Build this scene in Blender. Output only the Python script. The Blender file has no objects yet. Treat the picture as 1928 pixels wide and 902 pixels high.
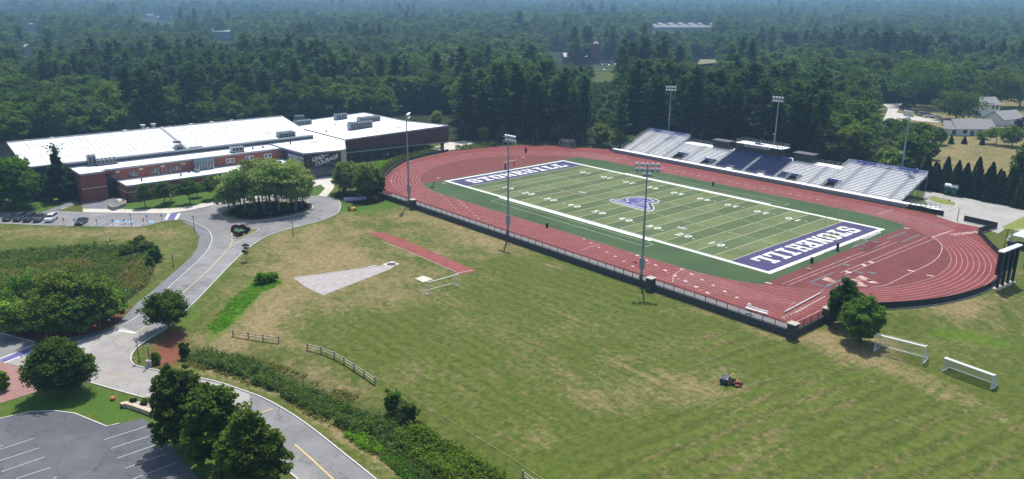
import bpy, math, random
import numpy as np
from mathutils import Vector, Matrix, geometry
random.seed(7); RNG = np.random.default_rng(11)
scene = bpy.context.scene
COL = scene.collection
R = math.radians

# ------------------------------------------------------------------ camera (solved from the football field's lines)
CAM = np.array([137.018, -165.913, 53.617]); YAW, PITCH, ROLL, F = -0.8543, 0.2947, 0.005, 1498.73
_cy, _sy = math.cos(YAW), math.sin(YAW); _cp, _sp = math.cos(PITCH), math.sin(PITCH)
FW = np.array([_sy*_cp, _cy*_cp, -_sp]); RT = np.array([_cy, -_sy, 0.0]); UP = np.cross(RT, FW)
_cr, _sr = math.cos(ROLL), math.sin(ROLL)
RT, UP = _cr*RT + _sr*UP, -_sr*RT + _cr*UP
GZ = -1.2     # level of the lawns, roads and practice field (the stadium stands on a 1.2 m terrace)
def at(px, py, z=GZ):
    """ground point (at height z) that was surveyed at this pixel of the 1928 px wide photograph"""
    d = (px-964)/F*RT - (py-451)/F*UP + FW
    t = (z-CAM[2])/d[2]
    g = CAM + t*d
    return Vector((float(g[0]), float(g[1]), float(z)))
def aty(px, py, Y):
    d = (px-964)/F*RT - (py-451)/F*UP + FW
    g = CAM + (Y-CAM[1])/d[1]*d
    return Vector((float(g[0]), float(g[1]), float(g[2])))
def atv(px, py, base):
    """height above base of something seen at row py standing on base"""
    best = None
    for i in range(0, 4000):
        h = i*0.01
        q = np.array([base[0], base[1], base[2]+h]) - CAM
        if 451 - F*(q@UP)/(q@FW) <= py: return h
    return 40.0
def proj(P):
    q = np.asarray(P, float) - CAM
    dz = q @ FW
    return 964 + F*(q@RT)/dz, 451 - F*(q@UP)/dz, dz
cam = bpy.data.cameras.new('camera'); co = bpy.data.objects.new('camera', cam); COL.objects.link(co)
M = Matrix(((RT[0], UP[0], -FW[0]), (RT[1], UP[1], -FW[1]), (RT[2], UP[2], -FW[2]))).to_4x4()
M.translation = Vector(CAM.tolist()); co.matrix_world = M
cam.sensor_width = 36; cam.lens = 36*F/1928; cam.clip_start = 1; cam.clip_end = 40000
scene.camera = co
scene.render.resolution_x = 1024; scene.render.resolution_y = 479

# ------------------------------------------------------------------ light
SUN_EL, SUN_AZ = R(65.5), math.atan2(0.72, -0.69)      # measured from the shadows of the light poles
sd = Vector((math.cos(SUN_EL)*math.cos(SUN_AZ), math.cos(SUN_EL)*math.sin(SUN_AZ), math.sin(SUN_EL)))
sl = bpy.data.lights.new('sun', 'SUN'); sl.energy = 3.6; sl.angle = R(0.6); sl.color = (1, 0.955, 0.88)
so = bpy.data.objects.new('sun', sl); COL.objects.link(so); so.location = (0, 0, 300)
so.rotation_euler = sd.to_track_quat('Z', 'Y').to_euler()
w = bpy.data.worlds.new('World'); scene.world = w; w.use_nodes = True
nt = w.node_tree; sky = nt.nodes.new('ShaderNodeTexSky'); sky.sky_type = 'NISHITA'; sky.sun_disc = False
sky.sun_elevation = SUN_EL; sky.sun_rotation = math.pi/2 - SUN_AZ; sky.air_density = 1.0; sky.dust_density = 2.0
nt.links.new(sky.outputs[0], nt.nodes['Background'].inputs[0]); nt.nodes['Background'].inputs[1].default_value = 0.11
scene.view_settings.view_transform = 'Standard'; scene.view_settings.look = 'None'
scene.view_settings.exposure = 0.46; scene.view_settings.gamma = 1

# ------------------------------------------------------------------ materials
MATS = {}
def mat(name, col, rough=0.8, col2=None, scale=1.0, bump=0.0, metal=0.0, detail=6, spread=(0.35, 0.65), scale2=None, spec=None):
    if name in MATS: return MATS[name]
    m = bpy.data.materials.new(name); m.use_nodes = True; N = m.node_tree; b = N.nodes['Principled BSDF']
    b.inputs['Roughness'].default_value = rough; b.inputs['Metallic'].default_value = metal
    if spec is not None: b.inputs['Specular IOR Level'].default_value = spec
    b.inputs['Base Color'].default_value = (*col, 1)
    if col2 is not None or bump:
        g = N.nodes.new('ShaderNodeNewGeometry')
        n = N.nodes.new('ShaderNodeTexNoise'); n.inputs['Scale'].default_value = scale; n.inputs['Detail'].default_value = detail
        n.inputs['Roughness'].default_value = 0.65
        N.links.new(g.outputs['Position'], n.inputs['Vector'])
        if col2 is not None:
            r = N.nodes.new('ShaderNodeValToRGB'); r.color_ramp.elements[0].position = spread[0]; r.color_ramp.elements[1].position = spread[1]
            r.color_ramp.elements[0].color = (*col, 1); r.color_ramp.elements[1].color = (*col2, 1)
            N.links.new(n.outputs[0], r.inputs[0])
            out = r.outputs[0]
            if scale2:
                n2 = N.nodes.new('ShaderNodeTexNoise'); n2.inputs['Scale'].default_value = scale2; n2.inputs['Detail'].default_value = 4
                N.links.new(g.outputs['Position'], n2.inputs['Vector'])
                mr = N.nodes.new('ShaderNodeMapRange'); mr.inputs[1].default_value = 0.3; mr.inputs[2].default_value = 0.7
                mr.inputs[3].default_value = 0.82; mr.inputs[4].default_value = 1.15
                N.links.new(n2.outputs[0], mr.inputs[0])
                mx = N.nodes.new('ShaderNodeVectorMath'); mx.operation = 'SCALE'
                N.links.new(out, mx.inputs[0]); N.links.new(mr.outputs[0], mx.inputs['Scale']); out = mx.outputs[0]
            N.links.new(out, b.inputs['Base Color'])
        if bump:
            bp = N.nodes.new('ShaderNodeBump'); bp.inputs['Strength'].default_value = bump; bp.inputs['Distance'].default_value = 0.1
            N.links.new(n.outputs[0], bp.inputs['Height']); N.links.new(bp.outputs[0], b.inputs['Normal'])
    MATS[name] = m; return m

def leaf_mat(name, c1, c2, trans=0.35, tcol=None):
    """foliage: leaf faces carry a random value 'v'; every tree its own tint"""
    m = bpy.data.materials.new(name); m.use_nodes = True; N = m.node_tree; b = N.nodes['Principled BSDF']
    L = N.links.new
    a = N.nodes.new('ShaderNodeAttribute'); a.attribute_name = 'v'
    oi = N.nodes.new('ShaderNodeObjectInfo')
    mx = N.nodes.new('ShaderNodeMix'); mx.data_type = 'RGBA'
    mx.inputs[6].default_value = (*c1, 1); mx.inputs[7].default_value = (*c2, 1)
    L(a.outputs['Fac'], mx.inputs[0])
    hs = N.nodes.new('ShaderNodeHueSaturation')
    mr = N.nodes.new('ShaderNodeMapRange'); mr.inputs[3].default_value = 0.470; mr.inputs[4].default_value = 0.522
    L(oi.outputs['Random'], mr.inputs[0]); L(mr.outputs[0], hs.inputs['Hue'])
    m2 = N.nodes.new('ShaderNodeMath'); m2.operation = 'MULTIPLY'; m2.inputs[1].default_value = 7.31
    fr = N.nodes.new('ShaderNodeMath'); fr.operation = 'FRACT'
    L(oi.outputs['Random'], m2.inputs[0]); L(m2.outputs[0], fr.inputs[0])
    mv = N.nodes.new('ShaderNodeMapRange'); mv.inputs[3].default_value = 0.72; mv.inputs[4].default_value = 1.35
    L(fr.outputs[0], mv.inputs[0])
    lo = N.nodes.new('ShaderNodeTexNoise'); lo.inputs['Scale'].default_value = 0.011; lo.inputs['Detail'].default_value = 3; L(oi.outputs['Location'], lo.inputs['Vector'])
    lr = N.nodes.new('ShaderNodeMapRange'); lr.inputs[1].default_value = .35; lr.inputs[2].default_value = .65; lr.inputs[3].default_value = .72; lr.inputs[4].default_value = 1.35; L(lo.outputs[0], lr.inputs[0])
    vm = N.nodes.new('ShaderNodeMath'); vm.operation = 'MULTIPLY'; L(mv.outputs[0], vm.inputs[0]); L(lr.outputs[0], vm.inputs[1]); L(vm.outputs[0], hs.inputs['Value'])
    L(mx.outputs[2], hs.inputs['Color']); L(hs.outputs[0], b.inputs['Base Color'])
    b.inputs['Roughness'].default_value = 0.7; b.inputs['Specular IOR Level'].default_value = 0.06
    tr = N.nodes.new('ShaderNodeBsdfTranslucent')
    hb = N.nodes.new('ShaderNodeMix'); hb.data_type = 'RGBA'; hb.blend_type = 'MULTIPLY'; hb.inputs[0].default_value = 1
    hb.inputs[7].default_value = (*(tcol or (1.5, 1.6, 0.5)), 1)
    L(hs.outputs[0], hb.inputs[6]); L(hb.outputs[2], tr.inputs['Color'])
    ms = N.nodes.new('ShaderNodeMixShader'); ms.inputs[0].default_value = trans
    L(b.outputs[0], ms.inputs[1]); L(tr.outputs[0], ms.inputs[2])
    L(ms.outputs[0], N.nodes['Material Output'].inputs['Surface'])
    MATS[name] = m; return m

# ------------------------------------------------------------------ mesh builder
class MB:
    def __init__(s): s.v = []; s.f = []; s.mi = []
    def quad(s, a, b, c, d, m=0):
        n = len(s.v); s.v += [tuple(a), tuple(b), tuple(c), tuple(d)]; s.f.append((n, n+1, n+2, n+3)); s.mi.append(m); return s
    def tri(s, a, b, c, m=0):
        n = len(s.v); s.v += [tuple(a), tuple(b), tuple(c)]; s.f.append((n, n+1, n+2)); s.mi.append(m); return s
    def box(s, x0, x1, y0, y1, z0, z1, m=0, top=None):
        n = len(s.v)
        s.v += [(x0,y0,z0),(x1,y0,z0),(x1,y1,z0),(x0,y1,z0),(x0,y0,z1),(x1,y0,z1),(x1,y1,z1),(x0,y1,z1)]
        for q in ((0,3,2,1),(4,5,6,7),(0,1,5,4),(1,2,6,5),(2,3,7,6),(3,0,4,7)):
            s.f.append(tuple(n+i for i in q)); s.mi.append(top if (top is not None and q[0] == 4) else m)
        return s
    def obox(s, c, ax, L, W, z0, z1, m=0):
        """box centred at c (xy), long axis direction ax (angle), length L, width W"""
        ca, sa = math.cos(ax), math.sin(ax); n = len(s.v)
        for z in (z0, z1):
            for u, v in ((-L/2,-W/2),(L/2,-W/2),(L/2,W/2),(-L/2,W/2)):
                s.v.append((c[0]+u*ca-v*sa, c[1]+u*sa+v*ca, z))
        for q in ((0,3,2,1),(4,5,6,7),(0,1,5,4),(1,2,6,5),(2,3,7,6),(3,0,4,7)):
            s.f.append(tuple(n+i for i in q)); s.mi.append(m)
        return s
    def bar(s, p, q, w, h=None, m=0):
        """rectangular bar from p to q"""
        p = Vector(p); q = Vector(q); h = h or w; d = (q-p)
        if d.length < 1e-6: return s
        d.normalize(); u = Vector((0,0,1)) if abs(d.z) < 0.95 else Vector((1,0,0))
        a = d.cross(u).normalized()*w/2; b = a.cross(d).normalized()*h/2; n = len(s.v)
        for e in (p, q):
            for k in (-a-b, a-b, a+b, -a+b): s.v.append(tuple(e+k))
        for f in ((0,3,2,1),(4,5,6,7),(0,1,5,4),(1,2,6,5),(2,3,7,6),(3,0,4,7)):
            s.f.append(tuple(n+i for i in f)); s.mi.append(m)
        return s
    def tube(s, pts, r, seg=8, m=0, cap=True):
        pts = [Vector(p) for p in pts]; rs = r if isinstance(r, (list, tuple)) else [r]*len(pts); n0 = len(s.v)
        for i, p in enumerate(pts):
            d = (pts[min(i+1, len(pts)-1)] - pts[max(i-1, 0)]).normalized()
            u = Vector((0,0,1)) if abs(d.z) < 0.9 else Vector((1,0,0))
            a = d.cross(u).normalized(); b = a.cross(d).normalized()
            for k in range(seg):
                t = 2*math.pi*k/seg; s.v.append(tuple(p + (a*math.cos(t) + b*math.sin(t))*rs[i]))
        for i in range(len(pts)-1):
            for k in range(seg):
                s.f.append((n0+i*seg+k, n0+i*seg+(k+1)%seg, n0+(i+1)*seg+(k+1)%seg, n0+(i+1)*seg+k)); s.mi.append(m)
        if cap:
            s.f.append(tuple(n0+k for k in range(seg))[::-1]); s.mi.append(m)
            s.f.append(tuple(n0+(len(pts)-1)*seg+k for k in range(seg))); s.mi.append(m)
        return s
    def poly(s, pts, z=None, m=0):
        """flat (possibly concave) polygon"""
        P = [Vector((p[0], p[1], p[2] if z is None and len(p) > 2 else (z or 0))) for p in pts]
        tr = geometry.tessellate_polygon([P]); n = len(s.v); s.v += [tuple(p) for p in P]
        for t in tr:
            a, b, c = (P[i] for i in t)
            t2 = t if (b-a).cross(c-a).z >= 0 else t[::-1]
            s.f.append(tuple(n+i for i in t2)); s.mi.append(m)
        return s
    def prism(s, pts, z0, z1, m=0, top=None):
        """vertical walls round a polygon plus its top; z1 may be a list (one per vertex)"""
        zs = z1 if isinstance(z1, (list, tuple)) else [z1]*len(pts); P = [Vector((p[0], p[1])) for p in pts]
        area = sum(P[i].x*P[(i+1)%len(P)].y - P[(i+1)%len(P)].x*P[i].y for i in range(len(P)))
        if area < 0: P = P[::-1]; zs = list(zs)[::-1]
        for i in range(len(P)):
            j = (i+1) % len(P)
            s.quad((P[i].x,P[i].y,z0),(P[j].x,P[j].y,z0),(P[j].x,P[j].y,zs[j]),(P[i].x,P[i].y,zs[i]), m)
        s.poly([(P[i].x, P[i].y, zs[i]) for i in range(len(P))], None, m if top is None else top)
        return s
    def sphere(s, c, r, sc=(1,1,1), seg=10, rings=6, m=0):
        n0 = len(s.v); c = Vector(c)
        for i in range(rings+1):
            ph = math.pi*i/rings
            for k in range(seg):
                t = 2*math.pi*k/seg
                s.v.append((c.x+r*sc[0]*math.sin(ph)*math.cos(t), c.y+r*sc[1]*math.sin(ph)*math.sin(t), c.z+r*sc[2]*math.cos(ph)))
        for i in range(rings):
            for k in range(seg):
                s.f.append((n0+i*seg+k, n0+(i+1)*seg+k, n0+(i+1)*seg+(k+1)%seg, n0+i*seg+(k+1)%seg)); s.mi.append(m)
        return s
    def strip(s, pts, width, z, m=0, closed=False):
        """flat ribbon along a line"""
        P = [Vector((p[0], p[1])) for p in pts]; n = len(P); L = []; Rr = []
        for i in range(n):
            a = P[(i-1) % n] if (closed or i > 0) else P[i]; b = P[(i+1) % n] if (closed or i < n-1) else P[i]
            d = (b-a).normalized(); nn = Vector((-d.y, d.x))*width/2; L.append(P[i]+nn); Rr.append(P[i]-nn)
        for i in range(n if closed else n-1):
            j = (i+1) % n; s.quad((*Rr[i], z), (*Rr[j], z), (*L[j], z), (*L[i], z), m)
        return s
    def kerb(s, pts, width, z0, z1, m=0, closed=False):
        """raised strip along a line"""
        P = [Vector((p[0], p[1])) for p in pts]; n = len(P); L = []; Rr = []
        for i in range(n):
            a = P[(i-1) % n] if (closed or i > 0) else P[i]; b = P[(i+1) % n] if (closed or i < n-1) else P[i]
            d = (b-a).normalized(); nn = Vector((-d.y, d.x))*width/2; L.append(P[i]+nn); Rr.append(P[i]-nn)
        for i in range(n if closed else n-1):
            j = (i+1) % n
            s.quad((*Rr[i], z1), (*Rr[j], z1), (*L[j], z1), (*L[i], z1), m)
            s.quad((*Rr[i], z0), (*Rr[j], z0), (*Rr[j], z1), (*Rr[i], z1), m)
            s.quad((*L[j], z0), (*L[i], z0), (*L[i], z1), (*L[j], z1), m)
        return s
    def build(s, name, mats, parent=None, loc=None, smooth=False):
        me = bpy.data.meshes.new(name); me.from_pydata(s.v, [], s.f); mats = mats if isinstance(mats, (list, tuple)) else [mats]
        for mm in mats: me.materials.append(mm)
        if len(mats) > 1: me.polygons.foreach_set('material_index', s.mi)
        if smooth: me.polygons.foreach_set('use_smooth', [True]*len(me.polygons))
        me.update(); return link(name, me, parent, loc)
def link(name, me, parent=None, loc=None):
    o = bpy.data.objects.new(name, me); COL.objects.link(o)
    if loc is not None: o.location = loc
    if parent is not None: o.parent = parent
    return o
def tag(o, label, cat, group=None, kind=None):
    if label: o['label'] = label
    if cat: o['category'] = cat
    if group: o['group'] = group
    if kind: o['kind'] = kind
    return o
def empty(name, loc, label, cat, group=None, rz=0.0):
    o = bpy.data.objects.new(name, None); COL.objects.link(o); o.location = loc; o.rotation_euler = (0, 0, rz)
    o.empty_display_size = 0.5; return tag(o, label, cat, group)
def copy_tree(o, parent=None):
    c = o.copy(); COL.objects.link(c); c.parent = parent
    for ch in list(o.children): copy_tree(ch, c)
    return c
def struct(o): o['kind'] = 'structure'; return o
def text_mesh(body, size, ext=0.0, bold=0.0, shear=0.0, align='CENTER', spacing=1.0):
    cu = bpy.data.curves.new('text', 'FONT'); cu.body = body; cu.size = size; cu.offset = bold; cu.shear = shear
    cu.align_x = align; cu.align_y = 'CENTER'; cu.extrude = ext; cu.space_character = spacing; cu.resolution_u = 3
    o = bpy.data.objects.new('text', cu); COL.objects.link(o)
    dg = bpy.context.evaluated_depsgraph_get(); dg.update()
    me = bpy.data.meshes.new_from_object(o.evaluated_get(dg)); bpy.data.objects.remove(o); return me
def place_text(name, body, size, origin, xdir, ydir, material, parent=None, **kw):
    me = text_mesh(body, size, **kw); x = Vector(xdir).normalized(); y = Vector(ydir).normalized(); z = x.cross(y)
    y = z.cross(x).normalized()
    Mx = Matrix(((x.x, y.x, z.x, origin[0]), (x.y, y.y, z.y, origin[1]), (x.z, y.z, z.z, origin[2]), (0,0,0,1)))
    me.transform(Mx); me.materials.clear(); me.materials.append(material)
    return link(name, me, parent)
HAZE = 0.00023
# ------------------------------------------------------------------ geometry helpers in plan
def seg_dist(X, Y, pts, closed=False):
    D = np.full(X.shape, 1e9); n = len(pts)
    for i in range(n if closed else n-1):
        a = pts[i]; b = pts[(i+1) % n]; dx, dy = b[0]-a[0], b[1]-a[1]
        t = np.clip(((X-a[0])*dx+(Y-a[1])*dy)/(dx*dx+dy*dy+1e-9), 0, 1)
        D = np.minimum(D, np.hypot(X-a[0]-t*dx, Y-a[1]-t*dy))
    return D
def inside(X, Y, pts):
    c = np.zeros(np.shape(X), bool); n = len(pts)
    for i in range(n):
        x0, y0 = pts[i][0], pts[i][1]; x1, y1 = pts[(i+1) % n][0], pts[(i+1) % n][1]
        if y0 == y1: continue
        k = ((y0 > Y) != (y1 > Y)) & (X < (x1-x0)*(Y-y0)/(y1-y0)+x0); c ^= k
    return c
def sstep(a, b, x):
    t = np.clip((x-a)/(b-a), 0, 1); return t*t*(3-2*t)
def W(pts, z=GZ): return [tuple(at(*p, z))[:2] for p in pts]
def arc(cx, cy, r, a0, a1, n=24): return [(cx+r*math.cos(R(a0+(a1-a0)*i/n)), cy+r*math.sin(R(a0+(a1-a0)*i/n))) for i in range(n+1)]
def smooth(pts, it=2):
    for _ in range(it):
        o = [pts[0]]
        for a, b in zip(pts[:-1], pts[1:]):
            o += [(a[0]*.75+b[0]*.25, a[1]*.75+b[1]*.25), (a[0]*.25+b[0]*.75, a[1]*.25+b[1]*.75)]
        pts = o+[pts[-1]]
    return pts
CX, R0, LW = 42.2, 36.3, 1.07
PLAT = [(-51.5,-48.6),(74.4,-48.6),(74.4,-37.5)] + arc(CX,0,46.2,-39,38,16) + [(72.2,38.6),(73.5,47.2),(58,49.2),(-55.5,49.6),(-60,53.5),(-86,37.5),(-91.5,23),(-94.6,6),(-88.8,-18),(-74.5,-34.2),(-68,-40),(-66,-48.6)]
DITCH = W([(335,655),(450,668),(560,712),(680,772),(800,842),(950,935),(1100,1010)])
MARSH = W([(-60,478),(100,466),(200,462),(262,470),(292,497),(280,532),(240,565),(210,600),(150,622),(-60,630)])
def noise2(X, Y, s, seed=0):
    """cheap smooth value noise"""
    r = np.random.default_rng(seed); G = r.random((64, 64)); u = X/s; v = Y/s
    i = np.floor(u).astype(int); j = np.floor(v).astype(int); fu = u-i; fv = v-j; fu = fu*fu*(3-2*fu); fv = fv*fv*(3-2*fv)
    g = lambda a, b: G[a % 64, b % 64]
    return (g(i,j)*(1-fu)+g(i+1,j)*fu)*(1-fv)+(g(i,j+1)*(1-fu)+g(i+1,j+1)*fu)*fv
def Hf(X, Y):
    X = np.asarray(X, float); Y = np.asarray(Y, float)
    d = seg_dist(X, Y, PLAT, True)
    k = sstep(25, 45, Y)
    k = np.maximum(k, sstep(13, 0.3, d)*sstep(-40, -30, Y)*(X > 60))
    k = np.maximum(k, sstep(9, 0.3, d)*sstep(-44, -34, Y)*(X < -50))
    h = GZ + 1.2*k
    h = h - 1.1*np.exp(-(seg_dist(X, Y, DITCH)/4.2)**2)
    dm = np.where(inside(X, Y, MARSH), seg_dist(X, Y, MARSH, True), 0)
    h = h - 0.7*sstep(0, 8, dm)
    r = np.hypot(X-137, Y+166)
    h = h + sstep(1500, 5200, r)*(20 + 34*noise2(X, Y, 900, 3)) - sstep(380, 900, r)*4 + sstep(500, 1500, r)*noise2(X, Y, 260, 5)*8
    return h
def gz(x, y): return float(Hf(np.array([x]), np.array([y]))[0])

# ------------------------------------------------------------------ forest clearings (plan polygons)
CAMPUS = [(-178,-500),(-178,6),(-160,16),(-118,18),(-108,34),(-92,43),(-60,57),(-57,77),(30,78),(37,85),(78,82.5),(240,60),(500,-500)]
YARD = W([(1655,238),(1662,196),(1700,190),(1800,196),(1928,178),(2150,186),(2150,400),(1735,345),(1745,300),(1705,262)], 0)
LOT = W([(1116,152),(1125,113),(1166,113),(1176,150)], 0)
def clear_mask(X, Y): return inside(X, Y, CAMPUS) | inside(X, Y, YARD)

# ------------------------------------------------------------------ the ground sheet
def axis(a, b, st, lim):
    c = list(np.arange(a, b+st, st)); s = st
    lo = [a]; 
    while lo[-1] > -lim: s *= 1.13; lo.append(lo[-1]-s)
    s = st; hi = [c[-1]]
    while hi[-1] < lim: s *= 1.13; hi.append(hi[-1]+s)
    return np.array(lo[:0:-1]+c+hi[1:])
xs = axis(-215, 128, 1.3, 9500); ys = axis(-196, 96, 1.3, 9500)
GX, GY = np.meshgrid(xs, ys); H = Hf(GX, GY)
H = np.where(inside(GX, GY, PLAT) & (seg_dist(GX, GY, PLAT, True) > 0.5), -0.9, H)
nv = GX.size; me = bpy.data.meshes.new('ground')
co_ = np.stack([GX, GY, H], -1).reshape(-1, 3).astype(np.float32)
nx, ny = len(xs), len(ys); idx = np.arange(nv).reshape(ny, nx)
q = np.stack([idx[:-1,:-1], idx[:-1,1:], idx[1:,1:], idx[1:,:-1]], -1).reshape(-1, 4)
me.vertices.add(nv); me.vertices.foreach_set('co', co_.ravel())
me.loops.add(q.size); me.loops.foreach_set('vertex_index', q.ravel().astype(np.int32))
me.polygons.add(len(q)); me.polygons.foreach_set('loop_start', np.arange(0, q.size, 4, dtype=np.int32))
me.polygons.foreach_set('use_smooth', np.ones(len(q), bool)); me.update(calc_edges=True)
# where the turf is parched, where it is lush (surveyed patches)
P3 = np.stack([GX, GY, np.full_like(GX, GZ)], -1)-CAM; dz = P3@FW
PX = np.where(dz > 1, 964+F*(P3@RT)/np.maximum(dz, 1), 9999); PY = np.where(dz > 1, 451-F*(P3@UP)/np.maximum(dz, 1), 9999)
def blob(cx, cy, sx, sy, ang=0):
    a = R(ang); u = (PX-cx)*math.cos(a)+(PY-cy)*math.sin(a); v = -(PX-cx)*math.sin(a)+(PY-cy)*math.cos(a)
    return np.exp(-((u/sx)**2+(v/sy)**2))
def region(pts, soft=1.5):
    P = W(pts); i = inside(GX, GY, P); d = seg_dist(GX, GY, P, True); return sstep(-soft, soft, np.where(i, d, -d))
FIELD = [(560,640),(640,600),(800,560),(900,505),(1010,478),(1250,548),(1500,635),(1700,690),(1928,800),(2300,950),(2300,1200),(1250,1100),(1000,902),(860,800),(700,715)]
field = region(FIELD, 2.5)
fieldR = np.maximum(region([(1290,600),(1480,640),(1700,690),(1928,790),(2300,960),(2300,1300),(1050,1300),(1000,902),(1240,790),(1330,740)], 3.0), 0)
dry = 0.14 + 0*GX
for b, a in ((blob(640,495,180,75,-8), .62), (blob(560,460,120,60), .35), (blob(860,410,130,50,22), .66), (blob(500,600,90,50,-30), .62), (blob(960,470,80,25,18), .55), (blob(720,560,130,35,-15), .4), (blob(980,490,50,20,0), -.4), (blob(900,470,60,14,20), -.3),
             (blob(1545,640,110,26,18), .75), (blob(1790,590,150,26,-6), .6), (blob(1640,655,60,25), .5), (blob(1800,745,170,20,24), .5),
             (blob(1270,725,130,38,5), .42), (blob(1150,620,120,40,10), .12), (blob(890,705,60,14), .35), (blob(1130,760,170,30,20), .22), (blob(1300,570,200,10,21), .5), (blob(1010,820,80,30), .25), (blob(1440,850,130,40,-25), .28), (blob(1120,870,140,40,-20), -.5), (blob(1200,820,120,30,-25), -.35),
             (blob(1640,800,200,60,-20), -.12), (blob(1500,660,60,20), -.35), (blob(1700,610,60,25), -.25), (blob(760,620,120,30), -.15),
             (blob(150,440,260,14,0), .55), (blob(300,480,60,40,-50), .35), (blob(620,712,90,26,25), .62), (blob(560,760,180,22,32), .62), (blob(690,830,120,26,38), .62), (blob(430,705,70,20,20), .4), (blob(540,640,70,14,20), .4), (blob(420,640,60,16), .3)):
    dry += a*b
yardm = inside(GX, GY, YARD)
dry = np.where(yardm, .75, dry)
lush = 0*GX
for b, a in ((blob(447,582,72,12,-46), 1.9), (blob(505,530,26,14), 1.2), (blob(1850,640,90,16,10), .55), (blob(1770,632,50,8), .35), (blob(580,418,70,10,-14), .5), (blob(410,520,80,7,-48), .9), (blob(480,455,70,7,-30), .6), (blob(360,600,40,14,-45), .5),
             (blob(840,385,120,8,17), .5), (blob(940,455,60,8,20), .3), (blob(700,400,60,8,0), .4), (blob(1010,900,150,60,-20), .3), (blob(330,455,60,14,-50), .4), (blob(310,400,100,16), .3), (blob(225,600,30,30), .3)):
    lush += a*b
lawn = np.maximum.reduce([region([(205,398),(260,372),(330,362),(430,350),(430,372),(415,377),(332,392),(260,395)]), region([(0,762),(72,737),(171,722),(255,757),(300,775),(360,800),(430,902),(330,902),(290,805),(270,787),(201,804),(141,779),(53,776),(0,789)]), region([(0,372),(60,378),(117,388),(70,398),(0,392)]), region([(602,355),(613,353),(613,368),(597,369),(575,362)]), region([(840,262),(1000,262),(1010,280),(930,276),(850,284)], 2), region([(630,375),(700,372),(735,372),(760,390),(640,400)], 1.5)])
lush = np.where(yardm, 0, np.maximum(lush, 0)); lush = np.maximum(lush, .8*blob(1890,212,30,8)*yardm)
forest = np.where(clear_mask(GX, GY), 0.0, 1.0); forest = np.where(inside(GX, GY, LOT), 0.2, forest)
marsh = np.maximum(region([(-60,474),(100,466),(200,462),(262,470),(292,497),(280,532),(240,565),(210,600),(150,622),(-60,630)], 2.0), np.exp(-(seg_dist(GX, GY, DITCH)/1.8)**2))
mulch = np.maximum(region([(-40,640),(70,648),(160,634),(215,608),(262,572),(240,585),(190,602),(60,622),(-40,618)], .8), region([(286,668),(296,640),(318,622),(345,625),(346,668),(320,688),(296,690)], .8))
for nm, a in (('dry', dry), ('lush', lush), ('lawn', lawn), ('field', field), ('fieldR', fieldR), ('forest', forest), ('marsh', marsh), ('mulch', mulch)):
    at_ = me.attributes.new(nm, 'FLOAT', 'POINT'); at_.data.foreach_set('value', np.clip(a, -1, 1.3).astype(np.float32).ravel())
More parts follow.
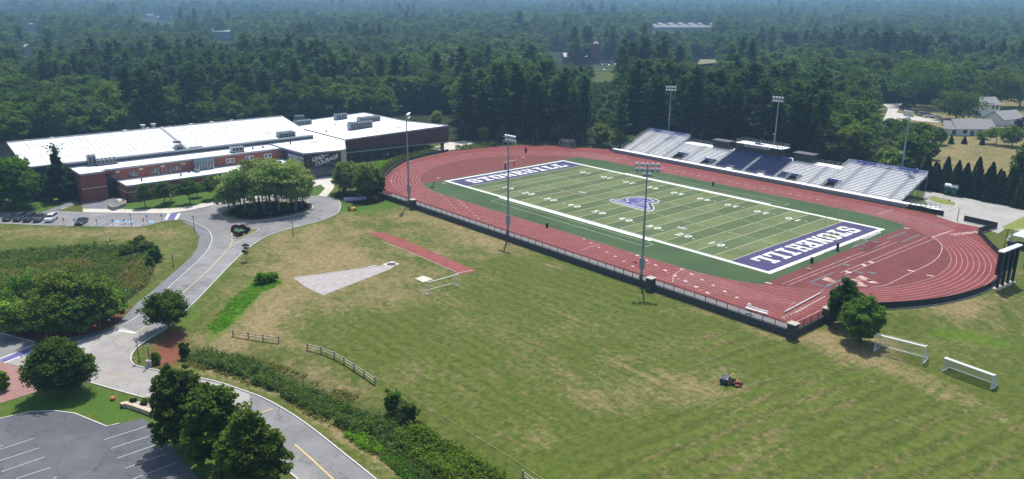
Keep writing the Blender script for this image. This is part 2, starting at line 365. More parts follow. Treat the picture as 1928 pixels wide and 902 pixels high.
def ground_material():
    m = bpy.data.materials.new('turf_ground'); m.use_nodes = True; N = m.node_tree; L = N.links.new; b = N.nodes['Principled BSDF']
    b.inputs['Roughness'].default_value = 0.95; b.inputs['Specular IOR Level'].default_value = 0.1
    g = N.nodes.new('ShaderNodeNewGeometry')
    def attr(n): a = N.nodes.new('ShaderNodeAttribute'); a.attribute_name = n; return a.outputs['Fac']
    def math_(op, a, b2=None, c=None, clamp=False):
        n = N.nodes.new('ShaderNodeMath'); n.operation = op; n.use_clamp = clamp
        for i, v in enumerate((a, b2, c)):
            if v is None: continue
            if isinstance(v, (int, float)): n.inputs[i].default_value = v
            else: L(v, n.inputs[i])
        return n.outputs[0]
    def noise(s, det=5, rough=0.6, rot=0, stretch=(1,1,1)):
        mp = N.nodes.new('ShaderNodeMapping'); mp.inputs['Rotation'].default_value = (0, 0, R(rot)); mp.inputs['Scale'].default_value = stretch
        L(g.outputs['Position'], mp.inputs[0]); n = N.nodes.new('ShaderNodeTexNoise'); n.inputs['Scale'].default_value = s
        n.inputs['Detail'].default_value = det; n.inputs['Roughness'].default_value = rough; L(mp.outputs[0], n.inputs['Vector']); return n.outputs[0]
    def mix(f, a, c):
        n = N.nodes.new('ShaderNodeMix'); n.data_type = 'RGBA'
        if isinstance(f, float): n.inputs[0].default_value = f
        else: L(f, n.inputs[0])
        for i, v in ((6, a), (7, c)):
            if isinstance(v, tuple): n.inputs[i].default_value = (*v, 1)
            else: L(v, n.inputs[i])
        return n.outputs[2]
    def ss(v, a, c):
        n = N.nodes.new('ShaderNodeMapRange'); n.interpolation_type = 'SMOOTHSTEP'; n.inputs[1].default_value = a; n.inputs[2].default_value = c
        L(v, n.inputs[0]); return n.outputs[0]
    n1 = noise(0.10, 8, 0.7); n2 = noise(0.9, 6, 0.7); n3 = noise(6.0, 3, 0.6); n4 = noise(0.03, 4, 0.6)
    # mowing passes: 1.7 m swathes, wobbling a little
    def wave(rot, per, amp):
        mp = N.nodes.new('ShaderNodeMapping'); mp.inputs['Rotation'].default_value = (0, 0, R(rot)); L(g.outputs['Position'], mp.inputs[0])
        sp = N.nodes.new('ShaderNodeSeparateXYZ'); L(mp.outputs[0], sp.inputs[0])
        ph = math_('MULTIPLY_ADD', sp.outputs[0], 2*math.pi/per, math_('MULTIPLY', noise(0.05, 3, .6), 7.0))
        s = math_('SINE', ph); s2 = math_('MULTIPLY', s, 2.2); s3 = math_('MINIMUM', math_('MAXIMUM', s2, -1.0), 1.0)
        return math_('MULTIPLY', math_('MULTIPLY', s3, amp), ss(noise(0.045, 3, .6, 20), 0.35, 0.62))
    fR = attr('fieldR'); fA = attr('field')
    wl = math_('MULTIPLY', wave(88, 2.6, 0.11), math_('SUBTRACT', fA, fR, None, True))
    wr = math_('MULTIPLY', wave(10, 3.3, 0.17), fR)
    st = math_('ADD', wl, wr)
    d = math_('ADD', attr('dry'), math_('MULTIPLY', math_('SUBTRACT', n1, 0.5), 1.6))
    d = math_('ADD', d, math_('MULTIPLY', math_('SUBTRACT', n2, 0.5), 1.3))
    d = math_('ADD', d, math_('MULTIPLY', math_('SUBTRACT', n4, 0.5), 0.8))
    d = math_('ADD', d, math_('MULTIPLY', math_('SUBTRACT', noise(0.8, 5, .7, 4, (0.10, 1, 1)), 0.5), math_('MULTIPLY', math_('SUBTRACT', fA, fR, None, True), 1.5)))
    d = math_('ADD', d, math_('MULTIPLY', math_('SUBTRACT', noise(0.9, 5, .7, 10, (1, 0.10, 1)), 0.5), math_('MULTIPLY', fR, 1.5)))
    d = math_('ADD', d, st)
    d = math_('ADD', d, math_('MULTIPLY', math_('SUBTRACT', noise(0.28, 7, .75, 33), .5), math_('SUBTRACT', 1.7, fA)))
    dd = ss(d, 0.15, 1.05)
    green = mix(ss(n2, .3, .7), (0.054, 0.085, 0.014), (0.110, 0.130, 0.027))
    tan = mix(ss(math_('ADD', math_('MULTIPLY', n3, .4), math_('MULTIPLY', noise(1.3, 6, .75, 11), .6)), .38, .62), (0.145, 0.125, 0.048), (0.31, 0.24, 0.13))
    c = mix(dd, green, tan)
    lushc = mix(n2, (0.048, 0.125, 0.008), (0.105, 0.195, 0.014))
    c = mix(math_('MULTIPLY', math_('ADD', attr('lush'), math_('MULTIPLY', math_('SUBTRACT', n2, .5), 1.6)), ss(attr('lush'), .12, .5), None, True), c, lushc)
    c = mix(attr('lawn'), c, mix(n2, (0.045, 0.10, 0.014), (0.085, 0.15, 0.024)))
    c = mix(attr('marsh'), c, mix(n2, (0.035, 0.05, 0.014), (0.07, 0.085, 0.025)))
    c = mix(attr('mulch'), c, mix(n3, (0.13, 0.045, 0.03), (0.24, 0.095, 0.06)))
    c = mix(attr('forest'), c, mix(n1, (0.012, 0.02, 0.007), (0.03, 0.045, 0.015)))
    v = math_('ADD', math_('MULTIPLY', math_('SUBTRACT', n3, 0.5), 0.5), math_('ADD', 1.0, math_('MULTIPLY', math_('SUBTRACT', noise(2.4, 6, .75), .5), 0.8)))
    v = math_('SUBTRACT', v, math_('MULTIPLY', st, 0.9))
    sc = N.nodes.new('ShaderNodeVectorMath'); sc.operation = 'SCALE'; L(c, sc.inputs[0]); L(v, sc.inputs['Scale'])
    L(sc.outputs[0], b.inputs['Base Color'])
    bp = N.nodes.new('ShaderNodeBump'); bp.inputs['Strength'].default_value = 0.6; bp.inputs['Distance'].default_value = 0.12
    L(n3, bp.inputs['Height']); L(bp.outputs[0], b.inputs['Normal'])
    return m
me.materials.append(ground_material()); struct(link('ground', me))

# ------------------------------------------------------------------ surfaces
def cracked(m, sc=.16, dark=.62):
    N = m.node_tree; L = N.links.new; b = N.nodes['Principled BSDF']; src = b.inputs['Base Color'].links[0].from_socket; g = N.nodes.new('ShaderNodeNewGeometry')
    nz = N.nodes.new('ShaderNodeTexNoise'); nz.inputs['Scale'].default_value = .5; L(g.outputs['Position'], nz.inputs[0])
    ad = N.nodes.new('ShaderNodeVectorMath'); ad.operation = 'MULTIPLY_ADD'; L(nz.outputs['Color'], ad.inputs[0]); ad.inputs[1].default_value = (5,5,0); L(g.outputs['Position'], ad.inputs[2])
    vo = N.nodes.new('ShaderNodeTexVoronoi'); vo.feature = 'DISTANCE_TO_EDGE'; vo.inputs['Scale'].default_value = sc; L(ad.outputs[0], vo.inputs['Vector'])
    vc = N.nodes.new('ShaderNodeTexVoronoi'); vc.inputs['Scale'].default_value = sc*.5; L(ad.outputs[0], vc.inputs['Vector']); sp = N.nodes.new('ShaderNodeSeparateColor'); L(vc.outputs['Color'], sp.inputs[0])
    pr = N.nodes.new('ShaderNodeMapRange'); pr.inputs[3].default_value = .88; pr.inputs[4].default_value = 1.1; L(sp.outputs[0], pr.inputs[0])
    mr = N.nodes.new('ShaderNodeMapRange'); mr.inputs[1].default_value = 0; mr.inputs[2].default_value = .016; mr.inputs[3].default_value = dark; mr.inputs[4].default_value = 1; L(vo.outputs['Distance'], mr.inputs[0])
    mu = N.nodes.new('ShaderNodeMath'); mu.operation = 'MULTIPLY'; L(mr.outputs[0], mu.inputs[0]); L(pr.outputs[0], mu.inputs[1])
    v = N.nodes.new('ShaderNodeVectorMath'); v.operation = 'SCALE'; L(src, v.inputs[0]); L(mu.outputs[0], v.inputs['Scale']); L(v.outputs[0], b.inputs['Base Color']); return m
asph = mat('road_asphalt', (0.175,0.178,0.185), .9, (0.24,0.238,0.238), 0.25, bump=.1, scale2=7.0)
asph_path = mat('path_asphalt', (0.13,0.14,0.155), .9, (0.18,0.19,0.20), 0.4, scale2=6.0)
asph_lot = mat('lot_asphalt', (0.078,0.085,0.10), .9, (0.12,0.125,0.142), 0.2, scale2=5.0)
asph_old = mat('pale_asphalt', (0.30,0.285,0.27), .9, (0.38,0.36,0.345), 0.3, scale2=6.0)
conc = mat('pale_concrete', (0.46,0.43,0.38), .9, (0.58,0.55,0.49), 0.6, scale2=4.0)
kerbm = mat("granite_kerb", (0.40,0.39,0.37), .85, (0.54,0.53,0.50), 2.0)
white = mat('road_paint_white', (0.66,0.66,0.64), .7, (0.46,0.46,0.45), 3.0)
yel = mat('road_paint_yellow', (0.62,0.45,0.14), .7, (0.42,0.34,0.2), 4.0)
purp = mat('purple_paint', (0.085,0.075,0.26), .7, (0.12,0.11,0.31), 1.5)
brickp = mat('brick_paving', (0.24,0.12,0.11), .9, (0.33,0.19,0.17), 3.0, scale2=9.0)
cracked(asph, .12); cracked(asph_lot, .14); cracked(asph_old, .13, .75)
Z1, Z2, Z3 = GZ+0.03, GZ+0.045, GZ+0.06
def sheet(name, pts, m, z=Z1, kz=GZ):
    b = MB(); b.poly(W(pts, kz), z); return struct(b.build(name, m))
RK = [(597,369),(625,372.5),(637,377),(642,384),(640,396),(633,404),(616,412),(595,419),(566,426),(529,436),(501,445.5),(479,459),(458,475),(430,503),(405,529),(380,556),(357,579),(315.6,618.6),(288,634),(275,642),(257,656),(248,668),(246,679),(250,686),(261,691),(288,696),(321,703),(370,711),(412,720),(453,734),(500,751),(550,780),(585.5,805),(621,833),(657,862),(707,902),(800,985)]
LK = [(337,413),(360,417.5),(383,427.5),(395,436),(399,446),(399,458),(386,479.4),(360,504),(331,530),(308,551.5),(281,577.4),(259,597.6),(230.5,615),(202,628),(173,636.5),(147,643.6),(110,650),(89,651)]
road = RK + [(640,985),(560,902),(485,840),(400,790),(330,764),(291,754),(248,743),(171,721),(110,704),(55,695),(12,684),(-60,668),(-60,612),(0,627),(67,645),(89,651)] + LK[::-1][1:] + [(303,418),(277,425),(254,428.5),(144,425.7),(86.5,425),(0,421),(-120,417),(-120,392),(0,399),(75,401),(106,397),(156,399.7),(231,400.6),(317,401.5),(360,395),(415,383),(480,374),(540,369)]
sheet('road', road, asph)
sheet('junction_road', [(248,742),(171,720),(110,703),(55,694),(12,683.5),(-60,668),(-60,640),(0,676),(69,648.5),(89,652),(147,645),(202,629),(230,616),(262,628),(248,668),(246,680),(261,692),(321,704),(412,722),(470,742),(470,820),(400,788),(330,763),(291,753)], asph_old, GZ+0.036)
sheet('footpath', [(340,416.5),(363,427.5),(376,446),(372,466.5),(360,484),(331,510),(288,547),(259,570),(239,592),(213,616),(173,628),(130,636.5),(98,640),(92,649.5),(110,649),(147,642.8),(173,635.5),(202,627),(230.5,614),(259,596.6),(281,576.4),(308,550.5),(331,529),(360,503),(385,478.4),(397.5,458),(397.5,446),(394,437),(382,428.5),(360,418.5)], asph_path, GZ+0.05)
sheet('car_park', [(-60,806),(0,789),(53.6,776.5),(100,774),(141,779),(201,803.7),(270,787.6),(291,808),(330,850),(400,930),(430,1010),(-160,1010),(-160,840)], asph_lot)
sheet('brick_plaza', [(-60,672),(12,684.4),(55,695.5),(95,707),(110,722),(72,737),(0,760),(-60,778)], brickp, Z1+0.012)
sheet('front_pavement', [(156,393.4),(260,394.6),(332,392),(415,377.5),(480,369),(540,364.5),(540,369.5),(480,374.5),(415,383.5),(360,395.5),(317,402),(231,401.2),(156,400.2)], conc, GZ+0.055)
sheet('drop_off_paving', [(150,372),(156,393.6),(232,394.6),(240,380),(206,368)], asph_path, GZ+0.048)
sheet('side_pavement', [(75,401),(106,396.8),(126,392),(146,383),(125,372),(60,372),(60,375),(112,380),(117,386.5),(100,392)], asph_path, GZ+0.044)
sheet('entrance_plaza', [(587,338),(623,330),(645,326),(648,336),(630.5,341),(628,355),(615,370.5),(599,369.5),(612,355),(604,348),(575,355),(560,352)], conc, GZ+0.046)
sheet('upper_walk', [(790,299),(800,283),(845,268),(905,262),(905,268),(862,276),(868,287),(846,288),(820,292)], conc, GZ+0.05)
b = MB()
for ln in (smooth([tuple(at(*p))[:2] for p in RK], 1), smooth([tuple(at(*p))[:2] for p in LK], 2)): b.kerb(ln, 0.22, GZ, GZ+0.14)
b.kerb([tuple(at(*p))[:2] for p in [(55,695),(110,705),(171,721),(248,743),(291,754),(330,764),(400,790),(485,840),(560,902),(640,985)]], .25, GZ, GZ+.12)
b.kerb([tuple(at(*p))[:2] for p in [(-60,806),(0,789),(53.6,776.5),(100,774),(141,779),(201,803.7),(225,798)]], .2, GZ, GZ+.12)
b.kerb([tuple(at(*p))[:2] for p in [(-60,612),(0,627),(67,645)]], .25, GZ, GZ+.12)
b.kerb([tuple(at(*p))[:2] for p in [(156,400.4),(231,401.6),(317,402.5),(360,396),(415,384),(480,375)]], .2, GZ, GZ+.13)
b.kerb([tuple(at(*p))[:2] for p in [(-120,417),(0,421),(86.5,425),(144,425.7),(254,428.5),(277,425),(303,418)]], .15, GZ, GZ+.12)
struct(b.build('kerb', kerbm))
ISL = [(418,399),(414,404),(420,410),(442,416.5),(473,418.4),(510,414.5),(554,406.6),(582,399),(590,392),(588,386),(580,381.5),(572,379),(540,377.5),(500,379),(470,382),(440,388)]
isl = smooth([tuple(at(*p))[:2] for p in ISL+[ISL[0]]], 2)
b = MB(); b.poly(isl, GZ+.13); struct(b.build('island_bed', mat('island_soil', (0.11,0.12,0.04), .95, (0.19,0.17,0.08), 0.7, scale2=4)))
b = MB(); b.kerb(isl, .28, GZ, GZ+.2); struct(b.build('island_kerb', kerbm))
TRI = [(433.5,434.5),(436,441),(438,448.5),(447,449.5),(457.6,449.4),(482,438),(487,434),(486,432),(481,431.5),(455,432)]
tri_ = [tuple(at(*p))[:2] for p in TRI]
b = MB(); b.poly(tri_, GZ+.13); struct(b.build('flower_island_bed', mat('flower_soil', (0.10,0.12,0.03), .95, (0.2,0.16,0.09), 2.0)))
b = MB(); b.kerb(tri_+[tri_[0]], .22, GZ, GZ+.2); struct(b.build('flower_island_kerb', kerbm))
# painted lines
b = MB()
b.strip(smooth([tuple(at(*p))[:2] for p in [(460,449),(437,463),(431,467),(399,502.5),(380,520),(337,558.7),(300,594),(279.5,612),(256.5,626)]]), .22, Z3)
b.strip([tuple(at(*p))[:2] for p in [(436,449),(437.5,455),(431,467)]], .2, Z3)
b.strip([tuple(at(*p))[:2] for p in [(555,837),(590,868),(626.5,902),(720,985)]], .25, Z3)
b.strip([tuple(at(*p))[:2] for p in [(191,700),(240,710),(295,725.6)]], .1, Z3)
for t in range(5):
    x = 493+t*4.4; y = 777-t*1.5; b.strip([tuple(at(x, y))[:2], tuple(at(x+2.6, y-.9))[:2]], .5, Z3)
struct(b.build('yellow_road_line', yel))
b = MB()
def wline(p, q_, w_=.10, z=Z3): b.strip([tuple(at(*p))[:2], tuple(at(*q_))[:2]], w_, z)
wline((223,622.5),(256,627.5),.7); wline((0,676),(66,648.6),.35); wline((8,684),(89,651.5),.45)
wline((312,414),(319,402),.8); wline((331,414),(338,402),.8); wline((115,394),(124,391),.3)
for p, q_ in [((0,847),(64,826)),((0,868),(74,844)),((3,889),(84,861)),((30,902),(95,881)),((100,902),(107,899)),((195,829),(280,802)),((209,845),(290,819)),((222,863),(300,836)),((237,882),(312,855)),((251,902),(330,873)),((0,841),(6,840))]: wline(p, q_)
for x in (126,143,168,183,202,216,230,244,258): wline((x,427),(x+17,417.5),.12)
for x in (204,209,214,219,248,253,258,263): wline((x,426),(x+14,420),.12)
for x0 in (110,): pass
struct(b.build('white_road_line', white))
b = MB(); b.poly(W([(0,678.5),(67,650),(88,652),(9,683)]), Z2+.006); b.poly(W([(314,413.6),(321,402.4),(336,402.4),(330,413.6)]), Z2+.006)
struct(b.build('purple_crosswalk', purp))
b = MB()
for (x, y) in ((222,417.5),(236,417.5),(246,417.6),(285,417.8)): b.obox(tuple(at(x,y))[:2], .1, 1.6, 1.2, Z2, Z2+.01)
struct(b.build('parking_symbol', mat('pale_blue_paint', (0.2,0.4,0.62), .7)))
# field-event surfaces on the lawn
pinkc = mat('cinder', (0.31,0.285,0.28), .95, (0.40,0.37,0.36), 0.8, scale2=5)
sheet('shot_put_sector', [(552.5,523.5),(725,499.5),(740,500),(740,504),(735,507),(609,556),(590,548),(572,538)], pinkc)
sheet('throwing_pad', [(720,498),(738,492),(753,497.5),(734,504)], conc, Z2+.01)
sheet('discus_pad', [(781,524.5),(797,519.5),(816,526),(797,532)], conc, Z2)
b = MB(); b.poly([(at(737,498).x+1.05*math.cos(t*.524), at(737,498).y+1.05*math.sin(t*.524)) for t in range(12)], Z3+.01)
struct(b.build('throwing_circle', mat('dark_rubber', (0.05,0.05,0.06), .8)))
red = mat('track_rubber', (0.140,0.016,0.016), .85, (0.200,0.028,0.026), 0.22, scale2=3.0, bump=.05)
red2 = mat('runway_rubber', (0.19,0.034,0.030), .85, (0.25,0.058,0.048), 0.35, scale2=3.0)
sheet('jump_runway', [(694,439.5),(722,437.5),(760,451),(897,510.5),(867,517),(756,467)], red2)
b = MB(); b.strip([tuple(at(*p))[:2] for p in [(718,454),(770,474),(864,514.5)]], .09, Z2); b.strip([tuple(at(*p))[:2] for p in [(864,514),(892,508.6)]], .12, Z2)
b.kerb(W([(552.5,523.5),(725,499.5)]), .12, GZ, GZ+.1); b.strip(W([(692,503),(709,500)]), .3, Z3)
struct(b.build('runway_line', white))
# practice field chalk lines
chalk = mat('chalk_line', (0.26,0.32,0.16), .9, (0.16,0.22,0.07), 1.0)
b = MB()
PC = at(1244.5, 712.5)
for ln in ([(568,640),(740,725.5),(957,858.5),(1023,902),(1150,990)], [(957,858.5),(1240,775),(1420,722)], [(1420,722),(1560,690)], [(1300,690),(1440,638)], [(780,648),(900,612),(1010,575)], [(1140,600),(1290,650)]):
    b.strip([tuple(at(*p))[:2] for p in ln], .05, GZ+.02)
c_ = W([(1127,707),(1362,718)]); cc = ((c_[0][0]+c_[1][0])/2, (c_[0][1]+c_[1][1])/2)
b.strip(arc(cc[0], cc[1], 9.15, 0, 360, 48), .055, GZ+.02)
struct(b.build('practice_field_line', chalk))
# north side: drive behind the track, house road
N0 = 0.03
def nsheet(name, pts, m, z): b = MB(); b.poly(W(pts, 0), z); return struct(b.build(name, m))
nsheet('service_yard', [(1738,374),(1742,350),(1790,370),(1840,372),(1928,393),(2100,430),(2100,470),(1905,432),(1900,425),(1880,440),(1845,428),(1802,420),(1765,408)], mat('old_grey_asphalt', (0.30,0.29,0.275), .9, (0.38,0.37,0.35), .2, scale2=4), N0)
nsheet('verge_island', [(1748,372),(1760,371),(1785,378),(1800,383),(1798,387),(1775,384),(1752,377)], mat('verge_grass', (0.13,0.18,0.02), .95, (0.2,0.23,0.04), .8), N0+.02)
b = MB(); b.kerb([tuple(at(*p,0))[:2] for p in [(1748,371),(1760,370),(1787,377),(1801,384),(1799,392),(1772,405)]], .25, 0, .16); struct(b.build('verge_kerb', kerbm))
nsheet('verge_strip', [(1742,348),(1790,355),(1850,372),(1928,386),(2050,400),(2050,412),(1928,392),(1840,376),(1790,362),(1742,352)], mat('dry_verge', (0.16,0.16,0.04), .95, (0.27,0.22,0.1), .8), N0+.01)
nsheet('verge_corner', [(1886,428),(1928,408),(2000,395),(2000,425),(1912,432),(1895,432)], MATS['verge_grass'], N0+.02)
nsheet('house_road', [(1661,232),(1672,205),(1662,196),(1700,194),(1688,212),(1740,222),(1775,226),(1770,231),(1730,228),(1690,222),(1680,232)], mat('house_drive', (0.42,0.40,0.37), .9, (0.5,0.48,0.45), .3), N0)
# ------------------------------------------------------------------ stadium terrace, track and turf
b = MB(); b.prism(PLAT, GZ, 0, 1, top=0); struct(b.build('running_track', [red, mat('terrace_edge', (0.05,0.05,0.055), .9)]))
turfp = [(-57.2,-R0+.0)] ; turf = []
turf += [(-57.2, -math.sqrt((R0-.15)**2-(57.2-CX)**2))]
a0 = math.degrees(math.asin((57.2-CX)/(R0-.15)))
turf = arc(-CX,0,R0-.15,-90-a0,-90,6)+arc(CX,0,R0-.15,-90,-90+math.degrees(math.asin((58.3-CX)/(R0-.15))),6)+arc(CX,0,R0-.15,90-math.degrees(math.asin((58.3-CX)/(R0-.15))),90,6)+arc(-CX,0,R0-.15,90,90+a0,6)
def turf_material():
    m = bpy.data.materials.new('synthetic_turf'); m.use_nodes = True; N = m.node_tree; L = N.links.new; b = N.nodes['Principled BSDF']
    b.inputs['Roughness'].default_value = .9; b.inputs['Specular IOR Level'].default_value = .15
    g = N.nodes.new('ShaderNodeNewGeometry'); sp = N.nodes.new('ShaderNodeSeparateXYZ'); L(g.outputs['Position'], sp.inputs[0])
    def mt(op, a, c=None, cl=False):
        n = N.nodes.new('ShaderNodeMath'); n.operation = op; n.use_clamp = cl
        for i, v in enumerate((a, c)):
            if v is None: continue
            if isinstance(v, (int, float)): n.inputs[i].default_value = v
            else: L(v, n.inputs[i])
        return n.outputs[0]
    k = mt('MODULO', mt('ADD', mt('DIVIDE', sp.outputs[0], 4.572), 100), 2); band = mt('GREATER_THAN', k, 1)
    inx = mt('LESS_THAN', mt('ABSOLUTE', sp.outputs[0]), 45.72); iny = mt('LESS_THAN', mt('ABSOLUTE', sp.outputs[1]), 24.4)
    inf = mt('MULTIPLY', inx, iny)
    n = N.nodes.new('ShaderNodeTexNoise'); n.inputs['Scale'].default_value = .07; n.inputs['Detail'].default_value = 6; n.inputs['Roughness'].default_value = .7; L(g.outputs['Position'], n.inputs[0])
    n2 = N.nodes.new('ShaderNodeTexNoise'); n2.inputs['Scale'].default_value = 2.5; n2.inputs['Detail'].default_value = 4; L(g.outputs['Position'], n2.inputs[0])
    def mix(f, a, c):
        x = N.nodes.new('ShaderNodeMix'); x.data_type = 'RGBA'; L(f, x.inputs[0])
        for i, v in ((6, a), (7, c)):
            if isinstance(v, tuple): x.inputs[i].default_value = (*v, 1)
            else: L(v, x.inputs[i])
        return x.outputs[2]
    c = mix(band, (0.082,0.116,0.050), (0.122,0.150,0.064)); c = mix(inf, (0.050,0.086,0.036), c)
    mr = N.nodes.new('ShaderNodeMapRange'); mr.inputs[1].default_value = .3; mr.inputs[2].default_value = .75; mr.inputs[3].default_value = .8; mr.inputs[4].default_value = 1.4
    L(n.outputs[0], mr.inputs[0]); v = mt('MULTIPLY', mr.outputs[0], mt('ADD', .75, mt('MULTIPLY', n2.outputs[0], .5)))
    s = N.nodes.new('ShaderNodeVectorMath'); s.operation = 'SCALE'; L(c, s.inputs[0]); L(v, s.inputs['Scale']); L(s.outputs[0], b.inputs['Base Color']); return m
b = MB(); b.poly(turf, .006); struct(b.build('playing_field', turf_material()))
gravel = mat('wall_top_gravel', (0.22,0.22,0.23), .95, (0.34,0.34,0.35), 3.0)
b = MB(); b.poly([(-51.5,-48.55),(74.3,-48.55),(74.3,-46.4),(-51.5,-46.6)], .005); struct(b.build('gravel_strip', gravel))
dred = mat('event_area_rubber', (0.105,0.015,0.014), .85, (0.150,0.025,0.023), .3, scale2=1.5)
for sg in (1, -1):
    a1 = math.degrees(math.asin((58.3-CX)/(R0-.1))); pp = arc(CX,0,R0-.1,-90+a1,90-a1,30); b = MB(); b.poly([(sg*x, y) for x, y in pp], .004); struct(b.build('event_area', dred))
# lane lines
lane = mat('lane_paint', (0.70,0.56,0.54), .8, (0.46,0.30,0.28), .5)
b = MB()
for k in range(9):
    r = R0+LW*k
    b.strip([(-CX,-r)]+[(CX,-r)]+arc(CX,0,r,-90,90,40)+[(-CX,r)]+arc(-CX,0,r,90,270,40), .06, .012)
for k in range(9):
    y = -(R0+LW*k); b.strip([(CX-2,y),(CX+min(29.5, 31),y)], .055, .018)
    b.strip([(CX-2,-y),(CX+24,-y)], .06, .018)
    b.strip([(-CX+2,-y),(-CX-22,-y)], .05, .018)
for x in (74.0-1.2,): b.strip([(x,-R0),(x,-R0-8*LW)], .1, .022)
b.strip([tuple(at(*p,0))[:2] for p in [(1653,404),(1681,394)]], .12, .022)
b.strip([tuple(at(*p,0))[:2] for p in [(1755,447),(1795,433)]], .25, .022)
for k in range(8):      # staggered exchange marks on the near straight
    y = -(R0+LW*(k+.5)); x = 30+k*3.4
    b.box(x, x+.9, y-.25, y+.25, .018, .022); b.box(x-1.4, x-1.3, y-.5, y+.5, .018, .022)
    b.tri((x+12, y-.4, .02), (x+12.9, y, .02), (x+12, y+.4, .02)); b.tri((x-16, y-.35, .02), (x-15.2, y, .02), (x-16, y+.35, .02))
    x = -34+k*2.6; b.box(x, x+.5, y-.2, y+.2, .018, .022); b.box(x-8, x-7.85, y-.45, y+.45, .018, .022)
b.strip(smooth([tuple(at(*p,0))[:2] for p in [(1290,507),(1275,512),(1268,520),(1266,531)]]), .12, .024)
b.strip([tuple(at(*p,0))[:2] for p in [(1096,471),(1110,465),(1130,460)]], .12, .024)
b.strip(smooth([tuple(at(*p,0))[:2] for p in [(1640,541),(1665,538),(1680,532),(1712,515),(1750,498),(1768,484),(1775,468),(1770,455),(1755,446)]]), .12, .026)
for p, q_ in [((1473,535),(1676,454)),((1483,537.5),(1688,456)),((1582,514),(1745,447)),((1590,517),(1758,450)),((1160,300),(1186,290))]:
    b.strip([tuple(at(*p,0))[:2], tuple(at(*q_,0))[:2]], .1, .026)
for p, q_ in [((1592,511),(1602,514)),((1623,498),(1632,501)),((1636,493),(1645,495))]:
    b.strip([tuple(at(*p,0))[:2], tuple(at(*q_,0))[:2]], .9, .03)
for p in [(1447,533),(1707,430),(737,341),(835,345),(825,335),(1715,510),(1751,519),(985,296)]:
    c = at(*p,0); b.obox((c.x,c.y), .3, 1.3, .5, .028, .032)
for i in range(22): x = -31+i*2.9; (i != 10) and b.obox((x, 40.9), .9, 1.0, .28, .028, .032)
struct(b.build('lane_line', lane))
for i in range(8):
    struct(place_text('lane_number', str(i+1), 1.0, (70.3, -(R0+LW*(i+.5)), .03), (0,1,0), (-1,0,0), lane))
struct(place_text('lane_word', 'STONEHILL', 1.9, tuple(at(1822,439,0))[:2]+(.03,), (.35,.94,0), (-.94,.35,0), lane, bold=.03))
pit = mat('pit_frame', (0.12,0.12,0.13), .9); b = MB()
for p, q_ in [((1525,532),(1570,513)),((1554,540),(1599,520.5)),((1525,532),(1554,540)),((1670,450),(1706,437)),((1696,456),(1732,442))]:
    b.strip([tuple(at(*p,0))[:2], tuple(at(*q_,0))[:2]], .55, .028)
for p in [(1593,498.5),(1618,513),(1642,514)]: c = at(*p,0); b.obox((c.x,c.y), .1, 1.7, 1.2, .028, .034)
struct(b.build('jump_pit_frame', pit))
sand = mat('spilt_sand', (0.52,0.38,0.34), .95, (0.30,0.12,0.11), .9, spread=(.4,.6)); b = MB()
for (x, y, s) in [(1610,532,2.2),(1625,524,1.6),(1592,540,1.8),(1560,527,1.5),(1640,530,1.2)]:
    c = at(x,y,0); b.poly([(c.x+s*(1+.35*math.sin(3*t+s))*math.cos(t), c.y+.75*s*(1+.3*math.cos(2*t+s))*math.sin(t)) for t in [i*.4488 for i in range(14)]], .016)
struct(b.build('spilt_sand', sand))

# ---- football markings
fw = mat('field_white', (0.68,0.70,0.67), .85, (0.54,0.57,0.52), .6)
fl = mat('field_line_white', (0.50,0.55,0.42), .85, (0.38,0.43,0.30), .5)
pf = mat('end_zone_purple', (0.036,0.030,0.105), .9, (0.056,0.048,0.145), .25, scale2=2.5)
Lx, Gx, Wy = 54.864, 45.72, 24.384
b = MB()
for s in (-1, 1): b.poly([(s*Gx,-Wy),(s*Lx,-Wy),(s*Lx,Wy),(s*Gx,Wy)][::s], .012)
struct(b.build('end_zone', pf))
b = MB()
bw = 1.15
b.box(-Lx-bw, Lx+bw, -Wy-bw, -Wy, .008, .016); b.box(-Lx-bw, Lx+bw, Wy, Wy+bw, .008, .016)
b.box(-Lx-bw, -Lx, -Wy, Wy, .008, .016); b.box(Lx, Lx+bw, -Wy, Wy, .008, .016)
b.box(-29, 25.2, -Wy-bw-.8, -Wy-bw, .008, .016); b.box(-28, 24.2, Wy+bw, Wy+bw+.7, .008, .016)
struct(b.build('sideline_border', fw))
b = MB()
for i in range(-9, 10):
    x = i*4.572; b.box(x-.07, x+.07, -Wy, Wy, .014, .018)
for s in (-1, 1): b.box(s*Gx-.09, s*Gx+.09, -Wy, Wy, .014, .02)
for i in range(-49, 50):
    if i % 5 == 0: continue
    x = i*.9144
    for y in (-6.1, 6.1): b.box(x-.07, x+.07, y-.4, y+.4, .014, .018)
    for y0, y1 in ((-Wy,-Wy+.7),(Wy-.7,Wy)): b.box(x-.08, x+.08, y0, y1, .014, .018)
for s in (-1, 1):      # coaching boxes
    for y in (27.6, 30.4): b.box(-27.4, 27.4, s*y-.06, s*y+.06, .014, .018)
    for x in (-27.4, 27.4): b.box(x-.06, x+.06, min(s*27.6, s*30.4)+.06, max(s*27.6, s*30.4)-.06, .014, .018)
struct(b.build('yard_line', fl))
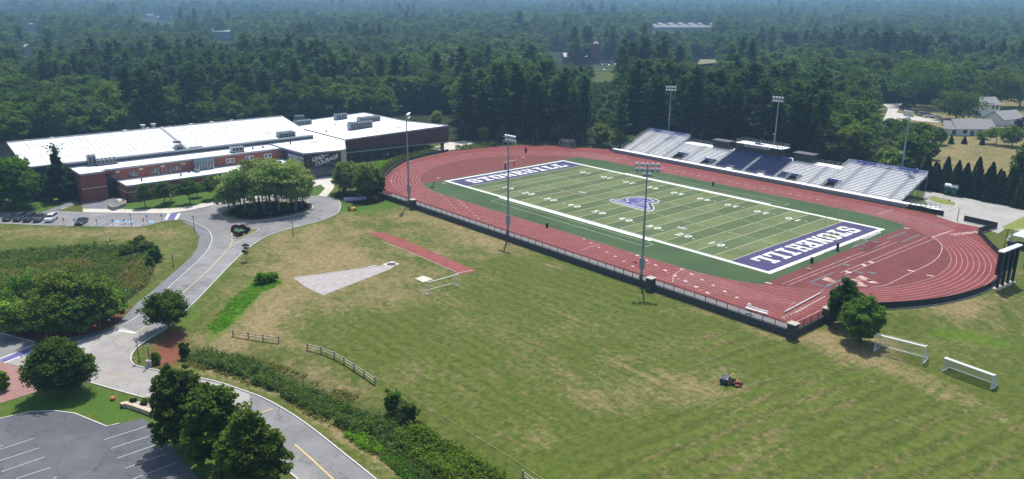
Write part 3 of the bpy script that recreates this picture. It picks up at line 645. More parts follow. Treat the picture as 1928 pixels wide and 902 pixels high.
for i, nm in enumerate((10,20,30,40,50,40,30,20,10)):
    x = (i-4)*9.144; s = str(nm)
    for side in (-1, 1):
        xd = (1,0,0) if side < 0 else (-1,0,0); yd = (0,1,0) if side < 0 else (0,-1,0)
        for k, ch in enumerate(s):
            off = (-1.25 if k == 0 else 1.25)*xd[0]
            struct(place_text('yard_number', ch, 3.0, (x+off, side*16.6, .024), xd, yd, fw, bold=.09))
        if nm < 50:
            d = -1 if x < 0 else 1; bb = MB(); ax = x+d*2.9
            bb.tri((ax, side*17.3, .022), (ax+d*.9, side*17.1, .022), (ax, side*16.9, .022)) if d < 0 else bb.tri((ax, side*16.9, .022), (ax+d*.9, side*17.1, .022), (ax, side*17.3, .022))
            struct(bb.build('yard_arrow', fw))
# slab-serif block letters on a 9 x 12 grid
GL = {
'S': [" ####### ","#########","###   ###","###   ###","###      ","######## "," ########","      ###","###   ###","###   ###","#########"," ####### "],
'T': ["#########","#########","## ### ##","## ### ##","   ###   ","   ###   ","   ###   ","   ###   ","   ###   ","   ###   "," ####### "," ####### "],
'O': [" ####### ","#########","###   ###","###   ###","###   ###","###   ###","###   ###","###   ###","###   ###","###   ###","#########"," ####### "],
'N': ["####  ###","####  ###"," ###  ## "," #### ## "," #### ## "," ####### "," ####### "," ## #### "," ## #### "," ##  ### ","###  ####","###  ####"],
'E': ["#########","#########"," ###   ##"," ###   ##"," ### ##  "," ######  "," ######  "," ### ##  "," ###   ##"," ###   ##","#########","#########"],
'H': ["#### ####","#### ####"," ##   ## "," ##   ## "," ##   ## "," ####### "," ####### "," ##   ## "," ##   ## "," ##   ## ","#### ####","#### ####"],
'I': [" ####### "," ####### ","   ###   ","   ###   ","   ###   ","   ###   ","   ###   ","   ###   ","   ###   ","   ###   "," ####### "," ####### "],
'L': ["######   ","######   "," ###     "," ###     "," ###     "," ###     "," ###     "," ###   ##"," ###   ##"," ###   ##","#########","#########"]}
def block_word(word, s, mt_):
    """word across an end zone (side s), readable from midfield"""
    cw, chh, gap = .43, .43, .68; tot = len(word)*9*cw+(len(word)-1)*gap; b = MB(); u = -tot/2
    for ch in word:
        rows = GL[ch]
        for r, row in enumerate(rows):
            c = 0
            while c < 9:
                if row[c] == '#':
                    e = c
                    while e < 9 and row[e] == '#': e += 1
                    u0, u1 = u+c*cw, u+e*cw; v1 = (6-r)*chh; v0 = v1-chh
                    # u runs left->right for a reader at midfield, v up the letter (away from midfield)
                    def P_(uu, vv): return (s*(50.29+vv), -s*uu if s > 0 else uu, .02)
                    b.quad(P_(u0,v0), P_(u1,v0), P_(u1,v1), P_(u0,v1)); c = e
                else: c += 1
        u += 9*cw+gap
    return struct(b.build('end_zone_word', mt_))
block_word('STONEHILL', -1, fw); block_word('STONEHILL', 1, fw)
# midfield emblem: a hawk's head
def px12(pts, ox=1140, oy=350, s=12.883): return [(ox+x/s, oy+y/s) for x, y in pts]
emw = mat('emblem_lavender_white', (0.30,0.30,0.40), .9); emp = mat('emblem_purple', (0.07,0.06,0.22), .9); emd = mat('emblem_dark', (0.05,0.06,0.09), .9)
OUT = [(80,345),(180,318),(400,318),(450,285),(560,268),(800,262),(1020,280),(1180,310),(1290,350),(1320,388),(1230,425),(1130,440),(1170,500),(1190,560),(1140,605),(1040,618),(900,595),(500,495),(180,398)]
def shrink(pts, k):
    cx = sum(p[0] for p in pts)/len(pts); cy = sum(p[1] for p in pts)/len(pts); return [(cx+(x-cx)*k[0], cy+(y-cy)*k[1]) for x, y in pts]
for nm, pts, mm, z in (('emblem_outline', OUT, fw, .024), ('emblem_dark_layer', [(110,350),(200,328),(410,326),(460,292),(570,276),(800,270),(1010,288),(1170,318),(1270,355),(1290,384),(1200,414),(1105,430),(1145,490),(1165,550),(1125,590),(1040,605),(900,582),(500,484),(210,396)], emd, .028),  # dark layer inside the white outline, a colour of the emblem itself
                       ('emblem_edge', [(180,352),(390,345),(480,385),(520,382),(480,330),(540,298),(680,286),(900,290),(1080,315),(1215,375),(1150,398),(1040,405),(1050,470),(1100,560),(1040,585),(900,560),(500,468),(230,385)], emw, .032),
                       ('emblem_head', [(260,362),(370,360),(470,398),(560,395),(580,378),(540,330),(590,306),(700,300),(900,305),(1060,330),(1150,372),(1050,385),(990,395),(1000,470),(1020,540),(900,528),(560,440),(400,400)], emp, .036)):
    b = MB(); b.poly(W(px12(pts), 0), z); struct(b.build(nm, mm))
b = MB()
for ln in ([(760,355),(820,338),(960,360),(1040,368)], [(800,385),(900,388),(985,405)], [(620,420),(800,425),(990,450)], [(640,438),(800,462),(990,490)], [(820,400),(985,428)]):
    b.strip(W(px12(ln), 0), .55, .04)
struct(b.build('emblem_feathers', emw))
b = MB()
for (x, y) in ((1097,362.5),(1284,429.5)): c = at(x,y,0); b.obox((c.x,c.y), 0, 3.4, .9, .022, .026)
struct(b.build('conference_mark', emp))
for (x, y) in ((1097,362.5),(1284,429.5)):
    c = at(x,y,0); struct(place_text('conference_letters', 'NEC', 1.5, (c.x,c.y,.032), (1,0,0), (0,1,0), fw, bold=.03))
# ------------------------------------------------------------------ foliage
def leaves_mesh(name, C, S, mt_, up=0.35, flat=0.0, seed=0, aspect=1.0, vals=None, droop=0.0):
    """C (n,3) centres, S (n) half sizes -> one mesh of n leaf-spray quads"""
    r = np.random.default_rng(seed); n = len(C)
    nrm = r.normal(size=(n, 3)); nrm[:, 2] = np.abs(nrm[:, 2])*(1+3*flat)+up; nrm /= np.linalg.norm(nrm, axis=1)[:, None]
    t = r.normal(size=(n, 3)); a = np.cross(nrm, t); a /= np.linalg.norm(a, axis=1)[:, None]; c = np.cross(nrm, a)
    S = np.asarray(S)[:, None]; a = a*S*aspect; c = c*S
    bend = nrm*S*0.35
    V = np.stack([C-a*1.0-bend, C-c*.75, C+a*1.0-bend, C+c*.75], 1).reshape(-1, 3).astype(np.float32)
    m = bpy.data.meshes.new(name); m.vertices.add(4*n); m.vertices.foreach_set('co', V.ravel())
    m.loops.add(4*n); m.loops.foreach_set('vertex_index', np.arange(4*n, dtype=np.int32))
    m.polygons.add(n); m.polygons.foreach_set('loop_start', np.arange(0, 4*n, 4, dtype=np.int32)); m.update(calc_edges=True)
    at_ = m.attributes.new('v', 'FLOAT', 'FACE'); at_.data.foreach_set('value', (r.random(n) if vals is None else vals).astype(np.float32))
    m.materials.append(mt_); return m
def broad_crown(name, rad, z0, z1, nclump, per, leaf, mt_, seed, egg=0.0, cl=0.30):
    r = np.random.default_rng(seed); zc = (z0+z1)/2; hz = (z1-z0)/2
    d = r.normal(size=(nclump, 3)); d /= np.linalg.norm(d, axis=1)[:, None]; rr = (0.45+0.55*r.random(nclump)**.55)
    lump = 1+0.16*np.sin(3*np.arctan2(d[:,1], d[:,0])+seed)+0.12*np.sin(5*d[:,2]*2+seed*2)
    P = d*rr[:, None]*lump[:, None]; w_ = 1-egg*P[:, 2]
    P = np.stack([P[:,0]*rad*w_*.84, P[:,1]*rad*w_*.84, zc+P[:,2]*hz*.88], 1)
    cr = rad*cl*(0.6+0.8*r.random(nclump)); cv = r.random(nclump)
    q = r.normal(size=(nclump, per, 3)); q /= np.linalg.norm(q, axis=2)[..., None]; q *= (r.random((nclump, per, 1))**.45)
    C = P[:, None]+q*cr[:, None, None]*np.array([1, 1, .62]); v = np.clip(cv[:, None]*.6+r.random((nclump, per))*.4, 0, 1)
    C = C.reshape(-1, 3); k = C[:, 2] > z0*.8
    return leaves_mesh(name, C[k], leaf*(0.7+0.6*r.random(k.sum())), mt_, seed=seed, vals=v.ravel()[k]), P
def trunk_mesh(name, h, r0, mt_, branches=(), lean=0.0, seed=0, seg=7):
    b = MB(); r = random.Random(seed); pts = [Vector((lean*(i/5)**2+r.uniform(-.04, .04)*h*.2, r.uniform(-.04, .04)*h*.2, h*i/5)) if i else Vector((0,0,-.3)) for i in range(6)]
    b.tube(pts, [r0*1.25, r0*.95, r0*.8, r0*.62, r0*.42, r0*.2], seg, cap=False)
    for e in branches:
        e = Vector(e); k = min(max(e.z*.55, h*.2), h*.8); i = min(int(k/h*5), 4); f = k/h*5-i; s_ = pts[i].lerp(pts[i+1], f)
        mid = s_.lerp(e, .5)+Vector((0,0,.06*h*.5)); b.tube([s_, mid, e], [r0*.38, r0*.24, r0*.08], 5, cap=False)
    m = bpy.data.meshes.new(name); m.from_pydata(b.v, [], b.f); m.materials.append(mt_); m.polygons.foreach_set('use_smooth', [True]*len(m.polygons)); m.update(); return m
def pine_crown(name, h, rad, z0, mt_, seed, leaf=.42, whorls=15, nb=7, per=26, cone=.36):
    r = np.random.default_rng(seed); Cs = []; Vs = []; ends = []
    for i in range(whorls):
        t = i/(whorls-1); z = z0+(h-z0-1.0)*t; prof = (1-t)**cone*(0.55+.45*min(1, t*5+.3)); a0 = r.random()*6.28; wob = .8+.4*r.random()
        for k in range(nb if t < .8 else 4):
            a = a0+6.283*k/nb+r.normal()*.25; L_ = rad*prof*(.42+.78*r.random())*wob; lift = (.10+.30*t)*L_*r.uniform(.4, 1.3)
            s = r.random(per)**.6; sp = .10+.26*L_*.38
            x = np.cos(a)*L_*s+r.normal(size=per)*sp*.8; y = np.sin(a)*L_*s+r.normal(size=per)*sp*.8; zz = z+lift*s+r.normal(size=per)*.25
            Cs.append(np.stack([x, y, zz], 1)); Vs.append(np.full(per, r.random())*.6+r.random(per)*.4)
            if k % 3 == 0: ends.append((math.cos(a)*L_*.8, math.sin(a)*L_*.8, z+lift*.8))
    top = r.normal(size=(60, 3))*np.array([1.0, 1.0, .7])+np.array([0, 0, h-.9]); Cs.append(top); Vs.append(r.random(60))
    C = np.concatenate(Cs); v = np.concatenate(Vs)
    return leaves_mesh(name, C, leaf*(.7+.7*r.random(len(C))), mt_, up=.5, flat=.35, seed=seed, aspect=1.35, vals=v), ends
def cone_crown(name, h, rad, mt_, seed, n=3200, leaf=.2, z0=.2):
    r = np.random.default_rng(seed); t = r.random(n)**1.35; a = r.random(n)*6.283
    rr = rad*((1-t)**.8)*(0.72+.28*r.random(n))*(1+.13*np.sin(5*a+seed)+.1*np.sin(14*t+3*a)); z = z0+(h-z0)*t
    C = np.stack([rr*np.cos(a), rr*np.sin(a), z], 1); return leaves_mesh(name, C, leaf*(.7+.7*r.random(n)), mt_, up=.2, seed=seed)
bark = mat('grey_brown_bark', (0.09,0.07,0.055), .95, (0.16,0.135,0.11), 3.0)
barkp = mat('pine_bark', (0.075,0.055,0.045), .95, (0.13,0.10,0.085), 2.0)
barkl = mat('pale_birch_bark', (0.15,0.12,0.10), .9, (0.24,0.20,0.17), 3.0)
L_pine = leaf_mat('pine_needles', (0.020,0.048,0.020), (0.072,0.128,0.048), .40, (1.2,1.4,.6))
L_mix = leaf_mat('forest_leaves', (0.036,0.076,0.024), (0.115,0.178,0.052), .37)
L_maple = leaf_mat('maple_leaves', (0.036,0.082,0.020), (0.110,0.190,0.042), .45, (1.3,1.5,.4))
L_maple2 = leaf_mat('bright_maple_leaves', (0.062,0.125,0.024), (0.170,0.265,0.055), .50)
L_birch = leaf_mat('river_birch_leaves', (0.095,0.150,0.050), (0.225,0.29,0.11), .50, (1.3,1.4,.7))
L_arb = leaf_mat('dark_evergreen_sprays', (0.014,0.034,0.016), (0.040,0.078,0.032), .22, (1.2,1.3,.6))
L_weed = leaf_mat('weed_leaves', (0.11,0.125,0.040), (0.29,0.265,0.115), .35)
L_lush = leaf_mat('lush_weed_leaves', (0.085,0.18,0.018), (0.20,0.34,0.04), .42)
L_reed = leaf_mat('reed_leaves', (0.055,0.095,0.030), (0.145,0.175,0.060), .40)
L_marsh = leaf_mat('airy_green_leaves', (0.10,0.19,0.045), (0.22,0.33,0.09), .52)
L_red = leaf_mat('purple_leaves', (0.03,0.012,0.014), (0.085,0.035,0.035), .2, (1.5,.6,.6))
L_hedge = leaf_mat('hedge_leaves', (0.05,0.075,0.022), (0.14,0.165,0.07), .25)
L_brush = leaf_mat('brushy_leaves', (0.065,0.11,0.032), (0.175,0.235,0.070), .38)
def make_tree(kind, name, loc, label, cat, crown_me, trunk_me, group=None, rz=0.0, s=1.0, sz=None):
    e = empty(name, loc, label, cat, group, rz); e.scale = (s, s, sz or s)
    c = link('crown', crown_me, e); t = link('trunk', trunk_me, e); return e

# --- prototypes for the forest
PINES = []
for i, (h, rad, z0) in enumerate(((25, 4.6, 6), (28, 5.2, 8), (23, 4.4, 4), (26.5, 4.2, 9))):
    c, ends = pine_crown('pine_crown', h, rad, z0, L_pine, 40+i, leaf=.44, whorls=13, nb=7, per=30)
    PINES.append((c, trunk_mesh('pine_trunk', h-1, .36, barkp, ends[2::5], .4, i), h))
BROAD = []
for i, (rad, z0, z1) in enumerate(((5.2, 4, 17), (4.4, 3, 15), (6.2, 5, 18))):
    c, P = broad_crown('broad_crown', rad, z0, z1, 85, 42, .42, L_mix, 60+i, egg=.15)
    BROAD.append((c, trunk_mesh('broad_trunk', z1*.75, .32, bark, P[::16], .3, i), z1))
BRUSH = []
for i, (rad, z1) in enumerate(((3.6, 9), (3.0, 7))):
    c, P = broad_crown('brushy_crown', rad, .6, z1, 60, 40, .32, L_brush, 80+i, egg=.2)
    BRUSH.append((c, trunk_mesh('brushy_trunk', z1*.7, .16, bark, P[::15], .2, i), z1))

# --- windows through the canopy: places that are open to view (x0, x1, lowest row that must stay clear, distance)
WINDOWS = [(1125,1160,150,114),(1052,1126,115,121),(1308,1352,123,113),(1228,1345,49,60),(46,68,57,57),(266,292,36,37),(296,327,39,41),(398,438,71,73),(38,60,104,108),(1655,1700,232,200),(1705,1790,226,215),(1785,1880,262,252),(1843,1890,220,219),(1880,1930,238,232),(745,815,222,222),(800,850,226,222),(1036,1062,96,92)]
WINDOWS = [(a-3, b, c, math.hypot(at((a+b)/2, d, 0).x-137, at((a+b)/2, d, 0).y+166)) for a, b, c, d in WINDOWS]
def blocked(x, y, h):
    px, py, dz = proj((x, y, h)); hw = 4.5*F/max(dz, 1)*.8; d = math.hypot(x-137, y+166)
    for x0, x1, yb, dist in WINDOWS:
        if x0-hw < px < x1+hw and d < dist+14 and py < yb: return True
    return False
def forest_points():
    r = random.Random(5); out = []
    camx, camy = CAM[0], CAM[1]
    def ring(d0, d1, st, sc):
        # jittered grid inside the view wedge
        rr = d1+st; x = camx-rr
        gx = np.arange(camx-rr, camx+rr*.75, st); gy = np.arange(camy-rr*.1, camy+rr, st)
        A, B = np.meshgrid(gx, gy); A = A+RNG.uniform(-.42, .42, A.shape)*st; B = B+RNG.uniform(-.42, .42, A.shape)*st
        d = np.hypot(A-camx, B-camy); q = np.stack([A, B, 0*A], -1)-CAM; z = q@FW; px = 964+F*(q@RT)/np.maximum(z, 1)
        py = 451-F*(q@UP)/np.maximum(z, 1)
        k = (d > d0) & (d <= d1) & (z > 5) & (px > -90) & (px < 2020) & ~clear_mask(A, B) & ~inside(A, B, LOT)
        for a, b_, dd, p_ in zip(A[k], B[k], d[k], px[k]): out.append((float(a), float(b_), float(dd), float(p_), sc))
    ring(150, 520, 6.0, 1.0); ring(520, 1000, 8.5, 1.0); ring(1000, 2000, 14, 1.25); ring(2000, 3600, 26, 1.7); ring(3600, 7500, 60, 2.6)
    return out
pts = forest_points(); fx = np.array([p[0] for p in pts]); fy = np.array([p[1] for p in pts]); fh = Hf(fx, fy)
sp = noise2(fx, fy, 90, 21)*.6+noise2(fx, fy, 35, 22)*.4
pines, broads = [], []
rr_ = random.Random(9)
edge_d = np.minimum(seg_dist(fx, fy, CAMPUS, True), seg_dist(fx, fy, YARD, True))
for i, (x, y, d, px, sc) in enumerate(pts):
    th = 0.56
    if px > 1200 and 330 < d: th = .70
    if d > 480: th = .74
    if d > 900: th = .90
    if 300 < px < 620 and 480 < d < 620: th = .45
    if d < 420 and px < 1560: th = .42
    if 930 < px < 1330 and 400 < d < 900: th = .75
    if px < 240 and d < 420: th = .72
    if 1540 < px and d < 420: th = .9
    isp = sp[i]+rr_.uniform(-.13, .13) > th
    s = (rr_.uniform(.78, 1.12) if d < 480 else rr_.uniform(.62, 1.25))*sc
    if not isp: s *= 1.05
    h = 27.5*s if isp else 18.5*s
    if blocked(x, y, h):
        if d < 520 and rr_.random() < .5 and not blocked(x, y, 6): broads.append((x, y, fh[i], .36, d, px))
        continue
    (pines if isp else broads).append((x, y, fh[i], s, d, px))
pines.sort(key=lambda t: t[4]); broads.sort(key=lambda t: t[4])
def zone_label(px, kind):
    if kind == 'pine':
        if px < 560: return 'tall dark pine in the wooded wall behind the brick sports building', 'pines behind the sports building'
        if px < 1130: return 'tall dark pine in the wooded wall beyond the far end of the track', 'pines beyond the far end of the track'
        return 'tall dark pine in the wooded wall behind the silver grandstand', 'pines behind the grandstand'
    if px < 560: return 'rounded green broadleaf tree among the pines behind the sports building', 'broadleaf trees behind the sports building'
    if px < 1130: return 'rounded green broadleaf tree among the pines beyond the track', 'broadleaf trees beyond the track'
    if px < 1560: return 'rounded green broadleaf tree among the pines behind the grandstand', 'broadleaf trees behind the grandstand'
    return 'rounded green broadleaf tree in the woods near the white houses', 'broadleaf trees near the white houses'
NEARP, NEARB = 270, 120
for i, (x, y, z, s, d, px) in enumerate(pines[:NEARP]):
    c, t, h = PINES[i % 4]; lb, g = zone_label(px, 'pine')
    make_tree('pine', 'pine_tree', (x, y, z), lb, 'pine tree', c, t, g, rr_.uniform(0, 6.28), s)
for i, (x, y, z, s, d, px) in enumerate(broads[:NEARB]):
    c, t, h = BROAD[i % 3]; lb, g = zone_label(px, 'broad')
    make_tree('broad', 'broadleaf_tree', (x, y, z), lb, 'tree', c, t, g, rr_.uniform(0, 6.28), s)
def scatter(name, items, protos, label, cat):
    """far woods: one object whose points carry copies of the tree crowns"""
    m = bpy.data.meshes.new(name); n = len(items); m.vertices.add(n)
    m.vertices.foreach_set('co', np.array([(t[0], t[1], t[2]) for t in items], np.float32).ravel())
    a = m.attributes.new('s', 'FLOAT', 'POINT'); a.data.foreach_set('value', np.array([t[3] for t in items], np.float32))
    a = m.attributes.new('rz', 'FLOAT', 'POINT'); a.data.foreach_set('value', np.array([rr_.uniform(0, 6.28) for t in items], np.float32))
    a = m.attributes.new('pick', 'INT', 'POINT'); a.data.foreach_set('value', np.array([rr_.randrange(len(protos)) for t in items], np.int32))
    o = link(name, m); tag(o, label, cat, kind='stuff')
    ng = bpy.data.node_groups.new(name, 'GeometryNodeTree'); ng.interface.new_socket('Geometry', in_out='INPUT', socket_type='NodeSocketGeometry')
    ng.interface.new_socket('Geometry', in_out='OUTPUT', socket_type='NodeSocketGeometry'); N = ng.nodes; L = ng.links.new
    gi = N.new('NodeGroupInput'); go = N.new('NodeGroupOutput'); ip = N.new('GeometryNodeInstanceOnPoints'); jn = N.new('GeometryNodeJoinGeometry')
    for po in protos:
        oi = N.new('GeometryNodeObjectInfo'); oi.inputs['Object'].default_value = po; oi.inputs['As Instance'].default_value = True
        L(oi.outputs['Geometry'], jn.inputs[0])
    def na(nm, dt):
        x = N.new('GeometryNodeInputNamedAttribute'); x.data_type = dt; x.inputs['Name'].default_value = nm; return x.outputs['Attribute']
    L(gi.outputs[0], ip.inputs['Points']); L(jn.outputs[0], ip.inputs['Instance']); ip.inputs['Pick Instance'].default_value = True
    L(na('pick', 'INT'), ip.inputs['Instance Index']); cx = N.new('ShaderNodeCombineXYZ'); L(na('rz', 'FLOAT'), cx.inputs[2]); L(cx.outputs[0], ip.inputs['Rotation'])
    L(na('s', 'FLOAT'), ip.inputs['Scale']); L(ip.outputs[0], go.inputs[0])
    md = o.modifiers.new('trees', 'NODES'); md.node_group = ng; return o
def crown_objs(base, k):
    out = []; seen = set()
    for o in COL.objects:
        if o.parent and o.parent.name.startswith(base) and o.name.startswith('crown') and o.data.name not in seen:
            seen.add(o.data.name); out.append(o)
    return out[:k]
scatter('distant_pine_woods', pines[NEARP:], crown_objs('pine_tree', 4), 'dark pine woods fading into blue haze towards the horizon', 'woods')
scatter('distant_broadleaf_woods', broads[NEARB:], crown_objs('broadleaf_tree', 3), 'rolling green broadleaf woods stretching away to the hazy horizon', 'woods')
print('forest', len(pines), len(broads)); print('LONG', [o['label'] for o in COL.objects if 'label' in o and len(o['label'].split())>16])

# --- brush along the foot of the woods
for (px, py, n_) in [(1560,262,1),(1590,268,1),(1625,262,1),(1655,275,1),(1685,268,1),(1700,290,1),(1672,300,1),(1640,288,1),(1610,285,1),(1575,290,1),(1540,275,1),(1660,318,1),(1630,305,1),(1716,300,1),(1695,315,1),(1520,262,1),(1655,245,1),(1690,248,1)]:
    g = aty(px, py, 84+(px % 5)*2.2); i = (px*7) % 2; c, t, h = BRUSH[i]
    make_tree('brush', 'bushy_tree', (g.x, g.y, 0), 'bushy green tree between the right end of the grandstand and the tall pines', 'tree', c, t, 'bushy trees behind the grandstand', rr_.uniform(0, 6), rr_.uniform(.8, 1.25))
for (px, py) in [(900,262),(935,262),(965,258),(1005,258),(1040,262),(1085,262),(1120,270),(1150,276),(1175,280),(870,250),(812,236)]:
    g = at(px, py+4, 0); c, t, h = BRUSH[px % 2]
    make_tree('brush', 'bushy_tree', (g.x, g.y+3, 0), 'low bushy green tree at the foot of the woods beyond the track', 'tree', c, t, 'bushy trees beyond the track', rr_.uniform(0, 6), rr_.uniform(.6, .95))
# --- evergreen row, right
arbs = [cone_crown('evergreen_crown', h, r_, L_arb, 100+i, 2600, .26) for i, (h, r_) in enumerate(((9.5,2.7),(8.4,2.5),(10.5,2.8)))]
arbt = trunk_mesh('evergreen_trunk', 5, .16, barkp)
A_, B_ = at(1722,352,0), at(1990,402,0)
for i in range(27):
    f = i/26; x = A_.x+(B_.x-A_.x)*f; y = A_.y+(B_.y-A_.y)*f+rr_.uniform(-.6,.6)+(2.6 if i % 2 else 0)
    make_tree('arb', 'conical_evergreen', (x, y, 0), 'dark conical evergreen in the dense row beside the grey service yard', 'evergreen', arbs[i % 3], arbt, 'evergreens beside the service yard', rr_.uniform(0,6), rr_.uniform(.78,1.08))
# --- trees near the houses
def solo_broad(px, py, wpx, toppx, label, lm, seed, nc=110, per=50, leaf=.3, z=None, name='broadleaf_tree', cat='tree', egg=.1, low=.12, group=None, cl=.27, trunk_r=None, bk=None):
    zz = (GZ if py > 300 and px < 1700 or py > 480 else 0) if z is None else z
    g = at(px, py, zz); zb = gz(g.x, g.y); h = atv(px, toppx, (g.x, g.y, zb)); dist = (Vector(CAM.tolist())-g).length; rad = wpx/2*dist/F*.88
    c, P = broad_crown('crown', rad, h*low, h, nc, per, leaf, lm, seed, egg=egg, cl=cl); t = trunk_mesh('trunk', h*.8, trunk_r or max(.1, h*.022), bk or bark, P[::max(1, nc//8)], .1, seed)
    return make_tree('', name, (g.x, g.y, zb), label, cat, c, t, group)
solo_broad(1722,200,125,112,'large round dark green tree rising behind the parked cars by the white houses',L_maple,201,120,45,.55,low=.2)
solo_broad(1799,226,88,168,'dark spreading tree covering the left wall of the tall white house',L_maple,202,110,45,.45,low=.1)
solo_broad(1872,200,80,128,'broad dark green tree standing behind the tall white house',L_maple,203,100,40,.5)
solo_broad(1920,200,80,135,'dark green tree behind the white houses at the right edge',L_maple,204,100,40,.5)
solo_broad(1762,272,42,238,'loose green tree in front of the left end of the long grey-roofed house',L_mix,205,60,40,.3)
solo_broad(1754,300,30,262,'small dark pointed tree on the tan lawn below the long house',L_arb,206,60,40,.25,egg=.4)
solo_broad(1875,272,44,240,'small spreading light green tree before the right end of the long house',L_maple2,207,60,40,.28,low=.35)
solo_broad(1905,276,46,235,'dense green tree at the right edge of the tan lawn',L_maple,208,70,40,.3)
solo_broad(1924,242,26,222,'dark purple-leaved tree at the right edge of the photo by the garage',L_red,209,40,40,.25)
solo_broad(1850,262,30,247,'low rounded shrub against the white wall of the long house',L_maple2,210,35,40,.22,low=0)
for px, py, wd, tp in ((1678,246,34,222),(1702,250,40,226),(1728,256,38,232),(1756,262,36,238),(1716,270,44,240),(1690,268,40,238)):
    solo_broad(px, py, wd, tp, 'rounded dark bushy tree between the pale house road and the evergreen row', L_mix, 230+px % 7, 70, 44, .32, low=.05, group='bushy trees below the house road')
solo_broad(1709,205,24,190,'small light green tree beside the pale house road',L_mix,211,40,40,.3)
for i, (px, py, tp, nm) in enumerate(((1790,271,255,'leftmost'),(1815,271,257,'middle'),(1849,273,260,'rightmost'))):
    g = at(px, py, 0); h = atv(px, tp, (g.x, g.y, 0)); make_tree('', 'clipped_shrub', (g.x, g.y, 0), nm+' of the three small dark cone shrubs on the tan lawn', 'shrub', cone_crown('crown', h, 1.05, L_arb, 220+i, 900, .22), trunk_mesh('trunk', 1, .08, bark), 'cone shrubs on the tan lawn')
# --- campus trees
solo_broad(121,739,118,645,'big round dense maple casting shade on the edge of the bottom-left car park',L_maple,301,420,70,.19,low=.13,cl=.22)
solo_broad(318,622,86,551,'rounded maple in a red mulch bed where the two roads meet',L_maple2,302,200,75,.17,low=.2,cl=.22)
solo_broad(1618,645,82,560,'front rounded dark maple beside the corner of the track wall',L_maple,313,380,70,.18,low=.12,cl=.2)
solo_broad(1588,614,70,528,'back maple behind the rounded one at the corner of the track wall',L_maple,304,260,70,.18,egg=.3,low=.14,cl=.2)
solo_broad(345,845,122,681,'leftmost dark leafy tree of the three over the bottom car park',L_maple,305,380,46,.21,egg=.32,low=.06,cl=.15)
solo_broad(412,885,128,712,'middle leafy tree of the three over the bottom car park',L_maple2,306,380,46,.21,egg=.34,low=.06,cl=.15)
solo_broad(478,938,150,772,'rightmost bright leafy tree of the three beside the road',L_maple2,307,420,46,.21,egg=.3,low=.06,cl=.15)
solo_broad(28,392,102,296,'big dark broadleaf tree at the left edge beside the parked cars',L_maple,308,200,60,.32,egg=.1,low=.08,cl=.25)
solo_broad(-12,398,60,330,'dark tree cut by the left edge behind the parked cars',L_maple,318,120,50,.32,low=.08)
g = at(117,377); h = atv(117,272,(g.x,g.y,GZ)); make_tree('', 'spruce_tree', (g.x,g.y,GZ), 'dark pointed spruce at the left corner of the brick building', 'spruce', pine_crown('crown', h, 5.0, .5, L_pine, 309, leaf=.30, whorls=20, nb=11, per=44, cone=.95)[0], trunk_mesh('trunk', h*.8, .25, barkp))
for i, (px, py, tp, wd, lb) in enumerate(((274,391,347,34,'first small tree from the left on the lawn before the brick building'),(311,386,338,36,'second small tree from the left on the lawn before the brick building'),(322,380,345,26,'slim small tree just behind the second lawn tree'),(358,384,336,38,'third larger lawn tree before the brick building'),(371,372,345,26,'slim lawn tree close against the brick wall'),(401,375,328,38,'rightmost lawn tree beside the grove on the island'))):
    solo_broad(px, py, wd, tp, lb, L_mix, 320+i, 60, 40, .22, low=.3, egg=.3, cl=.3)
# the grove of river birches on the turning-circle island
gr = [(432,402,334,62),(446,397,318,60),(463,403,312,62),(480,396,303,62),(497,404,306,64),(512,397,299,62),(528,403,304,62),(543,396,302,62),(556,401,306,60),(568,394,312,56),(454,388,312,58),(488,386,300,60),(520,387,300,60),(550,386,304,58),(574,386,318,44),(506,391,299,50),(440,390,330,46)]
for i, (px, py, tp, wd) in enumerate(gr):
    g = at(px, py); h = atv(px, tp, (g.x, g.y, GZ)); rad = wd/2*200/F*(1.0+.3*((i*37)%10)/10); h *= .9+.16*((i*53)%10)/10
    c, P = broad_crown('crown', rad, h*.27, h*1.02, 85, 46, .25, L_birch, 340+i, egg=.05, cl=.28)
    b = MB(); rr2 = random.Random(i)
    for s_ in range(3):
        e = P[(i*5+s_*23) % len(P)]; a = rr2.uniform(0, 6.28); b.tube([(.15*math.cos(a), .15*math.sin(a), -.2), (.4*math.cos(a)+e[0]*.15, .4*math.sin(a)+e[1]*.15, h*.35), (e[0]*.6, e[1]*.6, h*.75)], [.13, .09, .04], 6)
    for s_ in range(5): e = P[(s_*13+i) % len(P)]; b.tube([(0, 0, h*.3), tuple(e)], [.06, .02], 4)
    e = empty('river_birch', (g.x, g.y, GZ+.1), 'multi-stemmed river birch in the dense grove on the turning-circle island', 'tree', 'birch grove on the island'); link('crown', c, e); b.build('trunk', barkl, e)
solo_broad(651,367,56,300,'loose grey-green tree nearest the glass entrance of the sports building',L_birch,361,110,44,.22,low=.12,bk=barkl)
solo_broad(672,360,52,304,'pale green tree in the middle of the clump beside the entrance plaza',L_birch,362,110,44,.22,low=.12)
solo_broad(688,378,54,312,'dense dark green tree at the front of the clump beside the track bend',L_maple,363,130,44,.22,low=.08,egg=.2)
solo_broad(713,374,30,318,'narrow dark tree next to the first bend of the track',L_maple,364,110,44,.2,low=.12)
solo_broad(640,362,30,322,'small reddish-barked tree at the left of the entrance clump',L_birch,365,60,40,.2,low=.2)
solo_broad(698,366,36,306,'pale green tree at the back right of the entrance clump',L_birch,366,90,44,.22,low=.12)
solo_broad(464,492,18,459,'thin sapling with sparse leaves beside the curved road kerb',L_mix,367,9,22,.2,low=.4,cl=.4,trunk_r=.04)
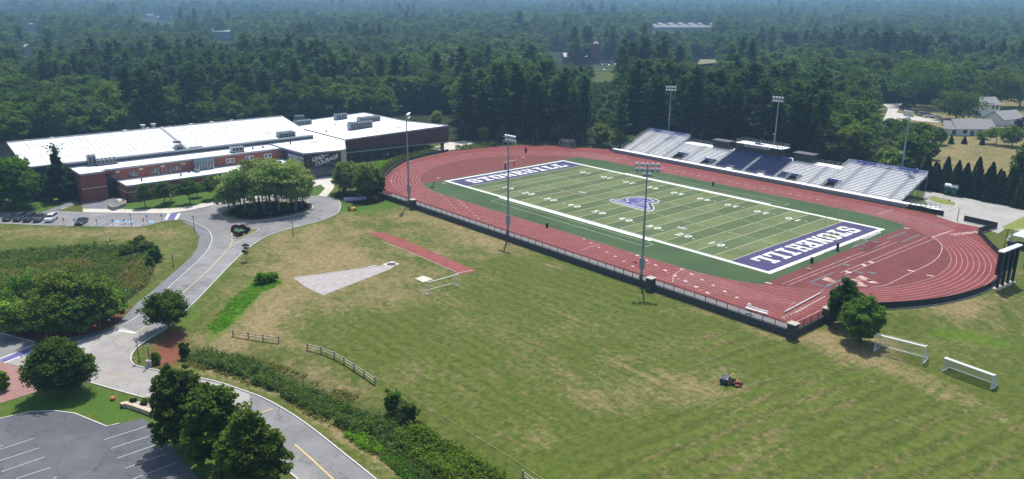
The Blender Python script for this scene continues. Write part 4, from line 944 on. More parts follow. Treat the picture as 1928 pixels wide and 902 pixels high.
# marsh trees, bottom left
for i, (px, py, tp, wd, lb) in enumerate(((60,612,512,92,'bright leafy tree at the left of the marsh clump'),(18,600,530,70,'leafy tree at the far left edge of the marsh clump'),(110,622,505,92,'tall leafy tree in the middle of the marsh clump'),(150,608,500,84,'tallest leafy tree of the marsh clump near the footpath'),(188,618,520,78,'leafy tree at the right of the marsh clump'),(90,640,548,80,'low dark tree at the front of the marsh clump beside the yellow sign'),(215,600,545,50,'small leafy tree closest to the footpath lamp'),(30,632,560,70,'low front tree at the left edge of the marsh clump'),(150,632,560,70,'low front tree by the red mulch of the footpath'))):
    solo_broad(px, py, wd, tp, lb, L_marsh, 370+i, 95, 55, .22, low=.12, cl=.26)
for i, (px, py, tp, wd, lb, lm) in enumerate(((292,492,464,30,'round dark bush at the right corner of the marsh',L_maple),(284,505,482,16,'small green bush below the dark one at the marsh corner',L_brush),(262,470,447,38,'spreading green bush at the top right of the marsh',L_maple),(240,478,460,34,'low green bush in the upper marsh',L_brush),(276,476,452,30,'leafy bush behind the round dark one at the marsh corner',L_brush),(494,534,514,30,'bright green bush at the head of the lush grass swale',L_lush),(513,530,513,26,'second bright bush at the head of the lush grass swale',L_lush),(294,684,663,18,'small green shrub in the red mulch at the road junction',L_lush),(348,668,640,20,'dark shrub behind the mulch bed at the junction',L_maple),(741,772,732,40,'dark rounded bush where the ditch thicket meets the practice field',L_maple),(768,790,752,44,'leafy bush behind the dark rounded one by the practice field',L_brush),(8,735,696,22,'small green bush cut by the left edge beside the brick paving',L_lush),(802,270,232,46,'pale green bush behind the far corner of the sports building',L_birch))):
    solo_broad(px, py, wd, tp, lb, lm, 390+i, 60, 50, .17 if py > 400 else .3, low=0, name='bush', cat='bush', cl=.3)
# --- ground cover that nobody could count
def tufts(name, poly, n, hr, lr, mt_, label, cat, seed, leaf=.16, per=22, dens=None, wpoly=None):
    r = np.random.default_rng(seed); P = wpoly or W(poly); xs_ = [p[0] for p in P]; ys_ = [p[1] for p in P]
    X = r.uniform(min(xs_), max(xs_), n*4); Y = r.uniform(min(ys_), max(ys_), n*4); k = inside(X, Y, P)
    if dens is not None: k &= r.random(n*4) < dens(X, Y)
    X = X[k][:n]; Y = Y[k][:n]; m_ = len(X); Z = Hf(X, Y); hs = r.uniform(*hr, m_)*(.5+noise2(X, Y, 5, seed)); ls = r.uniform(*lr, m_)
    q = r.normal(size=(m_, per, 3)); q /= np.linalg.norm(q, axis=2)[..., None]; q *= r.random((m_, per, 1))**.5
    C = np.stack([X, Y, Z+hs*.5], 1)[:, None]+q*np.stack([ls, ls, hs*.55], 1)[:, None]; v = np.clip(r.random((m_, 1))*.7+r.random((m_, per))*.3, 0, 1)
    C = C.reshape(-1, 3); me_ = leaves_mesh(name, C, leaf*(.7+.6*r.random(len(C))), mt_, up=.1, seed=seed, aspect=1.3, vals=v.ravel()); return tag(link(name, me_), label, cat, kind='stuff')
tufts('ditch_thicket', [(340,664),(380,656),(420,660),(470,678),(520,700),(570,722),(620,742),(660,760),(710,780),(750,792),(800,818),(870,856),(940,902),(1010,955),(1010,1010),(830,930),(770,888),(720,856),(680,826),(640,798),(590,774),(540,748),(500,728),(450,706),(400,690),(350,674)], 3300, (.5,1.7), (.4,.85), L_brush, 'dense green weed thicket filling the ditch beside the road', 'thicket', 501, .15, 22, dens=lambda X, Y: .12+1.1*sstep(.28, .55, noise2(X, Y, 4, 8)*.6+noise2(X, Y, 1.5, 18)*.4))
tufts('tall_thicket', [(745,790),(800,812),(870,850),(940,896),(1010,950),(1010,1010),(880,940),(800,875),(750,830)], 900, (1.2,2.6), (.5,.95), L_maple2, 'tall dark green brush at the bottom end of the ditch thicket', 'thicket', 509, .16, 26)
tufts('ditch_weeds', [(345,650),(470,662),(560,690),(640,725),(700,750),(760,790),(800,905),(740,880),(660,825),(600,790),(520,745),(440,712),(370,694),(338,672)], 1900, (.2,.6), (.3,.7), L_weed, 'yellowish weeds fringing the ditch thicket', 'weeds', 502, .12, 12, dens=lambda X, Y: .05+.9*sstep(.45, .7, noise2(X, Y, 6, 9)))
tufts('lush_weeds', [(655,805),(690,822),(718,842),(712,852),(680,842),(652,818)], 160, (.4,.9), (.3,.6), L_lush, 'bright green weeds on the road side of the ditch thicket', 'weeds', 503, .12, 22)
tufts('lush_weeds', [(716,838),(760,862),(815,900),(870,950),(830,950),(770,905),(722,865)], 420, (.4,.9), (.3,.6), L_lush, 'lower strip of bright green weeds ending at the bottom edge', 'weeds', 513, .12, 22)
tufts('swale_grass', [(392,616),(438,560),(475,535),(525,524),(530,535),(492,552),(460,582),(428,616),(405,626)], 900, (.08,.3), (.3,.6), L_lush, 'bright lush grass in the narrow swale beside the curved road', 'grass', 520, .09, 16, dens=lambda X, Y: .2+.8*noise2(X, Y, 3, 4))
tufts('marsh_reeds', [(-60,480),(100,468),(200,464),(262,470),(290,497),(278,532),(238,565),(208,598),(150,620),(-60,628)], 6000, (.5,1.2), (.4,1.0), L_reed, 'dark green marsh reeds filling the hollow left of the road', 'reeds', 504, .18, 14)
tufts('marsh_weeds', [(-20,500),(120,492),(230,480),(285,502),(275,535),(238,565),(120,560),(0,540)], 3000, (.7,1.3), (.5,1.0), L_weed, 'olive and tan weeds among the marsh reeds', 'weeds', 505, .17, 12, dens=lambda X, Y: sstep(.38, .62, noise2(X, Y, 11, 4)))
tufts('island_underplanting', [(430,405),(450,412),(475,414),(510,411),(550,403),(575,397),(580,389),(560,384),(500,384),(450,390)], 900, (.5,1.2), (.5,.8), L_red, 'dark reddish shrubs under the birch grove on the island', 'shrubs', 506, .16, 18)
tufts('island_groundcover', [(440,403),(470,410),(510,407),(548,400),(560,390),(500,386),(455,392)], 500, (.6,1.4), (.5,.9), L_brush, 'green undergrowth beneath the birch grove on the island', 'undergrowth', 507, .16, 18)
tufts('entrance_planting', [(632,372),(640,364),(700,374),(722,376),(712,384),(690,386),(655,382)], 240, (.5,1.1), (.5,.9), L_red, 'reddish shrubs under the clump of trees beside the entrance plaza', 'shrubs', 508, .16, 18)
tufts('bank_shrubs', [(665,322),(700,302),(790,298),(830,294),(838,287),(830,282),(795,290),(700,296),(655,312)], 420, (.5,1.3), (.7,1.1), L_lush, 'light green shrubs on the bank between the building and the track hedge', 'shrubs', 509, .2, 22, wpoly=[(-76,-37),(-84,-28),(-92,-14),(-98.5,0),(-100.5,4),(-102,0),(-100,-12),(-96,-26),(-84,-40)])
# swale grass, flower bushes
fb = [(440,431.5),(444.5,429.5),(452,431),(457.5,429.5),(461,432.5),(467,434.5),(443,442),(448,445),(455,442.5),(464.5,438.5),(438.5,436)]
fcm = broad_crown('crown', .58, 0, 1.0, 20, 40, .11, L_red, 601, cl=.35)[0]; ftm = trunk_mesh('stem', .6, .05, bark)
for (px, py) in fb:
    g = at(px, py+1.5); e = empty('purple_shrub', (g.x, g.y, GZ+.13), 'rounded purple-leaved shrub in the ring on the small triangular island', 'shrub', 'purple shrubs on the small island', rr_.uniform(0,6)); link('crown', fcm, e); link('stem', ftm, e)
g = at(453,437.5); e = empty('flower_bed', (g.x,g.y,GZ+.13), 'patch of pale turquoise plants in the middle of the small triangular island', 'flower bed')
rf = np.random.default_rng(3); Cc = rf.normal(size=(500,3))*np.array([1.0,.8,.12])+np.array([0,0,.3]); link('foliage', leaves_mesh('foliage', Cc, np.full(500,.12), leaf_mat('turquoise_plants', (.14,.36,.26),(.28,.55,.42), .2), seed=3), e)
for i, (px, py, lb) in enumerate(((251.5,761,'left of the two purple shrubs behind the low stone wall'),(271.5,766.5,'right of the two purple shrubs behind the low stone wall'))):
    g = at(px, py+2); e = empty('purple_shrub', (g.x, g.y, GZ), lb, 'shrub', 'purple shrubs behind the stone wall'); link('crown', fcm, e); link('stem', ftm, e)
# ------------------------------------------------------------------ sports building
def atx(px, py, X):
    d = (px-964)/F*RT - (py-451)/F*UP + FW; g = CAM+(X-CAM[0])/d[0]*d; return Vector((float(g[0]), float(g[1]), float(g[2])))
roofw = mat('white_roof_membrane', (0.76,0.78,0.81), .75, (0.85,0.86,0.88), .18, scale2=.5, spread=(.3,.6))
arenar = mat('arena_roof_metal', (0.56,0.575,0.575), .7, (0.64,0.645,0.64), .12, scale2=.5, spread=(.3,.7))
brick = mat('red_brick', (0.20,0.062,0.045), .9, (0.27,0.09,0.065), 2.5, scale2=8)
teal = mat('dark_blue_grey_cladding', (0.045,0.06,0.075), .6, (0.06,0.078,0.095), .5)
navy = mat('navy_cladding', (0.022,0.03,0.058), .45, (0.03,0.04,0.075), .4)
dkred = mat('dark_red_cladding', (0.075,0.024,0.024), .55, (0.11,0.036,0.034), .9, scale2=3)
glass = mat('dark_window_glass', (0.02,0.026,0.03), .12, (0.035,0.045,0.05), .3, spec=.6)
glass2 = mat('grey_curtain_glass', (0.07,0.085,0.095), .25, (0.11,0.125,0.13), .5, spec=.5)
frame = mat('pale_window_frame', (0.62,0.62,0.60), .6)
cream = mat('cream_stone', (0.52,0.45,0.36), .85, (0.60,0.53,0.43), 1.0)
edge = mat('metal_roof_edge', (0.34,0.37,0.41), .45, metal=.2)
hv = mat('hvac_metal', (0.20,0.25,0.29), .55, (0.27,0.32,0.36), .8, metal=.3)
hvd = mat('hvac_dark', (0.05,0.065,0.08), .6)
stain = mat('roof_stain', (0.33,0.30,0.26), .9, (0.5,0.48,0.45), .8)
SB = empty('sports_building', (-104, -60, GZ), 'long low brick sports building with white roofs and a dark overhanging right wing', 'building')
def sb(mbx, name, m, label=None):
    o = mbx.build(name, m, SB); o.matrix_parent_inverse = Matrix.Translation(-SB.location)
    if label: o['label'] = label
    return o
def rooft(name, pts, z, m, label=None, parap=.35):
    b = MB(); b.poly([(x, y, (z if not callable(z) else z(x, y))) for x, y in pts]); r = sb(b, name, m, label)
    b = MB(); zz = [z if not callable(z) else z(x, y) for x, y in pts]; P = list(pts)+[pts[0]]; Z_ = zz+[zz[0]]
    for i in range(len(pts)): b.bar((P[i][0], P[i][1], Z_[i]+.0), (P[i+1][0], P[i+1][1], Z_[i+1]), .32, .5)
    o = b.build('parapet', edge, r); return r
def wall(name, p, q_, z0, z1, m, t=.3, label=None, zq=None):
    """upright slab from p to q (plan)"""
    p = Vector(p[:2]); q_ = Vector(q_[:2]); d = (q_-p).normalized(); n = Vector((-d.y, d.x))*t/2; zq = z1 if zq is None else zq; b = MB()
    a, c, e, f = p-n, q_-n, q_+n, p+n
    lo = [(*v, z0) for v in (a, c, e, f)]; hi = [(*a, z1), (*c, zq), (*e, zq), (*f, z1)]; n0 = 0
    b.v = lo+hi; b.f = [(0,3,2,1),(4,5,6,7),(0,1,5,4),(1,2,6,5),(2,3,7,6),(3,0,4,7)]; b.mi = [0]*6
    return sb(b, name, m, label)
# arena
AY0, AY1, AXE, AXR, AXF, AZE, AZR = -125.5, -38.5, -114.0, -137.0, -160.0, 8.0, 12.0
b = MB(); b.quad((AXE,AY0,AZE),(AXE,AY1,AZE),(AXR,AY1,AZR),(AXR,AY0,AZR)); b.quad((AXR,AY0,AZR),(AXR,AY1,AZR),(AXF,AY1,AZE),(AXF,AY0,AZE))
n_ = 60
for i in range(n_+1):
    y = AY0+(AY1-AY0)*i/n_; b.bar((AXE,y,AZE+.03),(AXR,y,AZR+.03),.07,.10)
ar = sb(b, 'arena_roof', arenar, 'pale grey ribbed metal roof over the arena hall')
b = MB(); b.bar((AXE+.1,AY0,AZE),(AXE+.1,AY1,AZE),.3,.45); b.bar((AXR,AY0-.1,AZR+.1),(AXR,AY1,AZR+.1),.5,.25)
sm = at(335,262,10.2); b.bar((AXE,sm.y,AZE+.15),(AXR,sm.y,AZR+.15),.7,.35); b.build('roof_trim', edge, ar).matrix_parent_inverse = ar.matrix_parent_inverse if False else Matrix.Identity(4)
def onslope(px, py):
    g = at(px, py, 10)
    for _ in range(4): g = at(px, py, AZE+(AXE-g.x)/(AXE-AXR)*(AZR-AZE))
    return g
for (px, py) in ((51,266),(99,261),(145,257),(192,252.5),(236,247),(278,243),(320,240),(360,235),(399,231),(436,228)):
    g = onslope(px, py+1.5); b = MB(); b.box(g.x-.5,g.x+.5,g.y-.6,g.y+.6,g.z-.1,g.z+.7); b.build('ridge_vent', frame, ar)
for (px, py) in ((269,241),(289,239)):
    g = onslope(px, py); b = MB(); b.tube([(g.x,g.y,g.z-.1),(g.x,g.y,g.z+.9)], .6, 10); b.tube([(g.x,g.y,g.z+.9),(g.x,g.y,g.z+1.2)], [1.0,.9], 10); b.build('roof_fan', frame, ar)
for (px, py) in ((306,248),(333,268)):
    g = onslope(px, py); b = MB(); b.box(g.x-.9,g.x+.9,g.y-1.0,g.y+1.0,g.z-.1,g.z+.35); b.build('roof_hatch', hvd, ar)
b = MB()
for (y) in (AY0,):
    b.poly([(AXE,0),(AXR,0),(AXF,0)], 0); b = MB(); n0 = 0
    b.quad((AXE,y,GZ-1),(AXE,y,AZE),(AXR,y,AZR),(AXR,y,GZ-1)); b.quad((AXR,y,GZ-1),(AXR,y,AZR),(AXF,y,AZE),(AXF,y,GZ-1))
sb(b, 'gable_wall', teal, 'dark blue-grey gable wall of the arena')
b = MB(); b.quad((AXE-.2,AY0,GZ-1),(AXE-.2,AY1,GZ-1),(AXE-.2,AY1,AZE),(AXE-.2,AY0,AZE)); b.quad((AXF,AY0,GZ-1),(AXF,AY0,AZE),(AXF,AY1,AZE),(AXF,AY1,GZ-1)); b.quad((AXE,AY1,5),(AXF,AY1,5),(AXF,AY1,AZE),(AXE,AY1,AZE)); b.tri((AXE,AY1,AZE),(AXF,AY1,AZE),(AXR,AY1,AZR))
sb(b, 'arena_wall', teal)
# brick range
BX, BR, LX, LR = -104.3, 6.6, -95.0, 3.2
wall('brick_wall', (-102.1,-114.9), (-102.1,-108.6), GZ-1, BR, brick, label='tall brick corner block')
wall('brick_wall', (-115,-114.9), (-102.1,-114.9), GZ-1, BR, brick)
wall('brick_wall', (-102.1,-108.6), (BX,-108.6), GZ-1, BR, brick)
wall('brick_wall', (BX,-108.6), (BX,-54.6), GZ-1, BR, brick, label='long red brick upper wall above the low roof')
rooft('upper_roof', [(-102.1,-114.9),(-102.1,-108.6),(BX,-108.6),(BX,-54.6),(AXE+.1,-54.6),(AXE+.1,-114.9)], BR, roofw)
wall('brick_wall', (LX,-105.3), (LX,-54.4), GZ-1, LR, brick, label='low front brick wall facing the lawn')
wall('brick_wall', (BX,-105.3), (LX,-105.3), GZ-1, LR, brick)
rooft('lower_roof', [(LX,-105.3),(LX,-54.4),(BX+.2,-54.4),(BX+.2,-105.3)], LR, roofw)
b = MB(); b.box(LX+.15, LX+.24, -105.3, -56, 1.35, 1.55); b.box(-101.95,-101.86,-114.9,-108.6,2.5,2.72); b.box(BX+.2,LX,-105.55,-105.45,1.35,1.55); sb(b, 'stone_band', cream)
b = MB(); b.box(-103.9,-103.7,-108.3,-105.6,GZ,BR-1.2); sb(b, 'stair_window', glass)
for px0, px1 in ((242,260),(284,300),(324,342)):
    y0 = atx(px0, 325, BX).y; y1 = atx(px1, 325, BX).y; b = MB(); b.box(BX+.14,BX+.2,y0,y1,4.15,5.35); w_ = sb(b, 'window', glass2); b = MB(); b.box(BX+.2,BX+.24,(y0+y1)/2-.06,(y0+y1)/2+.06,4.15,5.35); b.box(BX+.2,BX+.25,y0,y1,4.08,4.15); b.build('frame', frame, w_)
for px0, px1 in ((425,432.5),(433.5,441),(462,469),(470,477),(497.5,504),(505,512)):
    yy = 302; y0 = atx(px0, yy, BX).y; y1 = atx(px1, yy, BX).y; b = MB(); b.box(BX+.2,BX+.23,y0+.18,y1-.18,4.3,5.4); w_ = sb(b, 'window', glass2); b = MB(); b.box(BX+.15,BX+.2,y0,y1,4.1,5.6); b.build('frame', frame, w_)
for px0, px1 in ((217,225),(261,269),(303,311),(342,350)):
    y0 = atx(px0, 320, BX).y; y1 = atx(px1, 320, BX).y; b = MB(); b.box(BX+.15,BX+.22,y0,y1,5.5,5.95); sb(b, 'louvre', cream)
y0, y1 = atx(364,312,BX).y, atx(401,308,BX).y; b = MB(); b.box(BX-.2,BX+1.2,y0,y1,LR,BR+.3); m_ = sb(b, 'glazed_bay', mat('bay_cladding', (0.16,0.22,0.25), .6), 'grey-green glazed bay in the upper brick wall')
b = MB(); b.box(BX+1.2,BX+1.26,y0+.4,y1-.4,LR+.3,LR+2.2); g_ = b.build('window', glass2, m_); b = MB()
for i in range(7): y = y0+.4+(y1-y0-.8)*i/6; b.box(BX+1.26,BX+1.3,y-.05,y+.05,LR+.3,LR+2.2)
b.build('frame', frame, g_)
for px0, px1 in ((271,291),(400,425),(330,350)):
    y0, y1 = atx(px0, 362 if px0 < 300 else 345, LX).y, atx(px1, 362 if px0 < 300 else 345, LX).y; b = MB(); b.box(LX+.15,LX+.2,y0,y1,-.3,1.2); sb(b, 'window', glass)
b = MB(); b.box(LX+.1,LX+.16,-80,-56,0,LR-.2); sb(b, 'curtain_glazing', navy)
b = MB(); b.box(-96.5,-94.7,-105.5,-105.42,GZ,1.0); sb(b, 'entrance_door', glass)
# entrance block + wing
E0, E1, E2, W0, W1 = (BX,-54.6), (-90.7,-53.8), (-88.5,-42.3), (-104.9,-31.5), (-100.4,9.2)
RZ = 6.7
wall('side_wall', E0, E1, GZ-1, RZ, navy, label='navy side wall with white lettering')
lead = wall('entrance_wall', E1, E2, GZ-1, RZ, mat('entrance_dark_brick', (0.035,0.018,0.022), .5, (0.06,0.028,0.03), 1.0), label='dark entrance wall with white slogan')
wall('cream_pier', E2, (-88.9,-40.2), GZ-1, RZ-.05, cream, t=.5, label='cream stone pier beside the slogan wall')
wall('return_wall', (-88.9,-40.2), W0, GZ-1, RZ, navy)
rooft('entrance_roof', [E0, E1, E2, (-88.9,-40.2), W0, (-151.5,-31.5), (-150.5,AY1+.2), (AXE,AY1+.2), (AXE,-54.6)], RZ, roofw)
zf = lambda x, y: RZ+(y+31.5)/40.7*1.5 if y > -31.5 else RZ
rooft('wing_roof', [W0, W1, (-121,3.8), (-151,3.8), (-151.5,-31.5)], zf, roofw, 'white roof of the long right wing')
SOF = 2.2
wall('fascia', W0, W1, SOF, RZ-.05, dkred, label='long overhanging dark red fascia of the wing', zq=8.15)
wall('fascia', W1, (-121,3.8), SOF, 8.15, dkred, zq=8.0)
wall('back_wall', (-121,3.8), (-151,3.8), GZ-1, 7.9, dkred)
def lerp2(a, c, t): return (a[0]+(c[0]-a[0])*t, a[1]+(c[1]-a[1])*t)
b = MB(); b.poly([W0, W1, (-121,3.8), (-112,-31.5)], SOF); sb(b, 'soffit', teal)
b = MB(); o_ = .22
b.bar((W0[0]+o_,W0[1],SOF+.1),(W1[0]+o_,W1[1],SOF+.1),.25,.35); sb(b, 'fascia_trim', edge)
for i in range(22):
    p = lerp2(W0, W1, (i+.5)/22); b = MB(); b.box(p[0]+.15,p[0]+.2,p[1]-.7,p[1]+.7,SOF+.45,SOF+1.35); 
    if i < 12: sb(b, 'strip_window', glass)
G0, G1 = (-107.7,-31.5), (-104.4,1.2)
wall('ground_floor_glazing', G0, G1, GZ-1, SOF, glass)
for i in range(8):
    p = lerp2((-107.3,-28.6), G1, i/7); b = MB(); b.box(p[0]-.1,p[0]+.5,p[1]-.75,p[1]+.75,GZ-.5,SOF); sb(b, 'brick_pier', brick)
b = MB(); b.box(-102.2,-101.3,6.8,7.8,GZ-.5,SOF); sb(b, 'end_column', teal)
# curtain glazing of the entrance
dv = (Vector(E2)-Vector(E1)).normalized(); nv_ = Vector((dv.y, -dv.x))
def onlead(s, z, off=.2): p = Vector(E1)+dv*s+nv_*off; return (p.x, p.y, z)
def leadbox(s0, s1, z0, z1, off0, off1, name, m, parent=lead):
    b = MB(); a = [onlead(s0,0,off0)[:2], onlead(s1,0,off0)[:2], onlead(s1,0,off1)[:2], onlead(s0,0,off1)[:2]]; b.prism([Vector(x) for x in a], z0, z1); return b.build(name, m, parent)
cg = leadbox(1.2, 11.2, GZ, 1.9, .16, .24, 'curtain_glazing', glass2)
for i in range(12): leadbox(1.2+i*.9, 1.27+i*.9, GZ, 1.9, .24, .3, 'mullion', teal)
leadbox(.8, 11.4, 1.9, 2.6, .16, .5, 'canopy_band', navy)
leadbox(.9, 11.3, GZ-.1, GZ+.5, .17, .28, 'plinth', navy)
leadbox(6.5, 9.5, 2.7, 3.6, .16, .2, 'window', glass2)
tw = mat('sign_white', (0.8,0.8,0.8), .6)
def rot_dirs(base, deg): a = R(deg); return (base*math.cos(a)+Vector((0,0,1))*math.sin(a)), (Vector((0,0,1))*math.cos(a)-base*math.sin(a))
d3 = Vector((dv.x, dv.y, 0))
for body, s, z, size, deg, bold in (('LEAD', 4.2, 4.95, 1.75, 12, .04), ('WITH', 6.6, 5.55, .75, 12, .01), ('COURAGE', 6.9, 4.0, 1.75, 17, .04)):
    xd, yd = rot_dirs(d3, deg); place_text('slogan', body, size, onlead(s, z, .24), xd, yd, tw, lead, bold=bold, shear=.25, spacing=.92)
sv = (Vector(E1)-Vector(E0)).normalized(); sn = Vector((sv.y, -sv.x)); s3 = Vector((sv.x, sv.y, 0))
def onside(s, z): p = Vector(E0)+sv*s+sn*.2; return (p.x, p.y, z)
for body, z in (('SALLY BLAIR AMES', 5.1), ('SPORTS COMPLEX', 3.9)):
    place_text('wall_lettering', body, 1.15, onside(8.6, z), s3, (0,0,1), tw, SB, bold=.02, align='CENTER').matrix_parent_inverse = Matrix.Translation(-SB.location)
# rooftop plant
def hvac(px0, px1, pyb, z, h, dpt, name='rooftop_unit', m=hv, ang=None, step=1.1):
    h *= 1.35
    a = at(px0, pyb+(1 if px1-px0 < 30 else 2), z); c = at(px1, pyb-(px1-px0)*.10, z); L_ = c.y-a.y; x1 = a.x; b = MB(); y = a.y
    b.box(x1-dpt, x1, a.y, c.y, z+.25, z+h, 0); b.box(x1-dpt-.1,x1+.1,a.y-.1,c.y+.1,z,z+.25,1)
    while y < c.y-.5: b.box(x1, x1+.06, y+.12, min(y+step-.12, c.y-.1), z+.5, z+h-.3, 1); b.box(x1-dpt*.75,x1-dpt*.25,y+.2,min(y+step-.2,c.y-.1),z+h,z+h+.18,1); y += step
    return sb(b, name, [m, hvd])
hvac(183,219,311,BR,1.3,1.8); hvac(168,181,312.5,BR,2.2,1.9); hvac(346,380,288.5,BR,1.2,1.8); hvac(334,345,291,BR,2.1,1.9)
hvac(438,459,287.5,BR,1.3,2.2, m=mat('pale_metal',(0.42,0.45,0.48),.6)); hvac(527,556,267,RZ,2.3,2.4); hvac(559,585,237,RZ,1.5,2.6); hvac(558,571,228,RZ,1.6,2.0)
hvac(634,652,229,RZ,2.2,2.4); hvac(661,698,246,RZ,2.3,2.6); hvac(678,712,235,RZ,2.2,2.4)
for (px, py, z, r_, h) in ((555,249,RZ,1.0,1.5),(508,267,RZ,.9,.6),(487.5,272,BR,.35,.9),(476,281,BR,.4,.6),(495,279,BR,.4,.6),(547,272,RZ,.3,.8),(615,249,RZ,.3,.8),(631,238,RZ,.3,.9),(654,241,RZ,.3,.8),(245,337,LR,.45,1.0),(277,332,LR,.45,.8),(267,341,LR,.3,.7),(341,332,LR,.3,.8),(356,325,LR,.4,.8),(372,324,LR,.9,1.1),(364,319,LR,.9,1.2),(427,310,LR,.3,.7),(494,298.5,LR,.3,.7),(349,321,LR,.3,.8)):
    g = at(px, py, z); b = MB(); b.tube([(g.x,g.y,z-.02),(g.x,g.y,z+h)], r_*.8, 8); b.tube([(g.x,g.y,z+h*.8),(g.x,g.y,z+h)], r_, 8); sb(b, 'roof_vent', hv if r_ > .5 else hvd)
for (px, py) in ((300,332),(307,331),(314,330),(322,329)):
    g = at(px, py, LR); b = MB(); b.tube([(g.x,g.y,LR),(g.x,g.y,LR+2.6)], .1, 5); sb(b, 'flue_pipe', hv)
for (px, py, w_, h_) in ((591,268,5.5,1.6),(613,252,3,.8),(652,257,3,.8),(711,251,2.6,.8),(753,245,4,1.3),(708,250,2,.6),(583,233,2,.7)):
    g = at(px, py, RZ); b = MB(); z = zf(g.x, g.y)+.03; b.poly([(g.x+h_*math.cos(t)*(1+.2*math.sin(3*t)), g.y+w_/2*math.sin(t)*(1+.15*math.cos(2*t)), z) for t in [i*.524 for i in range(12)]]); sb(b, 'roof_stain', stain)
# stone wall + steps by the side door
b = MB(); b.kerb(smooth([tuple(at(*p))[:2] for p in [(205,391),(214,397),(222,394),(236,389),(237,384)]], 2), .5, GZ, GZ+1.0)
tag(b.build('stone_retaining_wall', mat('grey_stone', (0.22,0.2,0.17), .9, (0.32,0.29,0.25), 1.2)), 'curved low grey stone wall beside the brick building steps', 'wall')
b = MB()
for i in range(4): b.box(-97-i*.35+.4, -94-i*.35, -108.2+i*.1, -106, GZ, GZ+.2+.17*i)
tag(b.build('concrete_steps', conc), 'short flight of pale concrete steps at the recessed door of the brick building', 'steps')
# ------------------------------------------------------------------ houses and far buildings
sid = mat('white_siding', (0.74,0.76,0.78), .7, (0.80,0.81,0.82), .6); shg = mat('grey_shingles', (0.24,0.235,0.24), .9, (0.32,0.31,0.315), 1.2, scale2=5)
def house(name, label, c, L_, Wd, ang, wallh, ridge, wins=(), over=.5, cat='house', z0=0.0, wm=None, rm=None, doors=()):
    e = empty(name, (c[0], c[1], z0), label, cat, rz=ang); b = MB(); x, y = L_/2, Wd/2
    for s in (-1, 1): b.quad((-x*s,-y*s,-.5),(x*s,-y*s,-.5),(x*s,-y*s,wallh),(-x*s,-y*s,wallh))
    for s in (-1, 1):
        b.quad((x*s,-y*s,-.5),(x*s,y*s,-.5),(x*s,y*s,wallh),(x*s,-y*s,wallh)); b.tri((x*s,-y*s,wallh),(x*s,y*s,wallh),(x*s,0,ridge))
    b.build('wall', wm or sid, e); b = MB(); k = (ridge-wallh)/y
    for s in (-1, 1):
        yo = y+over; zo = wallh-k*over; a = ((-x-over), 0, ridge+.12), ((x+over), 0, ridge+.12), ((x+over), s*yo, zo+.12), ((-x-over), s*yo, zo+.12)
        b.quad(*(a if s < 0 else a[::-1])); b.quad(a[3], a[2], (a[2][0],a[2][1],a[2][2]-.18), (a[3][0],a[3][1],a[3][2]-.18))
        for xx in (-1, 1): b.bar((xx*(x+over),0,ridge+.02),(xx*(x+over),s*yo,zo+.02),.12,.2)
    b.build('roof', rm or shg, e)
    for (side, u, z, w_, h_) in wins:
        b = MB(); b2 = MB()
        if side == 'f': b.box(u-w_/2,u+w_/2,-y-.05,-y-.02,z,z+h_); b2.box(u-w_/2-.12,u+w_/2+.12,-y-.02,-y,z-.12,z+h_+.12)
        elif side == 'r': b.box(x+.02,x+.05,u-w_/2,u+w_/2,z,z+h_); b2.box(x,x+.02,u-w_/2-.12,u+w_/2+.12,z-.12,z+h_+.12)
        w2 = b.build('window', glass, e); b2.build('frame', frame, w2)
    for (u, w_, h_) in doors: b = MB(); b.box(u-w_/2,u+w_/2,-y-.05,-y-.01,0,h_); b.build('door', glass2, e)
    return e
p, q_ = at(1802,257,0), at(1842,257,0)
def house_px(name, label, a, c, depth, wallh, ridge, **k):
    A, C = at(*a, 0), at(*c, 0); d = Vector((C.x-A.x, C.y-A.y)); n = Vector((-d.y, d.x)).normalized(); L_ = d.length; m = (A+C)/2; m = (m.x+n.x*depth/2, m.y+n.y*depth/2)
    return house(name, label, m, L_, depth, math.atan2(d.y, d.x), wallh, ridge, **k), L_
house_px('white_house', 'long single-storey white house with a grey hipped roof facing the tan lawn', (1800,255.5), (1872,256), 10, 3.0, 6.2, wins=[('f',-4.4,1.0,1.7,1.3),('f',1.6,1.0,1.7,1.3)], doors=[(-1.4,1.6,2.1)])
house_px('white_house_annex', 'lower left wing of the long white house with grey shingles', (1776,254), (1799,255.5), 8, 2.8, 5.4, wins=[('f',1.5,.4,1.4,1.9)])
house_px('tall_white_house', 'two-storey white house with a grey gable roof and four windows', (1846,221), (1880,220), 9, 6.0, 9.0, wins=[('f',1.2,.9,1.2,1.5),('f',3.4,.9,1.2,1.5),('f',1.2,3.8,1.2,1.5),('f',3.4,3.8,1.2,1.5),('r',-1.5,3.8,1.1,1.5)])
house_px('white_garage', 'white outbuilding with a pale grey gable roof at the right edge', (1888,238), (1926,234), 9, 3.0, 6.0, wins=[('f',1,1,1.2,1.2)])
def farb(px0, px1, py, z, name, label, depth, wallh, ridge, wm, rm=None, dz=0):
    A, C = at(px0, py, z), at(px1, py, z); g = Vector(((A.x+C.x)/2, (A.y+C.y)/2)); return house(name, label, g, (C-A).length, depth, math.atan2(C.y-A.y, C.x-A.x), wallh, ridge, z0=z, wm=wm, rm=rm, cat='building')
farb(1060,1112,121,-3,'brick_school','distant low red brick building with a pale roof beyond the pines',22,7,10,brick,mat('pale_shingles',(0.42,0.42,0.43),.8))
g = at(1121,121,-3); b = MB(); b.box(g.x-3,g.x+3,g.y-3,g.y+3,-3,15); e = tag(b.build('brick_tower', brick), 'square dark brick tower beside the distant brick building', 'tower')
